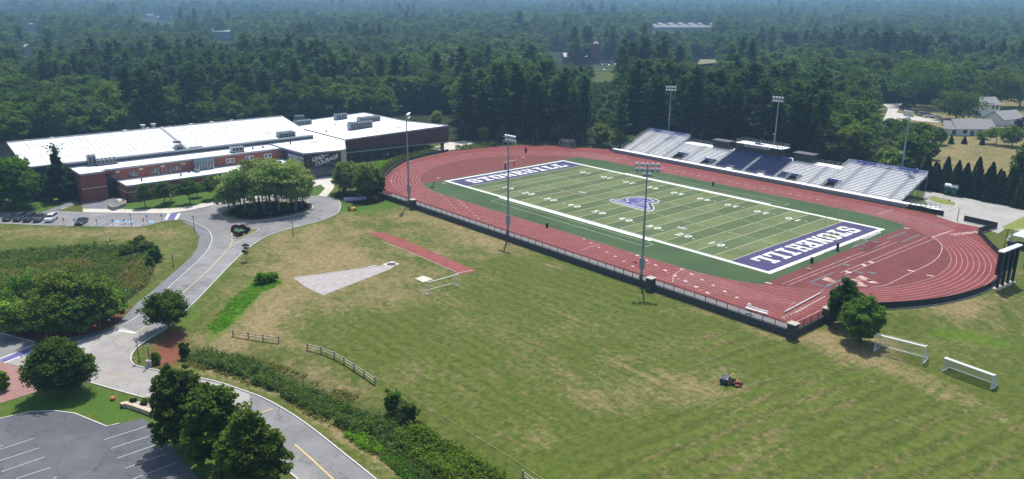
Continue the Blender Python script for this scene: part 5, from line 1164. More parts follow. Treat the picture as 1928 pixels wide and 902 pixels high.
b = MB(); b.tube([(g.x,g.y,15),(g.x,g.y,17)], [2.4,1.2], 8); b.tube([(g.x,g.y,17),(g.x,g.y,23)], [.4,.08], 6); b.build('spire', frame, e)
farb(1040,1060,92,-3,'white_shed','small distant white building left of the brick one',10,5,7,sid)
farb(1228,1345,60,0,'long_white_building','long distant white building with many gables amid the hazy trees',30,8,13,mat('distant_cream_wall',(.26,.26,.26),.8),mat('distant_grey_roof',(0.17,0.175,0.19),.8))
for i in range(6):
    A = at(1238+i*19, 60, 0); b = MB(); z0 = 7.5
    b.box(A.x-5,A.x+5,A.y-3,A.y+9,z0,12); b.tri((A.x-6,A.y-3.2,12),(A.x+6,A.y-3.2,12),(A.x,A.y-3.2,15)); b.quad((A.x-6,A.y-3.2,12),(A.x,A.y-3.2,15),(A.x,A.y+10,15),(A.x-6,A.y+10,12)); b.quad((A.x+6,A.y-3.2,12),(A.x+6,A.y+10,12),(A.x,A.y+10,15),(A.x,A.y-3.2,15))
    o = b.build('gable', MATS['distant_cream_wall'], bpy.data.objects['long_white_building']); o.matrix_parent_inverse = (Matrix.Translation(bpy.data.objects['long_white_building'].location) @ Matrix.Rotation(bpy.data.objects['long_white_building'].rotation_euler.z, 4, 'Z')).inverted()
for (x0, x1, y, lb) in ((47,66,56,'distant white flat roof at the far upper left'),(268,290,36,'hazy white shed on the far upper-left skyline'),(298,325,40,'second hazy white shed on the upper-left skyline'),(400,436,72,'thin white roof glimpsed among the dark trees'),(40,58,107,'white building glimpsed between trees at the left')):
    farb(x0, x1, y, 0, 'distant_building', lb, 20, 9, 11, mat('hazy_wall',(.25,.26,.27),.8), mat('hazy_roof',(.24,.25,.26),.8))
b = MB(); b.poly([(p_[0], p_[1]) for p_ in W([(1120,152),(1128,118),(1160,116),(1172,140),(1160,152)], -3)], -2.8); struct(b.build('distant_car_park', mat('bright_lot', (.38,.38,.38), .9)))
nsheet('distant_meadow', [(1312,124),(1350,120),(1352,114),(1318,114)], mat('dry_meadow', (.16,.17,.08), .95), 1.0)
# ------------------------------------------------------------------ grandstand
alu = mat('aluminium_plank', (0.86,0.87,0.89), .55, (0.90,0.91,0.92), .9); alud = mat('galvanised_steel', (0.30,0.33,0.36), .5, metal=.5)
riser = mat('metal_riser', (0.30,0.32,0.35), .6, (0.38,0.40,0.43), .8); bseat = mat('navy_seat_plastic', (0.025,0.045,0.15), .5, (0.04,0.065,0.20), 1.5)
pban = mat('purple_banner', (0.11,0.13,0.36), .7, (0.13,0.15,0.40), .4); blk = mat('black_panel', (0.012,0.015,0.017), .4, (0.02,0.024,0.026), .7); aisle_m = mat('aisle_steps', (0.36,0.37,0.39), .7, (0.44,0.45,0.47), 1.5)
GS = empty('grandstand', (0, 50, 0), 'long silver grandstand with navy seats and black press boxes beyond the track', 'grandstand')
PINV = Matrix.Translation(-GS.location)
def gs(mbx, name, m, parent=GS, label=None):
    o = mbx.build(name, m, parent)
    if parent is GS: o.matrix_parent_inverse = PINV
    if label: o['label'] = label
    return o
YF, ZW, TR, RS = 52.5, 1.15, .80, .272
XL, XR = -53.5, 47.6
ax_px = [(1186.6,286.7),(1218,293.4),(1250,299.5),(1290,307.4),(1341.5,317),(1397,326.5),(1457,338),(1521.6,349.5),(1577,360),(1625,370),(1674,378.4)]
AX = [aty(px, py, YF).x for px, py in ax_px]
XT0 = aty(1297,258,67).x; XT1 = aty(1597,300,67).x
print('aisles', [round(a, 1) for a in AX], XT0, XT1)
b = MB(); b.box(XL-2.5, XR+2.5, 50.2, YF, ZW-.12, ZW); gs(b, 'front_walkway', alu)
b = MB(); n_ = 46
for i in range(n_):
    x0 = XL-2.4+(XR-XL+4.8)*i/n_; b.box(x0+.03, x0+(XR-XL+4.8)/n_-.03, 50.12, 50.19, .08, ZW-.02)
gs(b, 'fascia_panels', mat('fascia_grey', (0.26,0.28,0.32), .5, (0.33,0.35,0.4), .8, metal=.2))
def railing(pts, h=1.05, step=2.0, r=.035, mids=1, name='railing', parent=GS, m=alud):
    b = MB()
    for p, q_ in zip(pts[:-1], pts[1:]):
        p = Vector(p); q_ = Vector(q_); L_ = (q_-p).length; n = max(1, round(L_/step))
        for k in range(n+1): s = p.lerp(q_, k/n); b.bar(s, s+Vector((0,0,h)), r*2)
        for j in range(mids+1): dz_ = Vector((0,0,h*(1-j/(mids+1)))); b.bar(p+dz_, q_+dz_, r*1.6)
    return gs(b, name, m, parent)
railing([(XL-2.4,50.25,ZW),(XR+2.4,50.25,ZW)], r=.022, step=2.2)
secs = [XL]+AX+[XR]
def rows_at(xm): return 19 if (xm < XT0 or xm > XT1) else 14
bays = [(aty(1256,0,0).x if 0 else 0, 0)]
BAYS = [(aty(1262,297,YF).x, aty(1283,300,YF).x, 5), (aty(1316,311,YF).x, aty(1334,314,YF).x, 4), (aty(1478,341,YF).x, aty(1498,345,YF).x, 4), (aty(1544,352,YF).x, aty(1570,357,YF).x, 5)]
PLATF = [(aty(1365,322,YF).x, aty(1377,324,YF).x, 2), (aty(1424,331,YF).x, aty(1436,333,YF).x, 2)]
for i in range(len(secs)-1):
    x0 = secs[i]+(.65 if i else 0); x1 = secs[i+1]-(.65 if i < len(secs)-2 else 0)
    blue = i in (5, 6); b = MB(); b2 = MB(); b3 = MB(); b4 = MB()
    for k in range(19):
        z = ZW+.1+RS*k; y = YF+TR*k; spans = [(x0, x1)]
        if k >= 14:
            spans = [(max(a, -99), min(c, XT0)) for a, c in spans if a < XT0]+[(max(a, XT1), c) for a, c in spans if c > XT1]
            spans = [s for s in spans if s[1]-s[0] > .3]
        for (u0, u1, kk) in BAYS+PLATF:
            if k < kk:
                ns = []
                for a, c in spans:
                    if u1 <= a or u0 >= c: ns.append((a, c)); continue
                    if u0 > a+.4: ns.append((a, u0))
                    if u1 < c-.4: ns.append((u1, c))
                spans = ns
        for a, c in spans:
            part_blue = blue or (i == 4 and k < 4 and a > BAYS[1][1]-1) or (i == 7 and k < 4 and c < BAYS[2][0]+1)
            b.box(a, c, y, y+TR-.12, z-.05, z); b3.quad((a,y,z-RS),(c,y,z-RS),(c,y,z-.05),(a,y,z-.05))
            if not part_blue: b2.box(a, c, y+.30, y+.58, z+.38, z+.43)
            else:
                n = max(1, int((c-a)/.52))
                for j in range(n):
                    s0 = a+j*(c-a)/n+.04; s1 = a+(j+1)*(c-a)/n-.04; b4.box(s0, s1, y+.22, y+.58, z+.36, z+.42); b4.box(s0, s1, y+.56, y+.62, z+.42, z+.80)
    t_ = gs(b, 'tread_section', mat('dull_tread',(.26,.28,.32),.6) if blue else alu); gs(b3, 'riser_section', riser)
    if b2.f: gs(b2, 'bench_section', alu)
    if b4.f and not blue:
        for q0 in range(0, len(b4.v), 16):
            b5 = MB(); b5.v = b4.v[q0:q0+16]; b5.f = [tuple(v-q0 for v in f) for f in b4.f[q0//16*12:q0//16*12+12]]; b5.mi = [0]*12; gs(b5, 'navy_seat', bseat)
    elif b4.f: gs(b4, 'seat_block', bseat, label='block of navy individual seats')
for x in AX:
    b = MB(); n = rows_at(x)
    for k in range(n):
        z = ZW+.1+RS*k; y = YF+TR*k; b.box(x-.62, x+.62, y, y+TR*.5-.01, z-RS, z-.0); b.box(x-.62, x+.62, y+TR*.5, y+TR-.01, z-RS, z+RS*.5)
    gs(b, 'aisle', aisle_m)
for (u0, u1, kk) in BAYS:
    b = MB(); b.quad((u0,YF+TR*kk,ZW),(u1,YF+TR*kk,ZW),(u1,YF+TR*kk,ZW+RS*kk),(u0,YF+TR*kk,ZW+RS*kk)); b.box(u0,u1,YF+TR*kk-.1,YF+TR*kk-.02,ZW+RS*kk-.45,ZW+RS*kk+.5)
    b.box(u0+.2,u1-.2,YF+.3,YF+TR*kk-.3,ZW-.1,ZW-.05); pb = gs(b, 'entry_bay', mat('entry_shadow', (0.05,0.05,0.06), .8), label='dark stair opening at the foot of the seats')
    b = MB(); b.box(u0,u1,YF+TR*kk-.16,YF+TR*kk-.1,ZW+RS*kk-.3,ZW+RS*kk+.5); b.build('bay_banner', pban, pb)
    railing([(u0,YF,ZW),(u0,YF+TR*kk,ZW+RS*kk)], name='bay_railing'); railing([(u1,YF,ZW),(u1,YF+TR*kk,ZW+RS*kk)], name='bay_railing')
for (u0, u1, kk) in PLATF:
    b = MB(); b.box(u0,u1,YF,YF+TR*kk,ZW,ZW+.25); gs(b, 'camera_platform', alu); railing([(u0,YF,ZW+.2),(u0,YF+1.6,ZW+.2),(u1,YF+1.6,ZW+.2),(u1,YF,ZW+.2)], h=.9, step=1.2, name='platform_railing')
# backs
YT, ZT = YF+19*TR, ZW+.1+RS*18; YM, ZM = YF+14*TR, ZW+.1+RS*13
for (a, c, word, lb) in ((XL, XT0, 'STONEHILL', 'purple banner reading STONEHILL along the top of the left seats'), (XT1, XR, 'SKYHAWKS', 'purple banner reading SKYHAWKS along the top of the right seats')):
    b = MB(); b.box(a, c, YT, YT+.12, ZT-.1, ZT+1.25); bn = gs(b, 'banner', pban, label=lb)
    b = MB(); 
    for s_ in (a+1.2, c-1.2): b.box(s_-1.2, s_+1.2, YT-.03, YT-.01, ZT-.05, ZT+1.2)
    b.build('banner_end', mat('pale_banner', (0.33,0.36,0.48), .7), bn)
    place_text('banner_lettering', word, 1.25, ((a+c)/2, YT-.04, ZT+.58), (1,0,0), (0,0,1), tw, bn, bold=.04, shear=.15)
    for xx in (a, c):
        railing([(xx,YF,ZW+.3),(xx,YT,ZT+.1)], h=1.1, step=2.4, name='side_railing', mids=2)
    b = MB()
    for k in range(7):
        for j in range(4):
            x = a+(c-a)*k/6; y = YF+1+(YT-YF-1)*j/3; z = ZW+(ZT-ZW)*(y-YF)/(YT-YF)-.3; b.bar((x,y,0),(x,y,max(.3,z)),.16)
        x = a+(c-a)*k/6; b.bar((x,YF,ZW-.3),(x,YT,ZT-.3),.16,.3); b.bar((x,YT,.2),(x,YF+5,ZW+1.0),.12); b.bar((x,YF+4,.2),(x,YT-5,ZT-1.8),.12)
    gs(b, 'understructure', alud)
b = MB(); b.box(XT0, XT1, YM, YT, ZM-.1, ZM+.05); gs(b, 'upper_deck', alu)
b = MB()
for k in range(14):
    x = XT0+(XT1-XT0)*k/13
    for j in range(4): y = YF+1+(YT-YF-1)*j/3; b.bar((x,y,0),(x,y,min(ZM-.1, ZW+(ZM-ZW)*(y-YF)/(YM-YF)-.2)),.16)
gs(b, 'centre_understructure', alud)
b = MB(); b.box(AX[4]+.7, AX[6]-.7, YM-.5, YM-.3, ZM-.3, ZM+.6); gs(b, 'purple_front_band', pban)
PB0, PB1 = -12.9, 4.2
b = MB(); b.box(PB0, PB1, YM-.3, YT+.6, ZM+.05, ZM+3.0); press = gs(b, 'press_box', blk, label='long black press box with white stadium lettering')
b = MB(); b.box(PB0-.1, PB1+.1, YM-.4, YT+.7, ZM+3.0, ZM+3.15); b.build('press_box_deck', alu, press)
for i in range(4):
    a = PB0+.6+i*4.1; b = MB(); b.box(a, a+3.6, YM-.36, YM-.31, ZM+.85, ZM+1.85); b.build('window', glass, press)
place_text('stadium_lettering', 'W.B. MASON STADIUM', .95, ((PB0+PB1)/2-.4, YM-.33, ZM+2.5), (1,0,0), (0,0,1), tw, press, bold=.025)
railing([(PB0,YM-.3,ZM+3.15),(PB1,YM-.3,ZM+3.15),(PB1,YT+.5,ZM+3.15),(PB0,YT+.5,ZM+3.15),(PB0,YM-.3,ZM+3.15)], step=1.5, name='press_box_railing')
b = MB(); b.box(-6.5,-5.2,YM+1.2,YM+2.2,ZM+3.15,ZM+3.85); b.box(-5.0,-3.6,YM+1.0,YM+1.9,ZM+3.15,ZM+3.45); gs(b, 'deck_equipment', mat('blue_cover', (0.12,0.18,0.25), .6))
for (pa, pb_, lb) in (((1342.5,283),(1366.5,288),'small black booth left of the press box'),((1494,303),(1523,308),'small black booth right of the press box')):
    a, c = aty(*pa, YM+.5), aty(*pb_, YM+.5); x0, x1 = a.x, c.x+1.2
    b = MB(); b.box(x0, x1, YM+.2, YM+3.2, ZM+.05, ZM+2.6); k_ = gs(b, 'booth', blk, label=lb)
    b = MB(); b.box(x0-.25, x1+.25, YM-.3, YM+3.5, ZM+2.6, ZM+2.78); b.build('booth_roof', mat('dark_grey_roof', (0.085,0.09,0.1), .7), k_)
    b = MB(); b.box(x0+.5, x1-.5, YM+.14, YM+.19, ZM+1.0, ZM+2.0); b.build('window', glass, k_)
for a, c in ((XT0, aty(1340,283,YM).x), (aty(1528,310,YM).x, XT1)): railing([(a,YT,ZM),(c,YT,ZM)], step=1.6, name='deck_railing'); railing([(a,YM+1.5,ZM),(c,YM+1.5,ZM)], step=1.8, name='deck_railing')
for x in (AX[4]-.2, AX[6]+1.2): b = MB(); b.sphere((x+.6, YM+1.6, ZM+.6), .7, (1,.8,.8)); gs(b, 'equipment_cover', mat('white_cover', (.72,.73,.75), .7))
for px, py in ((1240,255),(1295,263),(1621,303),(1672,305),(1703,316),(1727,318),(1230,251)):
    g = aty(px, py, YT+.6); b = MB(); b.bar((g.x,g.y,ZT-.5),(g.x,g.y,g.z),.08); b.sphere((g.x,g.y,g.z), .22, seg=6, rings=4); gs(b, 'flood_lamp', frame)
# ramp, right end
b = MB(); A1 = (XR+2.5)
b.quad((A1,50.4,ZW),(A1+.2,52.2,ZW),(A1+5.5,58.2,.1),(A1+5.3,56.2,.1)); b.quad((A1+1.2,49.9,ZW-.35),(A1+1.3,51.4,ZW-.35),(A1+6.8,56.6,.06),(A1+6.6,55.0,.06)); b.box(XR,A1+.9,50.2,51.6,ZW-.14,ZW-.01); gs(b, 'access_ramp', alu)
railing([(A1,50.3,ZW),(A1+5.4,56.1,.1)], step=1.3, name='ramp_railing'); railing([(A1+.3,52.3,ZW),(A1+5.6,58.3,.1)], step=1.3, name='ramp_railing'); railing([(A1+1.2,49.8,ZW-.4),(A1+6.8,54.9,.06)], step=1.3, name='ramp_railing'); railing([(XL-2.4,50.3,ZW),(XL-2.4,52.6,ZW),(XL-5.5,53.8,.1)], step=1.3, name='ramp_railing')

# ------------------------------------------------------------------ light poles
polem = mat('galvanised_pole', (0.22,0.27,0.29), .5, (0.29,0.34,0.36), .6); lampm = mat('lamp_housing', (0.42,0.47,0.50), .4, metal=.3); lens = mat('lamp_lens', (0.62,0.66,0.68), .2)
tgt = Vector((0, 0, 0))
def light_pole(x, y, zb, H, label, rows=(4,4), box=True, arm=False):
    e = empty('light_pole', (x, y, zb), label, 'light pole', 'stadium light poles'); b = MB(); b.tube([(0,0,-.3),(0,0,H*.5),(0,0,H)], [.30,.22,.13], 10); b.build('pole', polem, e)
    a = math.atan2(-y, -x); d = Vector((math.cos(a), math.sin(a), 0)); s = Vector((-d.y, d.x, 0)); z = H-.3
    for r_, n in enumerate(rows):
        zz = H-.35-r_*1.0; b = MB(); wd = 1.0*(n-1)/2+.4; b.bar(-s*wd+Vector((0,0,zz)), s*wd+Vector((0,0,zz)), .14); b.build('crossarm', polem, e)
        for k in range(n):
            c = s*((k-(n-1)/2)*1.0)+d*.45+Vector((0,0,zz+.15)); dd = (d*1.0+Vector((0,0,-.55))).normalized(); b = MB()
            b.tube([c-dd*.35, c, c+dd*.22], [.14,.40,.46], 9); h_ = b.build('floodlight', lampm, e); b = MB(); b.tube([c+dd*.225, c+dd*.24], .42, 9); b.build('lens', lens, h_)
    if box:
        b = MB(); b.box(-.45,.45,-.32,.32,3.4,5.6); b.build('ballast_box', polem, e); b = MB(); b.box(-.3,.3,-.38,-.2,1.2,2.0); b.build('control_cabinet', polem, e)
    b = MB(); b.bar((0,0,H*.48),d*.9+Vector((0,0,H*.48)),.08); b.box(d.x*.9-.3,d.x*.9+.3,d.y*.9-.2,d.y*.9+.2,H*.48-.12,H*.48+.12); b.build('speaker_horn', lampm, e)
    b = MB(); b.tube([(0,0,-.2),(0,0,.25)], .5, 10); b.build('footing', conc, e)
    return e
for (px, py, tp, lb, rows) in ((770.7,385,214,'stadium light pole nearest the sports building, before the left track bend',(4,4)),(956.5,449,256,'stadium light pole standing at the middle of the near straight',(4,4)),(1207,536,309,'nearest stadium light pole with three lamp rows, by the middle stone pillar',(5,5,2))):
    g = at(px, py); light_pole(g.x, g.y, GZ, atv(px, tp, (g.x, g.y, GZ)), lb, rows)
for (px, py, Y, lb, rows) in ((1264,162,70.5,'light pole rising behind the left part of the grandstand',(4,4)),(1467,182,70.5,'light pole rising behind the press box',(4,4)),(1714,209,71,'light pole at the right end of the grandstand',(4,4,2))):
    g = aty(px, py, Y); light_pole(g.x, Y, 0, g.z, lb, rows, box=False)

# ------------------------------------------------------------------ walls and fences round the track
stone = mat('black_stone', (0.035,0.037,0.042), .9, (0.075,0.078,0.085), 2.2, scale2=7); fencem = mat('black_fence_metal', (0.02,0.018,0.022), .5); capm = mat('pale_stone_cap', (0.42,0.39,0.35), .9)
b = MB(); b.box(-66.2, 74.9, -49.0, -48.62, GZ-.4, .12); b.box(74.42, 74.9, -48.6, -37.4, GZ-.4, .12)
tag(b.build('retaining_wall', stone), 'low black stone retaining wall under the near straight of the track', 'wall')
def fence(name, pts, label, h=1.15, step=2.4, mesh=True, m=fencem, cat='fence', rails=(1.0,.12), panel=None, z0=None):
    e = empty(name, (*pts[0][:2], pts[0][2] if len(pts[0]) > 2 else 0), label, cat); o = Vector((*pts[0][:2], 0)); P = [Vector(p if len(p) > 2 else (*p, 0))-Vector((*pts[0][:2], pts[0][2] if len(pts[0]) > 2 else 0)) for p in pts]
    tot = sum((q_-p).length for p, q_ in zip(P[:-1], P[1:])); step = max(step, tot/95); posts = []; b = MB(); acc = 0; nxt = 0
    for p, q_ in zip(P[:-1], P[1:]):
        L_ = (q_-p).length
        while nxt <= acc+L_+1e-6: posts.append(p.lerp(q_, (nxt-acc)/L_)); nxt += step
        acc += L_
        for r_ in rails: b.bar(p+Vector((0,0,h*r_)), q_+Vector((0,0,h*r_)), .06)
    b.build('rail', m, e); pm = MB().bar((0,0,0),(0,0,h+.05),.09).build('post', m, e, posts[0])
    for s in posts[1:]: c = pm.copy(); COL.objects.link(c); c.parent = e; c.location = s
    if panel:
        b = MB()
        for p, q_ in zip(P[:-1], P[1:]): b.bar(p+Vector((0,0,h*.5+.03)), q_+Vector((0,0,h*.5+.03)), .03, h*.9)
        b.build('screen', panel, e)
    return e
meshm = bpy.data.materials.new('chain_mesh'); meshm.use_nodes = True; N_ = meshm.node_tree; bs = N_.nodes['Principled BSDF']; bs.inputs['Base Color'].default_value = (.03,.02,.025,1); bs.inputs['Alpha'].default_value = .22
scr = mat('black_windscreen', (0.018,0.018,0.022), .9, (0.035,0.035,0.04), 1.0)
fence('track_fence', [(-66,-48.8,.12),(-38.6,-48.8,.12)], 'black metal railing fence on the wall left of the left stone pillar', panel=meshm)
fence('track_fence', [(-37.4,-48.8,.12),(43.6,-48.8,.12)], 'long black metal railing fence along the near straight between two stone pillars', panel=meshm)
fence('track_fence', [(44.9,-48.8,.12),(73.8,-48.8,.12)], 'black metal railing fence along the near straight right of the middle pillar', panel=meshm)
fence('track_fence', [(74.7,-47.8,.12),(74.7,-38.4,.12)], 'short black railing between the two corner pillars', panel=meshm)
bend = arc(CX,0,46.2,-38,37,20); fence('bend_fence', [(75.0,-36.9),*bend,(72.2,38.8)], 'black screened fence curving around the right bend of the track', h=1.3, panel=scr)
b = MB(); b.kerb([(75.0,-36.9),*arc(CX,0,46.35,-38,37,20)], .3, -.6, .10); tag(b.build('bend_kerb_wall', conc), 'pale concrete curb under the screened fence of the right bend', 'curb')
fence('screened_fence', [(72.2,38.8),(73.4,47.3)], 'dark screened fence running out from the right bend', h=1.5, panel=scr)
fence('screened_fence', [(73.4,47.3),(65.4,48.2)], 'dark screened fence beside the grey service yard', h=1.5, panel=scr)
fence('screened_fence', [(60.2,48.9),(50.8,49.7)], 'dark screened fence between the gate and the grandstand ramp', h=1.4, panel=scr)
fence('screened_fence', [(-56.5,51),(-60,53.5),(-66,50.4)], 'dark screened fence panels at the left end of the grandstand', h=1.3, panel=scr)
fence('far_fence', [(-66,50.4),(-86,37.9),(-91.8,23)], 'thin dark chain-link fence beyond the far left corner of the track', h=1.4, panel=meshm)
g0, g1 = at(1757,349,0), at(1990,400,0); fence('boundary_fence', [(g0.x,g0.y),(g1.x,g1.y)], 'thin chain-link fence in front of the row of evergreens', h=1.8, step=3, panel=meshm)
b = MB(); g = at(1538,296,0); 
for (cx, cy, hh, lb) in ((-38.0,-49.1,1.35,'left square dark stone pillar with pale cap beside a light pole'),(44.25,-49.1,1.35,'middle square dark stone pillar with pale cap on the near wall'),(74.7,-48.9,1.5,'front stone pillar at the corner of the track wall'),(74.8,-37.4,1.3,'back stone pillar at the corner of the track wall')):
    e = empty('stone_pillar', (cx, cy, GZ), lb, 'pillar', 'stone pillars of the track wall'); b = MB(); b.box(-.7,.7,-.7,.7,-.3,1.2+hh); b.build('shaft', stone, e); b = MB(); b.box(-.82,.82,-.82,.82,1.2+hh,1.2+hh+.14); b.build('cap', capm, e)
g = at(1802,417,0); b = MB(); b.bar((g.x,g.y,0),(g.x,g.y,3.4),.14); tag(b.build('gate_post', fencem), 'tall thin gate post at the opening to the service yard', 'post')
# hedges
def hedge(pts, wd, h, label, seed, zb=None):
    r = np.random.default_rng(seed); C = []; 
    for a, c in zip(pts[:-1], pts[1:]):
        L_ = math.dist(a, c); n = int(L_*95); t = r.random(n); d = np.array([c[0]-a[0], c[1]-a[1]])/L_; nn = np.array([-d[1], d[0]]); u = (r.random(n)-.5)*wd; base = Hf(a[0]+d[0]*t*L_, a[1]+d[1]*t*L_)
        bl = 1+.18*np.sin(t*L_*1.9+seed); z = r.random(n)**.6*h*bl; C.append(np.stack([a[0]+d[0]*t*L_+nn[0]*u*bl, a[1]+d[1]*t*L_+nn[1]*u*bl, base+z], 1))
    C = np.concatenate(C); return tag(link('clipped_hedge', leaves_mesh('clipped_hedge', C, .17*(.7+.6*r.random(len(C))), L_hedge, up=.3, seed=seed)), label, 'hedge')
hedge([(-68.5,-40.5),(-75.5,-35),(-83,-28),(-90,-18.3),(-94,-6),(-95.6,3)], 2.2, 2.1, 'light green clipped hedge curving around the left bend of the track', 5)
hedge([(-95.2,8.5),(-93.8,16),(-91.5,25.5)], 1.6, 1.6, 'dark clipped hedge beyond the gap at the far left of the track', 6)
b = MB(); b.kerb([(-66.5,-41.5),(-74.8,-34.0),(-82,-27),(-88.9,-17.8),(-93.2,-6),(-94.9,5)], .3, -1.2, .75); tag(b.build('bend_wall', stone), 'dark low wall under the hedge of the left track bend', 'wall')
# ------------------------------------------------------------------ goalposts and goals
gy = mat('goalpost_yellow', (0.62,0.60,0.16), .5); pad = mat('purple_pad', (0.05,0.045,0.17), .7); pwh = mat('white_tube', (0.78,0.79,0.78), .45)
def net_mat(a):
    m = bpy.data.materials.new('goal_net'); m.use_nodes = True; b = m.node_tree.nodes['Principled BSDF']; b.inputs['Base Color'].default_value = (.75,.77,.75,1); b.inputs['Alpha'].default_value = a; b.inputs['Roughness'].default_value = .9; return m
net = net_mat(.22); net2 = net_mat(.6)
for s, lb, gm in ((1, 'yellow-green football goalpost over the right purple end zone', gy), (-1, 'yellow football goalpost behind the left purple end zone', mat('goalpost_gold', (0.66,0.52,0.24), .5))):
    e = empty('goalpost', (s*57.0, 0, 0), lb, 'goalpost', 'football goalposts'); d = -s*2.1
    b = MB(); b.tube([(0,0,0),(0,0,1.9),(d*.15,0,2.5),(d*.5,0,2.95),(d,0,3.05)], .12, 8); b.build('gooseneck', gm, e); b = MB(); b.tube([(0,0,0),(0,0,1.85)], .3, 10); b.build('post_pad', pad, e)
    b = MB(); b.tube([(d,-2.82,3.05),(d,2.82,3.05)], .1, 8); b.build('crossbar', gm, e)
    for y in (-2.82, 2.82): b = MB(); b.tube([(d,y,3.05),(d,y,9.4)], .065, 8); b.build('upright', gm, e)
def goal(A, B, depth, label, h=2.44, z=0.0, netm=net, topd=.9, thick=.07, fronth=True, group='soccer goals', sag=False):
    """A, B feet of the front posts, depth vector to the back frame"""
    A = Vector(A); B = Vector(B); D = Vector(depth); e = empty('soccer_goal', (A.x, A.y, z), label, 'soccer goal', group); o = Vector((0,0,0)); b_ = Vector((B.x-A.x, B.y-A.y, 0)); D = Vector((D.x, D.y, 0)); u = Vector((0,0,h)); t = D*topd/D.length
    m = MB(); m.tube([o, u, b_+u, b_], thick, 8); m.build('front_frame', pwh, e)
    m = MB(); m.tube([o, D, D+b_, b_], thick*.7, 6); m.build('ground_bar', pwh, e)
    for s in (o, b_): m = MB(); m.tube([s+u, s+u+t, s+D], thick*.5, 6); m.build('side_frame', pwh, e)
    m = MB(); m.quad(u+t*.99, b_+u+t*.99, b_+D*.99+Vector((0,0,.05)), D*.99+Vector((0,0,.05))); m.quad(u, b_+u, b_+u+t, u+t)
    for s in (o, b_): m.quad(s, s+u, s+u+t, s+D)
    m.build('net', netm, e); return e
P2 = lambda px, py, z=0: at(px, py, z)
goal(P2(1625.5,470.5), P2(1655.5,457), P2(1604,466.5)-P2(1625.5,470.5), 'white soccer goal standing between the right end zone and the red rubber', netm=net, thick=.1)
goal(P2(807,554,GZ), P2(864,538,GZ), P2(794.5,549,GZ)-P2(807,554,GZ), 'bare white soccer goal frame beside the red jump runway', z=GZ, netm=net_mat(.05), topd=.5, thick=.09)
goal(P2(1646,661,GZ), P2(1737,685,GZ), P2(1658,651,GZ)-P2(1646,661,GZ), 'open white soccer goal beside the rounded maple', z=GZ, netm=net_mat(.24), h=2.9, thick=.13)
goal(P2(1774,699,GZ), P2(1866,733,GZ), P2(1788,692,GZ)-P2(1774,699,GZ), 'white soccer goal with dense white net at the right edge of the grass', z=GZ, netm=net2, h=2.2, topd=.7, thick=.12)
A = P2(1476.4,590,0); B = P2(1543.8,554,0); e = empty('tipped_goal', (A.x,A.y,0), 'white soccer goal tipped onto its face inside the track corner', 'soccer goal'); bb = Vector((B.x-A.x,B.y-A.y,0)); n = Vector((-bb.y,bb.x,0)).normalized()
if n.x > 0: n = -n
m = MB(); m.tube([(0,0,.25), bb+Vector((0,0,.25))], .11, 8); m.build('crossbar', pwh, e)
for s in (Vector((0,0,0)), bb): m = MB(); m.tube([s+Vector((0,0,.2)), s+n*-.9+bb.normalized()*.9+Vector((0,0,1.9)), s+bb.normalized()*2.0+n*-.9+Vector((0,0,1.8)), s+bb.normalized()*1.4+n*1.2*-1+Vector((0,0,0))], .05, 6); m.build('side_frame', pwh, e)
m = MB(); m.tube([bb.normalized()*1.4-n*1.2, bb+bb.normalized()*-.4-n*1.2], .06, 6); m.build('ground_bar', pwh, e)
# cage frame at the far corner
g = at(1068,276,0); e = empty('frame_cage', (g.x,g.y,0), 'white tube frame cage stored at the far left corner of the track', 'frame'); m = MB(); w_, d_, h_ = 5.2, 3.0, 2.5
for x in (-w_/2, -w_/4, 0, w_/4, w_/2):
    for y in (-d_/2, d_/2): m.bar((x,y,0),(x,y,h_),.09)
for z in (.1, h_):
    for y in (-d_/2, d_/2): m.bar((-w_/2,y,z),(w_/2,y,z),.09)
    for x in (-w_/2, w_/2): m.bar((x,-d_/2,z),(x,d_/2,z),.09)
m.build('frame', frame, e); m = MB(); m.box(-w_/2,w_/2,-d_/2,d_/2,.1,h_-.1); m.build('net', net_mat(.08), e)
# play clock, bins, boxes
g = at(990,287,0); e = empty('play_clock', (g.x,g.y,0), 'thin post with black play clock and padded base behind the left end zone', 'play clock'); MB().tube([(0,0,0),(0,0,3.8)], .07, 6).build('post', fencem, e); MB().box(-.28,.28,-.28,.28,0,1.7).build('pad', mat('dark_red_pad',(.06,.015,.02),.7), e); MB().box(-.15,.15,-.55,.55,3.6,4.5).build('display', blk, e)
for (px, py, lb) in ((1030,428,'black bin on the near edge of the turf'),(1342.5,349.5,'black bin on the far edge of the turf'),(1528,494.5,'black bin behind the right end zone')):
    g = at(px, py, 0); e = empty('trash_bin', (g.x,g.y,0), lb, 'bin', 'black bins round the turf'); MB().tube([(0,0,0),(0,0,1.05)], [.3,.38], 10).build('body', blk, e); MB().tube([(0,0,1.05),(0,0,1.2)], [.42,.30], 10).build('lid', hvd, e)
def lump(name, px, py, z, lb, cat, m, s): g = at(px, py, z); b = MB(); [b.sphere((g.x+dx, g.y+dy, z+r_*.6), r_, (1,.9,.7), 8, 5) for dx, dy, r_ in s]; return tag(b.build(name, m), lb, cat)
lump('sandbag', 1522,507.5,0,'small pale bag lying on the red rubber behind the right end zone','bag',cream,[(0,0,.28),(.35,.1,.22)])
lump('blanket_pile', 1197,495.5,0,'small red and white bundle lying in the near lanes of the track','bundle',mat('red_cloth',(.3,.06,.06),.9),[(0,0,.3),(-.5,.1,.25)])
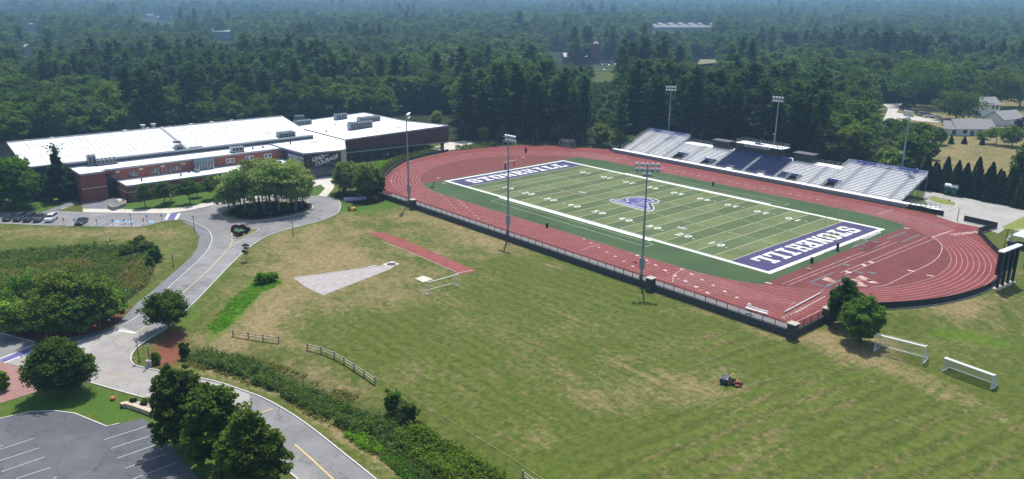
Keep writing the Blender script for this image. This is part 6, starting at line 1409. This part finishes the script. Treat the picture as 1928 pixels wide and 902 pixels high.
# tent and chairs at the right edge
g = at(1922,462,0); e = empty('canopy_tent', (g.x+1.5,g.y+1,0), 'white canopy tent at the right edge beyond the track', 'tent'); cov = mat('tent_fabric',(.8,.81,.83),.7)
m = MB(); 
for sx in (-1,1):
    for sy in (-1,1): m.bar((sx*3,sy*3,0),(sx*3,sy*3,2.5),.1)
m.build('frame', alud, e); m = MB()
for (a, c) in (((-3,-3),(3,-3)),((3,-3),(3,3)),((3,3),(-3,3)),((-3,3),(-3,-3))): m.tri((*a,2.5),(*c,2.5),(0,0,3.9)); m.quad((*a,2.2),(*c,2.2),(*c,2.5),(*a,2.5))
m.build('canopy', cov, e)
g = at(1912,461,0); b = MB(); b.box(g.x-1.5,g.x+1.5,g.y-1,g.y+1,.0,.5); b.box(g.x-1.4,g.x+1.4,g.y-.9,g.y+.9,.5,.75); tag(b.build('covered_pallet', mat('dark_tarp',(.04,.045,.06),.8)), 'low dark tarp-covered pile beside the white tent', 'pile')
def chair(px, py, z, lb, m=pwh, rz=0, group=None):
    g = at(px, py, z); e = empty('folding_chair', (g.x,g.y,z), lb, 'chair', group, rz); MB().box(-.25,.25,-.25,.25,.42,.47).build('seat', m, e); MB().box(-.25,.25,.22,.27,.5,.95).build('backrest', m, e)
    for x in (-.22,.22):
        for y in (-.22,.22): MB().bar((x,y,0),(x,y,.42),.05).build('leg', m, e)
    return e
chair(1900,449,0,'white chair on the paving left of the tent, upper one'); chair(1896,455,0,'white chair on the paving left of the tent, lower one'); chair(1911,443,0,'pale chair under the left edge of the tent')
def big_chair(px, py, z, lb, rz): e = chair(px, py, z, lb, pwh, rz); e.scale = (1.6,1.6,1.6); return e
big_chair(1405.5,605,GZ,'left of the pair of white chairs by the track wall',.4); big_chair(1411,606,GZ,'right of the pair of white chairs by the track wall',-.5)
# benches
def bench(pa, pb_, z, lb, back=False):
    A, B = at(*pa, z), at(*pb_, z); e = empty('bench', ((A.x+B.x)/2,(A.y+B.y)/2,z), lb, 'bench', rz=math.atan2(B.y-A.y,B.x-A.x)); L_ = (B-A).length; MB().box(-L_/2,L_/2,-.22,.22,.42,.48).build('seat', alu, e)
    for x in (-L_/2+.5, 0, L_/2-.5): MB().box(x-.05,x+.05,-.2,.2,0,.42).build('leg', alud, e)
    if back: MB().box(-L_/2,L_/2,.25,.3,.6,.85).build('backrest', alu, e)
bench((1347,576.5),(1387,590.5),GZ,'long white aluminium bench on the grass below the track wall')
bench((1404,583),(1445,595),0,'aluminium bench with a back on the terrace behind the near fence',True)
# scoreboard seen from behind
p0, p1 = at(1873,557,GZ), at(1904,545,GZ); p0 = at(1874,556,GZ); p1 = at(1903,543,GZ)
dvec = Vector((p1.x-p0.x, p1.y-p0.y)); L_ = dvec.length; e = empty('scoreboard', (p0.x,p0.y,gz(p0.x,p0.y)), 'tall dark scoreboard on four posts seen from behind at the right edge', 'scoreboard', rz=math.atan2(dvec.y,dvec.x))
bl = mat('scoreboard_blue', (0.014,0.017,0.035), .5); H_ = atv(1884,482,(p0.x,p0.y,GZ)); print('scoreboard', L_, H_)
k = L_
for i in range(4): MB().box(k*i/3-.17,k*i/3+.17,-.25,.25,-.3,7.6).build('post', bl, e); MB().sphere((k*i/3,0,.1),.75,(1,1,.5)).build('footing', cream, e)
MB().box(-.6,k+.6,.27,.6,3.0,7.4).build('display_board', bl, e)
b = MB(); [b.box(k*i/3+.35,k*(i+1)/3-.35,.2,.26,3.2,7.2) for i in range(3)]; b.build('back_panels', teal, e); MB().box(-.8,k+.8,-.35,.7,7.6,7.85).build('top_cap', alu, e)
lump('plastic_bags', 1891,547,GZ,'pale bags heaped at the foot of the scoreboard posts','bags',mat('pale_bag',(.6,.65,.68),.7),[(0,0,.6),(.9,.5,.5),(-.7,.4,.45)])
lump('plastic_bag', 1908,544,GZ,'white bag right of the scoreboard','bag',mat('pale_bag2',(.68,.72,.74),.7),[(0,0,.5),(.6,.2,.45)])
lump('plastic_bag', 1857,548,GZ,'white and grey bag on the grass left of the scoreboard by the bend fence','bag',mat('pale_bag3',(.66,.68,.68),.7),[(0,0,.45),(.5,-.3,.35)])
g = at(1886,483,0); b = MB(); b.bar((g.x,g.y,0),(g.x+.3,g.y,6.2),.13); tag(b.build('net_post', fencem), 'thin dark post beyond the bend fence near the tent', 'post')
g = at(1927,505,0); b = MB(); b.bar((g.x,g.y,0),(g.x,g.y,9),.2); tag(b.build('tall_post', polem), 'grey post at the right edge behind the scoreboard', 'post')
# portable toilets
tg = mat('toilet_green', (0.012,0.06,0.052), .5)
for (px, py, lb) in ((1783.5,366,'left dark green portable toilet with white roof'),(1795,368.5,'right dark green portable toilet with white roof')):
    g = at(px, py, 0); e = empty('portable_toilet', (g.x,g.y,0), lb, 'portable toilet', 'portable toilets', .1); MB().box(-.85,.85,-.8,.8,.05,2.4).build('cabin', tg, e); MB().box(-.5,.5,-.86,-.81,.2,2.2).build('door', mat('door_green',(.02,.08,.07),.5), e)
    m = MB(); m.tube([(-.9,0,2.42),(.9,0,2.42)], .78, 12); me_ = m.build('roof', cov, e)
for (px, py) in ((1787,379.5),): g = at(px, py, 0); lump('hydrant', px, py, 0, 'small dark red hydrant on the verge by the portable toilets', 'hydrant', mat('hydrant_red',(.2,.05,.03),.6), [(0,0,.3),(0,0,.22)]).location = (0,0,.2)
# ------------------------------------------------------------------ street lamps, signs
lampb = mat('black_lamp_post', (0.02,0.022,0.024), .5)
def lamp(px, py, tp, lb, z=GZ, head='globe', cat='street lamp', group='lamp posts'):
    g = at(px, py, z); z_ = gz(g.x, g.y) if z == GZ else z; h = atv(px, tp, (g.x,g.y,z_)); e = empty('street_lamp', (g.x,g.y,z_), lb, cat, group); MB().tube([(0,0,-.1),(0,0,.5),(0,0,h-.5)], [.13,.08,.06], 8).build('post', lampb, e)
    if head == 'globe': MB().tube([(0,0,h-.55),(0,0,h-.15)], [.14,.24], 8).build('lamp_glass', lens, e); MB().tube([(0,0,h-.15),(0,0,h)], [.3,.06], 8).build('lamp_cap', lampb, e)
    elif head == 'banner': MB().box(-.02,.02,.08,.6,h-2.2,h-.8).build('banner', pban, e); MB().tube([(0,0,h-.5),(0,0,h)], [.15,.1], 8).build('lamp_head', lampb, e)
    return e
for a in ((552.5,446,418,'thin lamp post on the grass at the outer kerb of the turning circle'),(366.5,437,407,'lamp post where the footpath curves by the crosswalk'),(327,503,477,'lamp post on the tan slope left of the footpath'),(240.5,578,545,'lamp post beside the marsh clump and the footpath bin'),(248,427,403,'lamp post in front of the accessible parking bays'),(208,454,447,'low thin post on the grass above the marsh'),(324,391,366,'lamp post on the lawn between the small trees'),(407,376,353,'lamp post near the left side of the birch grove'),(731,310,289,'lamp post on the shrub bank behind the left bend'),(262.5,682,641,'left of the two lamp posts on the junction corner'),(283,690,646,'right of the two lamp posts on the junction corner, beside a grey cabinet'),(860,286,276,'small lamp post on the walk by the far corner of the sports building'),(207,615,598,'thin post in the red mulch by the footpath')):
    lamp(*a)
g = at(281,691); tag(MB().box(g.x-.4,g.x+.4,g.y-.35,g.y+.35,GZ,GZ+1.1).build('utility_cabinet', mat('cabinet_grey',(.3,.33,.33),.6)), 'grey utility cabinet at the foot of a junction lamp post', 'cabinet')
g = at(232,589); e = empty('trash_can', (g.x,g.y,gz(g.x,g.y)), 'dark trash can on the red mulch beside the footpath', 'bin'); MB().tube([(0,0,0),(0,0,1.0)], [.32,.4], 10).build('body', mat('dark_brown_metal',(.05,.03,.035),.6), e); MB().tube([(0,0,1.0),(0,0,1.15)], [.42,.2], 10).build('lid', lampb, e)
# small bay signs
for i, (px, py) in enumerate(((121,424.5),(141,425.5),(183,427),(213,426.5),(235,426.5),(271,425.5),(277,418),(305,417))):
    g = at(px, py); e = empty('parking_sign', (g.x,g.y,GZ), 'small blue and white sign on a thin post at the head of a parking bay', 'sign', 'parking bay signs'); MB().bar((0,0,0),(0,0,1.9),.06).build('post', fencem, e); MB().box(.03,.06,-.17,.17,1.3,1.9).build('sign_plate', mat('sign_plate_blue',(.25,.35,.5),.6), e)
g = at(55,635); e = empty('warning_sign', (g.x,g.y,gz(g.x,g.y)), 'yellow diamond warning sign half hidden by the marsh trees', 'sign', rz=R(-52)); MB().bar((0,0,0),(0,0,2.8),.08).build('post', fencem, e)
b = MB(); 
for dz_, s_ in ((2.6, .62),): b.poly([(0,0)]*0+[(-s_,0),(0,-s_),(s_,0),(0,s_)], 0)
o = b.build('sign_plate', mat('sign_yellow',(.72,.46,.03),.6), e); o.rotation_euler = (R(90),0,0); o.location = (0,-.06,2.6)
g = at(55,635); b = MB(); b.sphere((0,0,2.85),.09,seg=6,rings=4); b.box(-.06,.06,-.02,.02,2.35,2.75); o2 = b.build('pictogram', blk, e); o2.location = (0,-.09,0)
g = at(107,388); e = empty('lime_marker', (g.x,g.y,GZ), 'lime green pedestrian sign at the crossing by the parked cars', 'sign'); MB().bar((0,0,0),(0,0,1.8),.07).build('post', fencem, e); MB().box(-.04,.04,-.55,.55,1.7,2.1).build('sign_plate', mat('lime_sign',(.5,.75,.05),.5), e)
lump('hydrant', 212,753,GZ,'orange-red fire hydrant on the lawn by the junction','hydrant',mat('hydrant_orange',(.5,.14,.06),.6),[(0,0,.3),(0,.05,.42)])
g = at(669,381); e = empty('banner_fence', (g.x,g.y,GZ), 'low purple and white banner strung between the entrance clump trees', 'banner', rz=R(60)); MB().box(-3.2,3.2,-.03,.03,.5,1.5).build('banner_cloth', mat('banner_cloth',(.42,.42,.62),.8), e); [MB().bar((x,0,0),(x,0,1.6),.08).build('post', fencem, e) for x in (-3.2,3.2)]
# low stone wall and boulders by the car park
b = MB(); b.kerb(smooth([tuple(at(*p))[:2] for p in [(229,768),(237,765),(250,768),(270,775),(292,783)]], 1), .75, GZ, GZ+.65); tag(b.build('low_stone_wall', mat('tan_stone',(0.42,0.34,0.26),.9,(0.55,0.46,0.36),2.0)), 'low curved tan stone wall above the car park', 'wall')
for i, (px, py, lb) in enumerate(((261,766,'left pale boulder behind the low stone wall'),(281,770,'right pale boulder behind the low stone wall'))):
    g = at(px, py); b = MB(); b.sphere((g.x,g.y,GZ+.3), .75, (1.1,.7,.6), 9, 6); r_ = random.Random(i); b.v = [(x+r_.uniform(-.07,.07), y+r_.uniform(-.07,.07), z+r_.uniform(-.05,.05)) for x, y, z in b.v]; tag(b.build('boulder', capm), lb, 'boulder')
# split-rail fences
wood = mat('weathered_wood', (0.30,0.27,0.22), .9, (0.42,0.39,0.33), 4)
def rail_fence(pxs, lb):
    P = [at(*p) for p in pxs]; P = [Vector((p.x,p.y,gz(p.x,p.y))) for p in P]; e = empty('split_rail_fence', P[0], lb, 'fence'); 
    for p in P: MB().box(p.x-P[0].x-.09,p.x-P[0].x+.09,p.y-P[0].y-.09,p.y-P[0].y+.09,p.z-P[0].z-.2,p.z-P[0].z+1.25).build('post', wood, e)
    for p, q_ in zip(P[:-1], P[1:]):
        m = MB(); [m.bar(p-P[0]+Vector((0,0,z)), q_-P[0]+Vector((0,0,z-.04)), .11) for z in (.55,1.0)]; m.build('rails', wood, e)
rail_fence([(439,632),(468,636.5),(495.5,640.5),(525,645)], 'short weathered split-rail fence above the ditch, left one')
rail_fence([(579,658),(605,665),(630,675),(648,685),(667,697),(686,709),(706,723)], 'longer weathered split-rail fence curving above the ditch')
rail_fence([(985,897),(1010,914),(1035,931)], 'end of a wooden rail fence at the bottom edge')
# ------------------------------------------------------------------ cars
tyre = mat('tyre_black', (0.02,0.02,0.02), .8); rim = mat('wheel_rim', (0.4,0.4,0.42), .35, metal=.6); cgl = mat('car_glass', (0.015,0.02,0.025), .08, spec=.8); hl = mat('headlamp_glass', (.7,.72,.72), .15); tl = mat('tail_lamp_red', (.35,.02,.02), .3)
def car(x, y, z, rz, col, lb, kind='sedan', group=None, grp_cat='car'):
    name = 'parked_car' if kind != 'pickup' else 'pickup_truck'
    m = bpy.data.materials.new('car_paint'); m.use_nodes = True; pb_ = m.node_tree.nodes['Principled BSDF']; pb_.inputs['Base Color'].default_value = (*col,1); pb_.inputs['Roughness'].default_value = .28; pb_.inputs['Metallic'].default_value = .25; pb_.inputs['Coat Weight'].default_value = .6
    e = empty(name, (x,y,z), lb, grp_cat, group, rz); W_ = .9
    prof = {'sedan': [(-2.3,.35),(-2.35,.75),(-2.2,.98),(-1.5,1.02),(-.95,1.42),(.35,1.45),(1.05,1.0),(2.1,.85),(2.32,.6),(2.3,.33)],
            'suv': [(-2.3,.4),(-2.38,.9),(-2.25,1.15),(-2.0,1.68),(-.2,1.74),(.55,1.66),(1.15,1.12),(2.15,1.0),(2.35,.7),(2.3,.36)],
            'pickup': [(-2.8,.5),(-2.85,1.05),(-.9,1.08),(-.75,1.75),(.55,1.78),(1.15,1.2),(2.4,1.1),(2.6,.8),(2.55,.45)]}[kind]
    b = MB(); n = len(prof)
    def wd(zz): return W_ if zz < 1.05 else W_*.80
    Lf = [(px_, -wd(zz), zz) for px_, zz in prof]; Rt = [(px_, wd(zz), zz) for px_, zz in prof]
    for i in range(n): j = (i+1) % n; b.quad(Lf[i], Lf[j], Rt[j], Rt[i])
    for S, rev in ((Lf, 0), (Rt, 1)):
        tr = geometry.tessellate_polygon([[Vector((p[0], 0, p[2])) for p in S]])
        for t in tr: b.tri(*([S[k_] for k_ in t]))
    b.build('body', m, e)
    roofz = max(p[1] for p in prof); beltz = 1.02 if kind == 'sedan' else 1.12
    cab = [p for p in prof if p[1] > beltz+.2]; x0, x1 = cab[0][0], cab[-1][0]; b = MB(); top = roofz-.10
    for s in (-1, 1): b.quad((x0-.25,s*W_*.93,beltz+.02),(x1+.45,s*W_*.93,beltz+.02),(x1+.02,s*(W_*.80+.015),top),(x0+.05,s*(W_*.80+.015),top))
    b.build('side_windows', cgl, e)
    i = prof.index(cab[-1]); a, c = prof[i], prof[i+1]; f = lambda t: (a[0]+(c[0]-a[0])*t+.02, a[1]+(c[1]-a[1])*t+.03); b = MB(); p, q_ = f(.12), f(.92); b.quad((p[0],-.66,p[1]),(p[0],.66,p[1]),(q_[0],.76,q_[1]),(q_[0],-.76,q_[1])); b.build('windscreen', cgl, e)
    i = prof.index(cab[0]); a, c = prof[i], prof[i-1]; b = MB(); p, q_ = (a[0]+(c[0]-a[0])*.12-.02, a[1]+(c[1]-a[1])*.12+.03), (a[0]+(c[0]-a[0])*.85-.02, a[1]+(c[1]-a[1])*.85+.03); b.quad((p[0],-.66,p[1]),(q_[0],-.74,q_[1]),(q_[0],.74,q_[1]),(p[0],.66,p[1])); b.build('rear_window', cgl, e)
    fx_ = max(p_[0] for p_ in prof)
    for s in (-1, 1):
        MB().box(fx_-.12,fx_+.01,s*.72-.15,s*.72+.15,.62,.78).build('headlight', hl, e); bx = min(p_[0] for p_ in prof); MB().box(bx-.01,bx+.1,s*.74-.13,s*.74+.13,.72,.92).build('tail_light', tl, e)
        for xx in ((-1.4, 1.4) if kind != 'pickup' else (-1.75, 1.65)):
            w_ = MB().tube([(xx,s*.72,.34),(xx,s*.93,.34)], .34, 14).build('wheel', tyre, e); MB().tube([(xx,s*.93,.34),(xx,s*.945,.34)], .2, 10).build('rim', rim, w_)
    if kind == 'pickup': MB().box(-2.7,-1.0,-.75,.75,1.085,1.12).build('truck_bed', hvd, e)
    return e
lotdir = math.atan2(*(lambda d: (d.y, d.x))(at(20,427)-at(44,413)))
for i, (px, py, col, kind, lb) in enumerate(((18,410.5,(.03,.05,.06),'sedan','leftmost dark grey sedan in the row beside the brick building'),(37.5,411,(.05,.07,.09),'suv','blue-grey car second from the left in the parked row'),(56,412,(.045,.06,.08),'suv','slate grey car in the middle of the parked row'),(76,412,(.09,.10,.11),'pickup','grey pickup truck beside the white car in the parked row'),(97,412.5,(.74,.78,.80),'suv','white car at the right end of the parked row'),(154,418.5,(.018,.035,.045),'sedan','dark car parked alone to the right of the row'))):
    g = at(px, py+3); car(g.x, g.y, GZ+.03, lotdir+.0, col, lb, kind, 'cars parked beside the brick building', 'pickup' if kind == 'pickup' else 'car')
for i, (px, py, col, kind, lb) in enumerate(((1738,217.5,(.45,.55,.60),'suv','light blue-grey car, leftmost of those by the white houses'),(1747,219,(.12,.13,.15),'suv','dark car behind the white one by the white houses'),(1748,221.5,(.62,.66,.70),'sedan','silver car in the line by the white houses'),(1762,221.5,(.78,.79,.80),'sedan','white car at the right end of the line by the white houses'),(1732,216,(.02,.03,.03),'sedan','black car behind the leftmost one by the white houses'))):
    g = at(px, py, 0); car(g.x, g.y, .05, R(35), col, lb, kind, 'cars by the white houses')
r2 = random.Random(4)
for i in range(12):
    px, py = (1129,135,1140,1146,1152,1131,1137,1143,1149,1155,1142,1134)[i], (116.5,120,116,117,118,124,125,124,126,122,130,133)[i]
    if i == 1: px, py = 1135, 116.5
    g = at(px, py, -2.8); c_ = [(.75,.76,.77),(.6,.62,.65),(.1,.11,.13),(.75,.75,.75)][i % 4]
    car(g.x, g.y, -2.75, R(40)+r2.uniform(-.1,.1), c_, ('bright white','silver','dark','white')[i % 4]+' car in the distant lot beyond the pines', 'suv' if i % 2 else 'sedan', 'cars in the distant lot, '+('bright white','silver','dark','white')[i % 4])
# ------------------------------------------------------------------ people
skin = mat('skin', (0.42,0.24,0.17), .6)
def person(loc, rz, label, joints, edges, radii, shirt, pants, hair=(0.03,0.02,0.015), hat=None, split=.0, group=None):
    e = empty('person', loc, label, 'person', group, rz); m = bpy.data.meshes.new('body'); m.from_pydata(joints, edges, []); o = link('body', m, e); m.skin_vertices or m.skin_vertices.new() if hasattr(m, 'skin_vertices') and hasattr(m.skin_vertices, 'new') else None
    md = o.modifiers.new('skin', 'SKIN'); 
    if not m.skin_vertices: return e
    for i, r_ in enumerate(radii): m.skin_vertices[0].data[i].radius = (r_, r_)
    m.skin_vertices[0].data[0].use_root = True
    sub = o.modifiers.new('sub', 'SUBSURF'); sub.levels = 1; sub.render_levels = 1
    dg = bpy.context.evaluated_depsgraph_get(); dg.update(); me2 = bpy.data.meshes.new_from_object(o.evaluated_get(dg)); o.modifiers.clear(); o.data = me2
    me2.materials.clear(); [me2.materials.append(x) for x in (skin, shirt, pants)]
    J = np.array(joints); kinds = PERSON_KIND
    for p in me2.polygons:
        c = np.array(p.center); k = kinds[int(np.argmin(((J-c)**2).sum(1)))]; p.material_index = k
    return e
# joints: 0 pelvis,1 waist,2 chest,3 neck,4 head base,5 head top,6/7 shoulders,8/9 elbows,10/11 hands,12/13 hips,14/15 knees,16/17 ankles,18/19 toes
PERSON_KIND = [2,1,1,1,0,0,1,1,1,1,0,0,2,2,2,2,2,2,2,2]
PE = [(0,1),(1,2),(2,3),(3,4),(4,5),(2,6),(2,7),(6,8),(7,9),(8,10),(9,11),(0,12),(0,13),(12,14),(13,15),(14,16),(15,17),(16,18),(17,19)]
PR = [.15,.14,.16,.07,.09,.10,.08,.08,.055,.055,.04,.04,.11,.11,.075,.075,.05,.05,.045,.045]
STAND = [(0,0,.95),(0,0,1.12),(0,0,1.34),(0,0,1.5),(.02,0,1.58),(.02,0,1.72),(0,.19,1.40),(0,-.19,1.40),(.03,.26,1.14),(.03,-.26,1.14),(.14,.25,.90),(.14,-.25,.90),(0,.1,.88),(0,-.1,.88),(.03,.12,.5),(-.02,-.12,.5),(0,.13,.08),(-.06,-.13,.08),(.16,.13,.05),(.1,-.13,.05)]
SIT = [(0,0,.0),(-.02,0,.2),(.02,0,.44),(.05,0,.60),(.08,0,.67),(.09,0,.82),(.02,.2,.50),(.02,-.2,.50),(.18,.28,.25),(.18,-.28,.25),(.42,.2,.28),(.42,-.2,.28),(.05,.1,-.02),(.05,-.1,-.02),(.46,.14,.04),(.46,-.14,.04),(.56,.14,-.36),(.56,-.14,-.36),(.72,.14,-.4),(.72,-.14,-.4)]
dark = mat('dark_clothes', (.02,.022,.03), .9); hiv = mat('hi_vis_lime', (.62,.85,.10), .8); redc = mat('red_clothes', (.22,.02,.03), .9)
g = at(816.5,352,0); person((g.x,g.y,.0), 1.0, 'person in dark clothes standing on the turf at the left corner', STAND, PE, PR, dark, dark)
lump('equipment_bag', 813,353.5,0,'small dark bag on the turf beside the standing person','bag',blk,[(0,0,.4),(.4,.2,.3)])
g = at(967.5,313,0); person((g.x,g.y,.0), .4, 'person in dark red standing by the left goalpost', STAND, PE, PR, redc, redc)
# ride-on mower with its driver
g = at(1377,723,GZ); e = empty('ride_on_mower', (g.x,g.y,GZ), 'orange and black wide-deck ride-on mower working on the practice field', 'mower', rz=R(22)); e.scale = (.9,.9,.82)
org = mat('mower_orange', (.26,.07,.03), .5, (.20,.05,.025), 3); gb = mat('grass_bagger', (.025,.03,.045), .6, (.05,.055,.075), 2)
m = MB(); m.box(-.5,.9,-.45,.45,.45,.75); m.build('chassis', org, e); m = MB(); m.box(.75,1.35,-.95,.95,.15,.4); m.build('cutting_deck', org, e); m = MB(); m.box(.9,1.3,-.35,.35,.4,.9); m.build('engine_cover', org, e)
m = MB(); m.box(-.25,.2,-.28,.28,.78,.9); m.box(-.35,-.22,-.28,.28,.9,1.4); m.build('seat', blk, e); m = MB(); m.bar((.45,-.3,.75),(.3,-.25,1.15),.05); m.bar((.45,.3,.75),(.3,.25,1.15),.05); m.build('steering_levers', blk, e)
m = MB(); m.prism([(-1.75,-1.05),(-.6,-1.05),(-.6,1.05),(-1.75,1.05)], .3, 1.0); m.prism([(-1.7,-1.0),(-.65,-1.0),(-.65,1.0),(-1.7,1.0)], 1.0, 1.14); m.build('grass_bagger', gb, e); m = MB(); m.box(-.62,-.5,-1.07,1.07,1.0,1.18); m.build('bagger_rim', alud, e)
for xx, yy, rr, ww in ((-.35,.62,.36,.3),(-.35,-.62,.36,.3),(1.6,.5,.2,.14),(1.6,-.5,.2,.14)): w_ = MB().tube([(xx,yy-ww/2,rr),(xx,yy+ww/2,rr)], rr, 12).build('wheel', tyre, e); MB().tube([(xx,yy-ww/2-.01,rr),(xx,yy+ww/2+.01,rr)], rr*.5, 10).build('rim', rim, w_)
m = MB(); m.bar((1.35,.4,.4),(1.6,.5,.4),.08); m.bar((1.35,-.4,.4),(1.6,-.5,.4),.08); m.build('caster_arms', org, e); m = MB(); m.tube([(-.45,-.42,.75),(-.45,-.42,1.9),(-.45,.42,1.9),(-.45,.42,.75)], .04, 6); m.build('roll_bar', blk, e)
pe = person((g.x+.05*math.cos(R(22)), g.y, GZ+.82), R(22), 'mower driver sitting in a lime hi-vis shirt and cap', SIT, PE, PR, hiv, dark)
m = MB(); m.sphere((.09,0,.86), .13, (1,1,.7), 10, 6); m.build('cap', hiv, pe)
# small yellow mower near the entrance clump
g = at(663,396); e = empty('yellow_mower', (g.x,g.y,GZ), 'small yellow mower parked on the grass below the entrance clump', 'mower', rz=R(40)); ym = mat('mower_yellow', (.62,.36,.02), .5)
MB().box(-.8,.8,-.5,.5,.35,.75).build('chassis', ym, e); MB().box(-.2,.6,-.9,.9,.15,.38).build('cutting_deck', ym, e); m = MB(); m.box(-.3,.15,-.28,.28,.78,.9); m.box(-.42,-.3,-.28,.28,.85,1.35); m.build('seat', mat('seat_tan',(.4,.18,.05),.6), e); MB().box(-1.05,-.6,-.4,.4,.5,1.0).build('engine', blk, e)
for xx, yy, rr in ((-.6,.62,.32),(-.6,-.62,.32),(.95,.45,.18),(.95,-.45,.18)): MB().tube([(xx,yy-.12,rr),(xx,yy+.12,rr)], rr, 12).build('wheel', tyre, e)
# ------------------------------------------------------------------ air
hz = MB(); hz.box(-9000, 9000, -9000, 9000, -14, 92); ho = hz.build('haze', bpy.data.materials.new('haze_air')); hm = ho.data.materials[0]; hm.use_nodes = True; N_ = hm.node_tree; N_.nodes.remove(N_.nodes['Principled BSDF'])
pv = N_.nodes.new('ShaderNodeVolumePrincipled'); pv.inputs['Color'].default_value = (0.38,0.66,1.0,1); pv.inputs['Density'].default_value = HAZE; pv.inputs['Anisotropy'].default_value = 0.25
N_.links.new(pv.outputs[0], N_.nodes['Material Output'].inputs['Volume']); tag(ho, 'thin blue summer haze filling the air over the whole scene', 'haze', kind='stuff')
scene.cycles.volume_bounces = 1; scene.cycles.transparent_max_bounces = 12; scene.cycles.max_bounces = 6
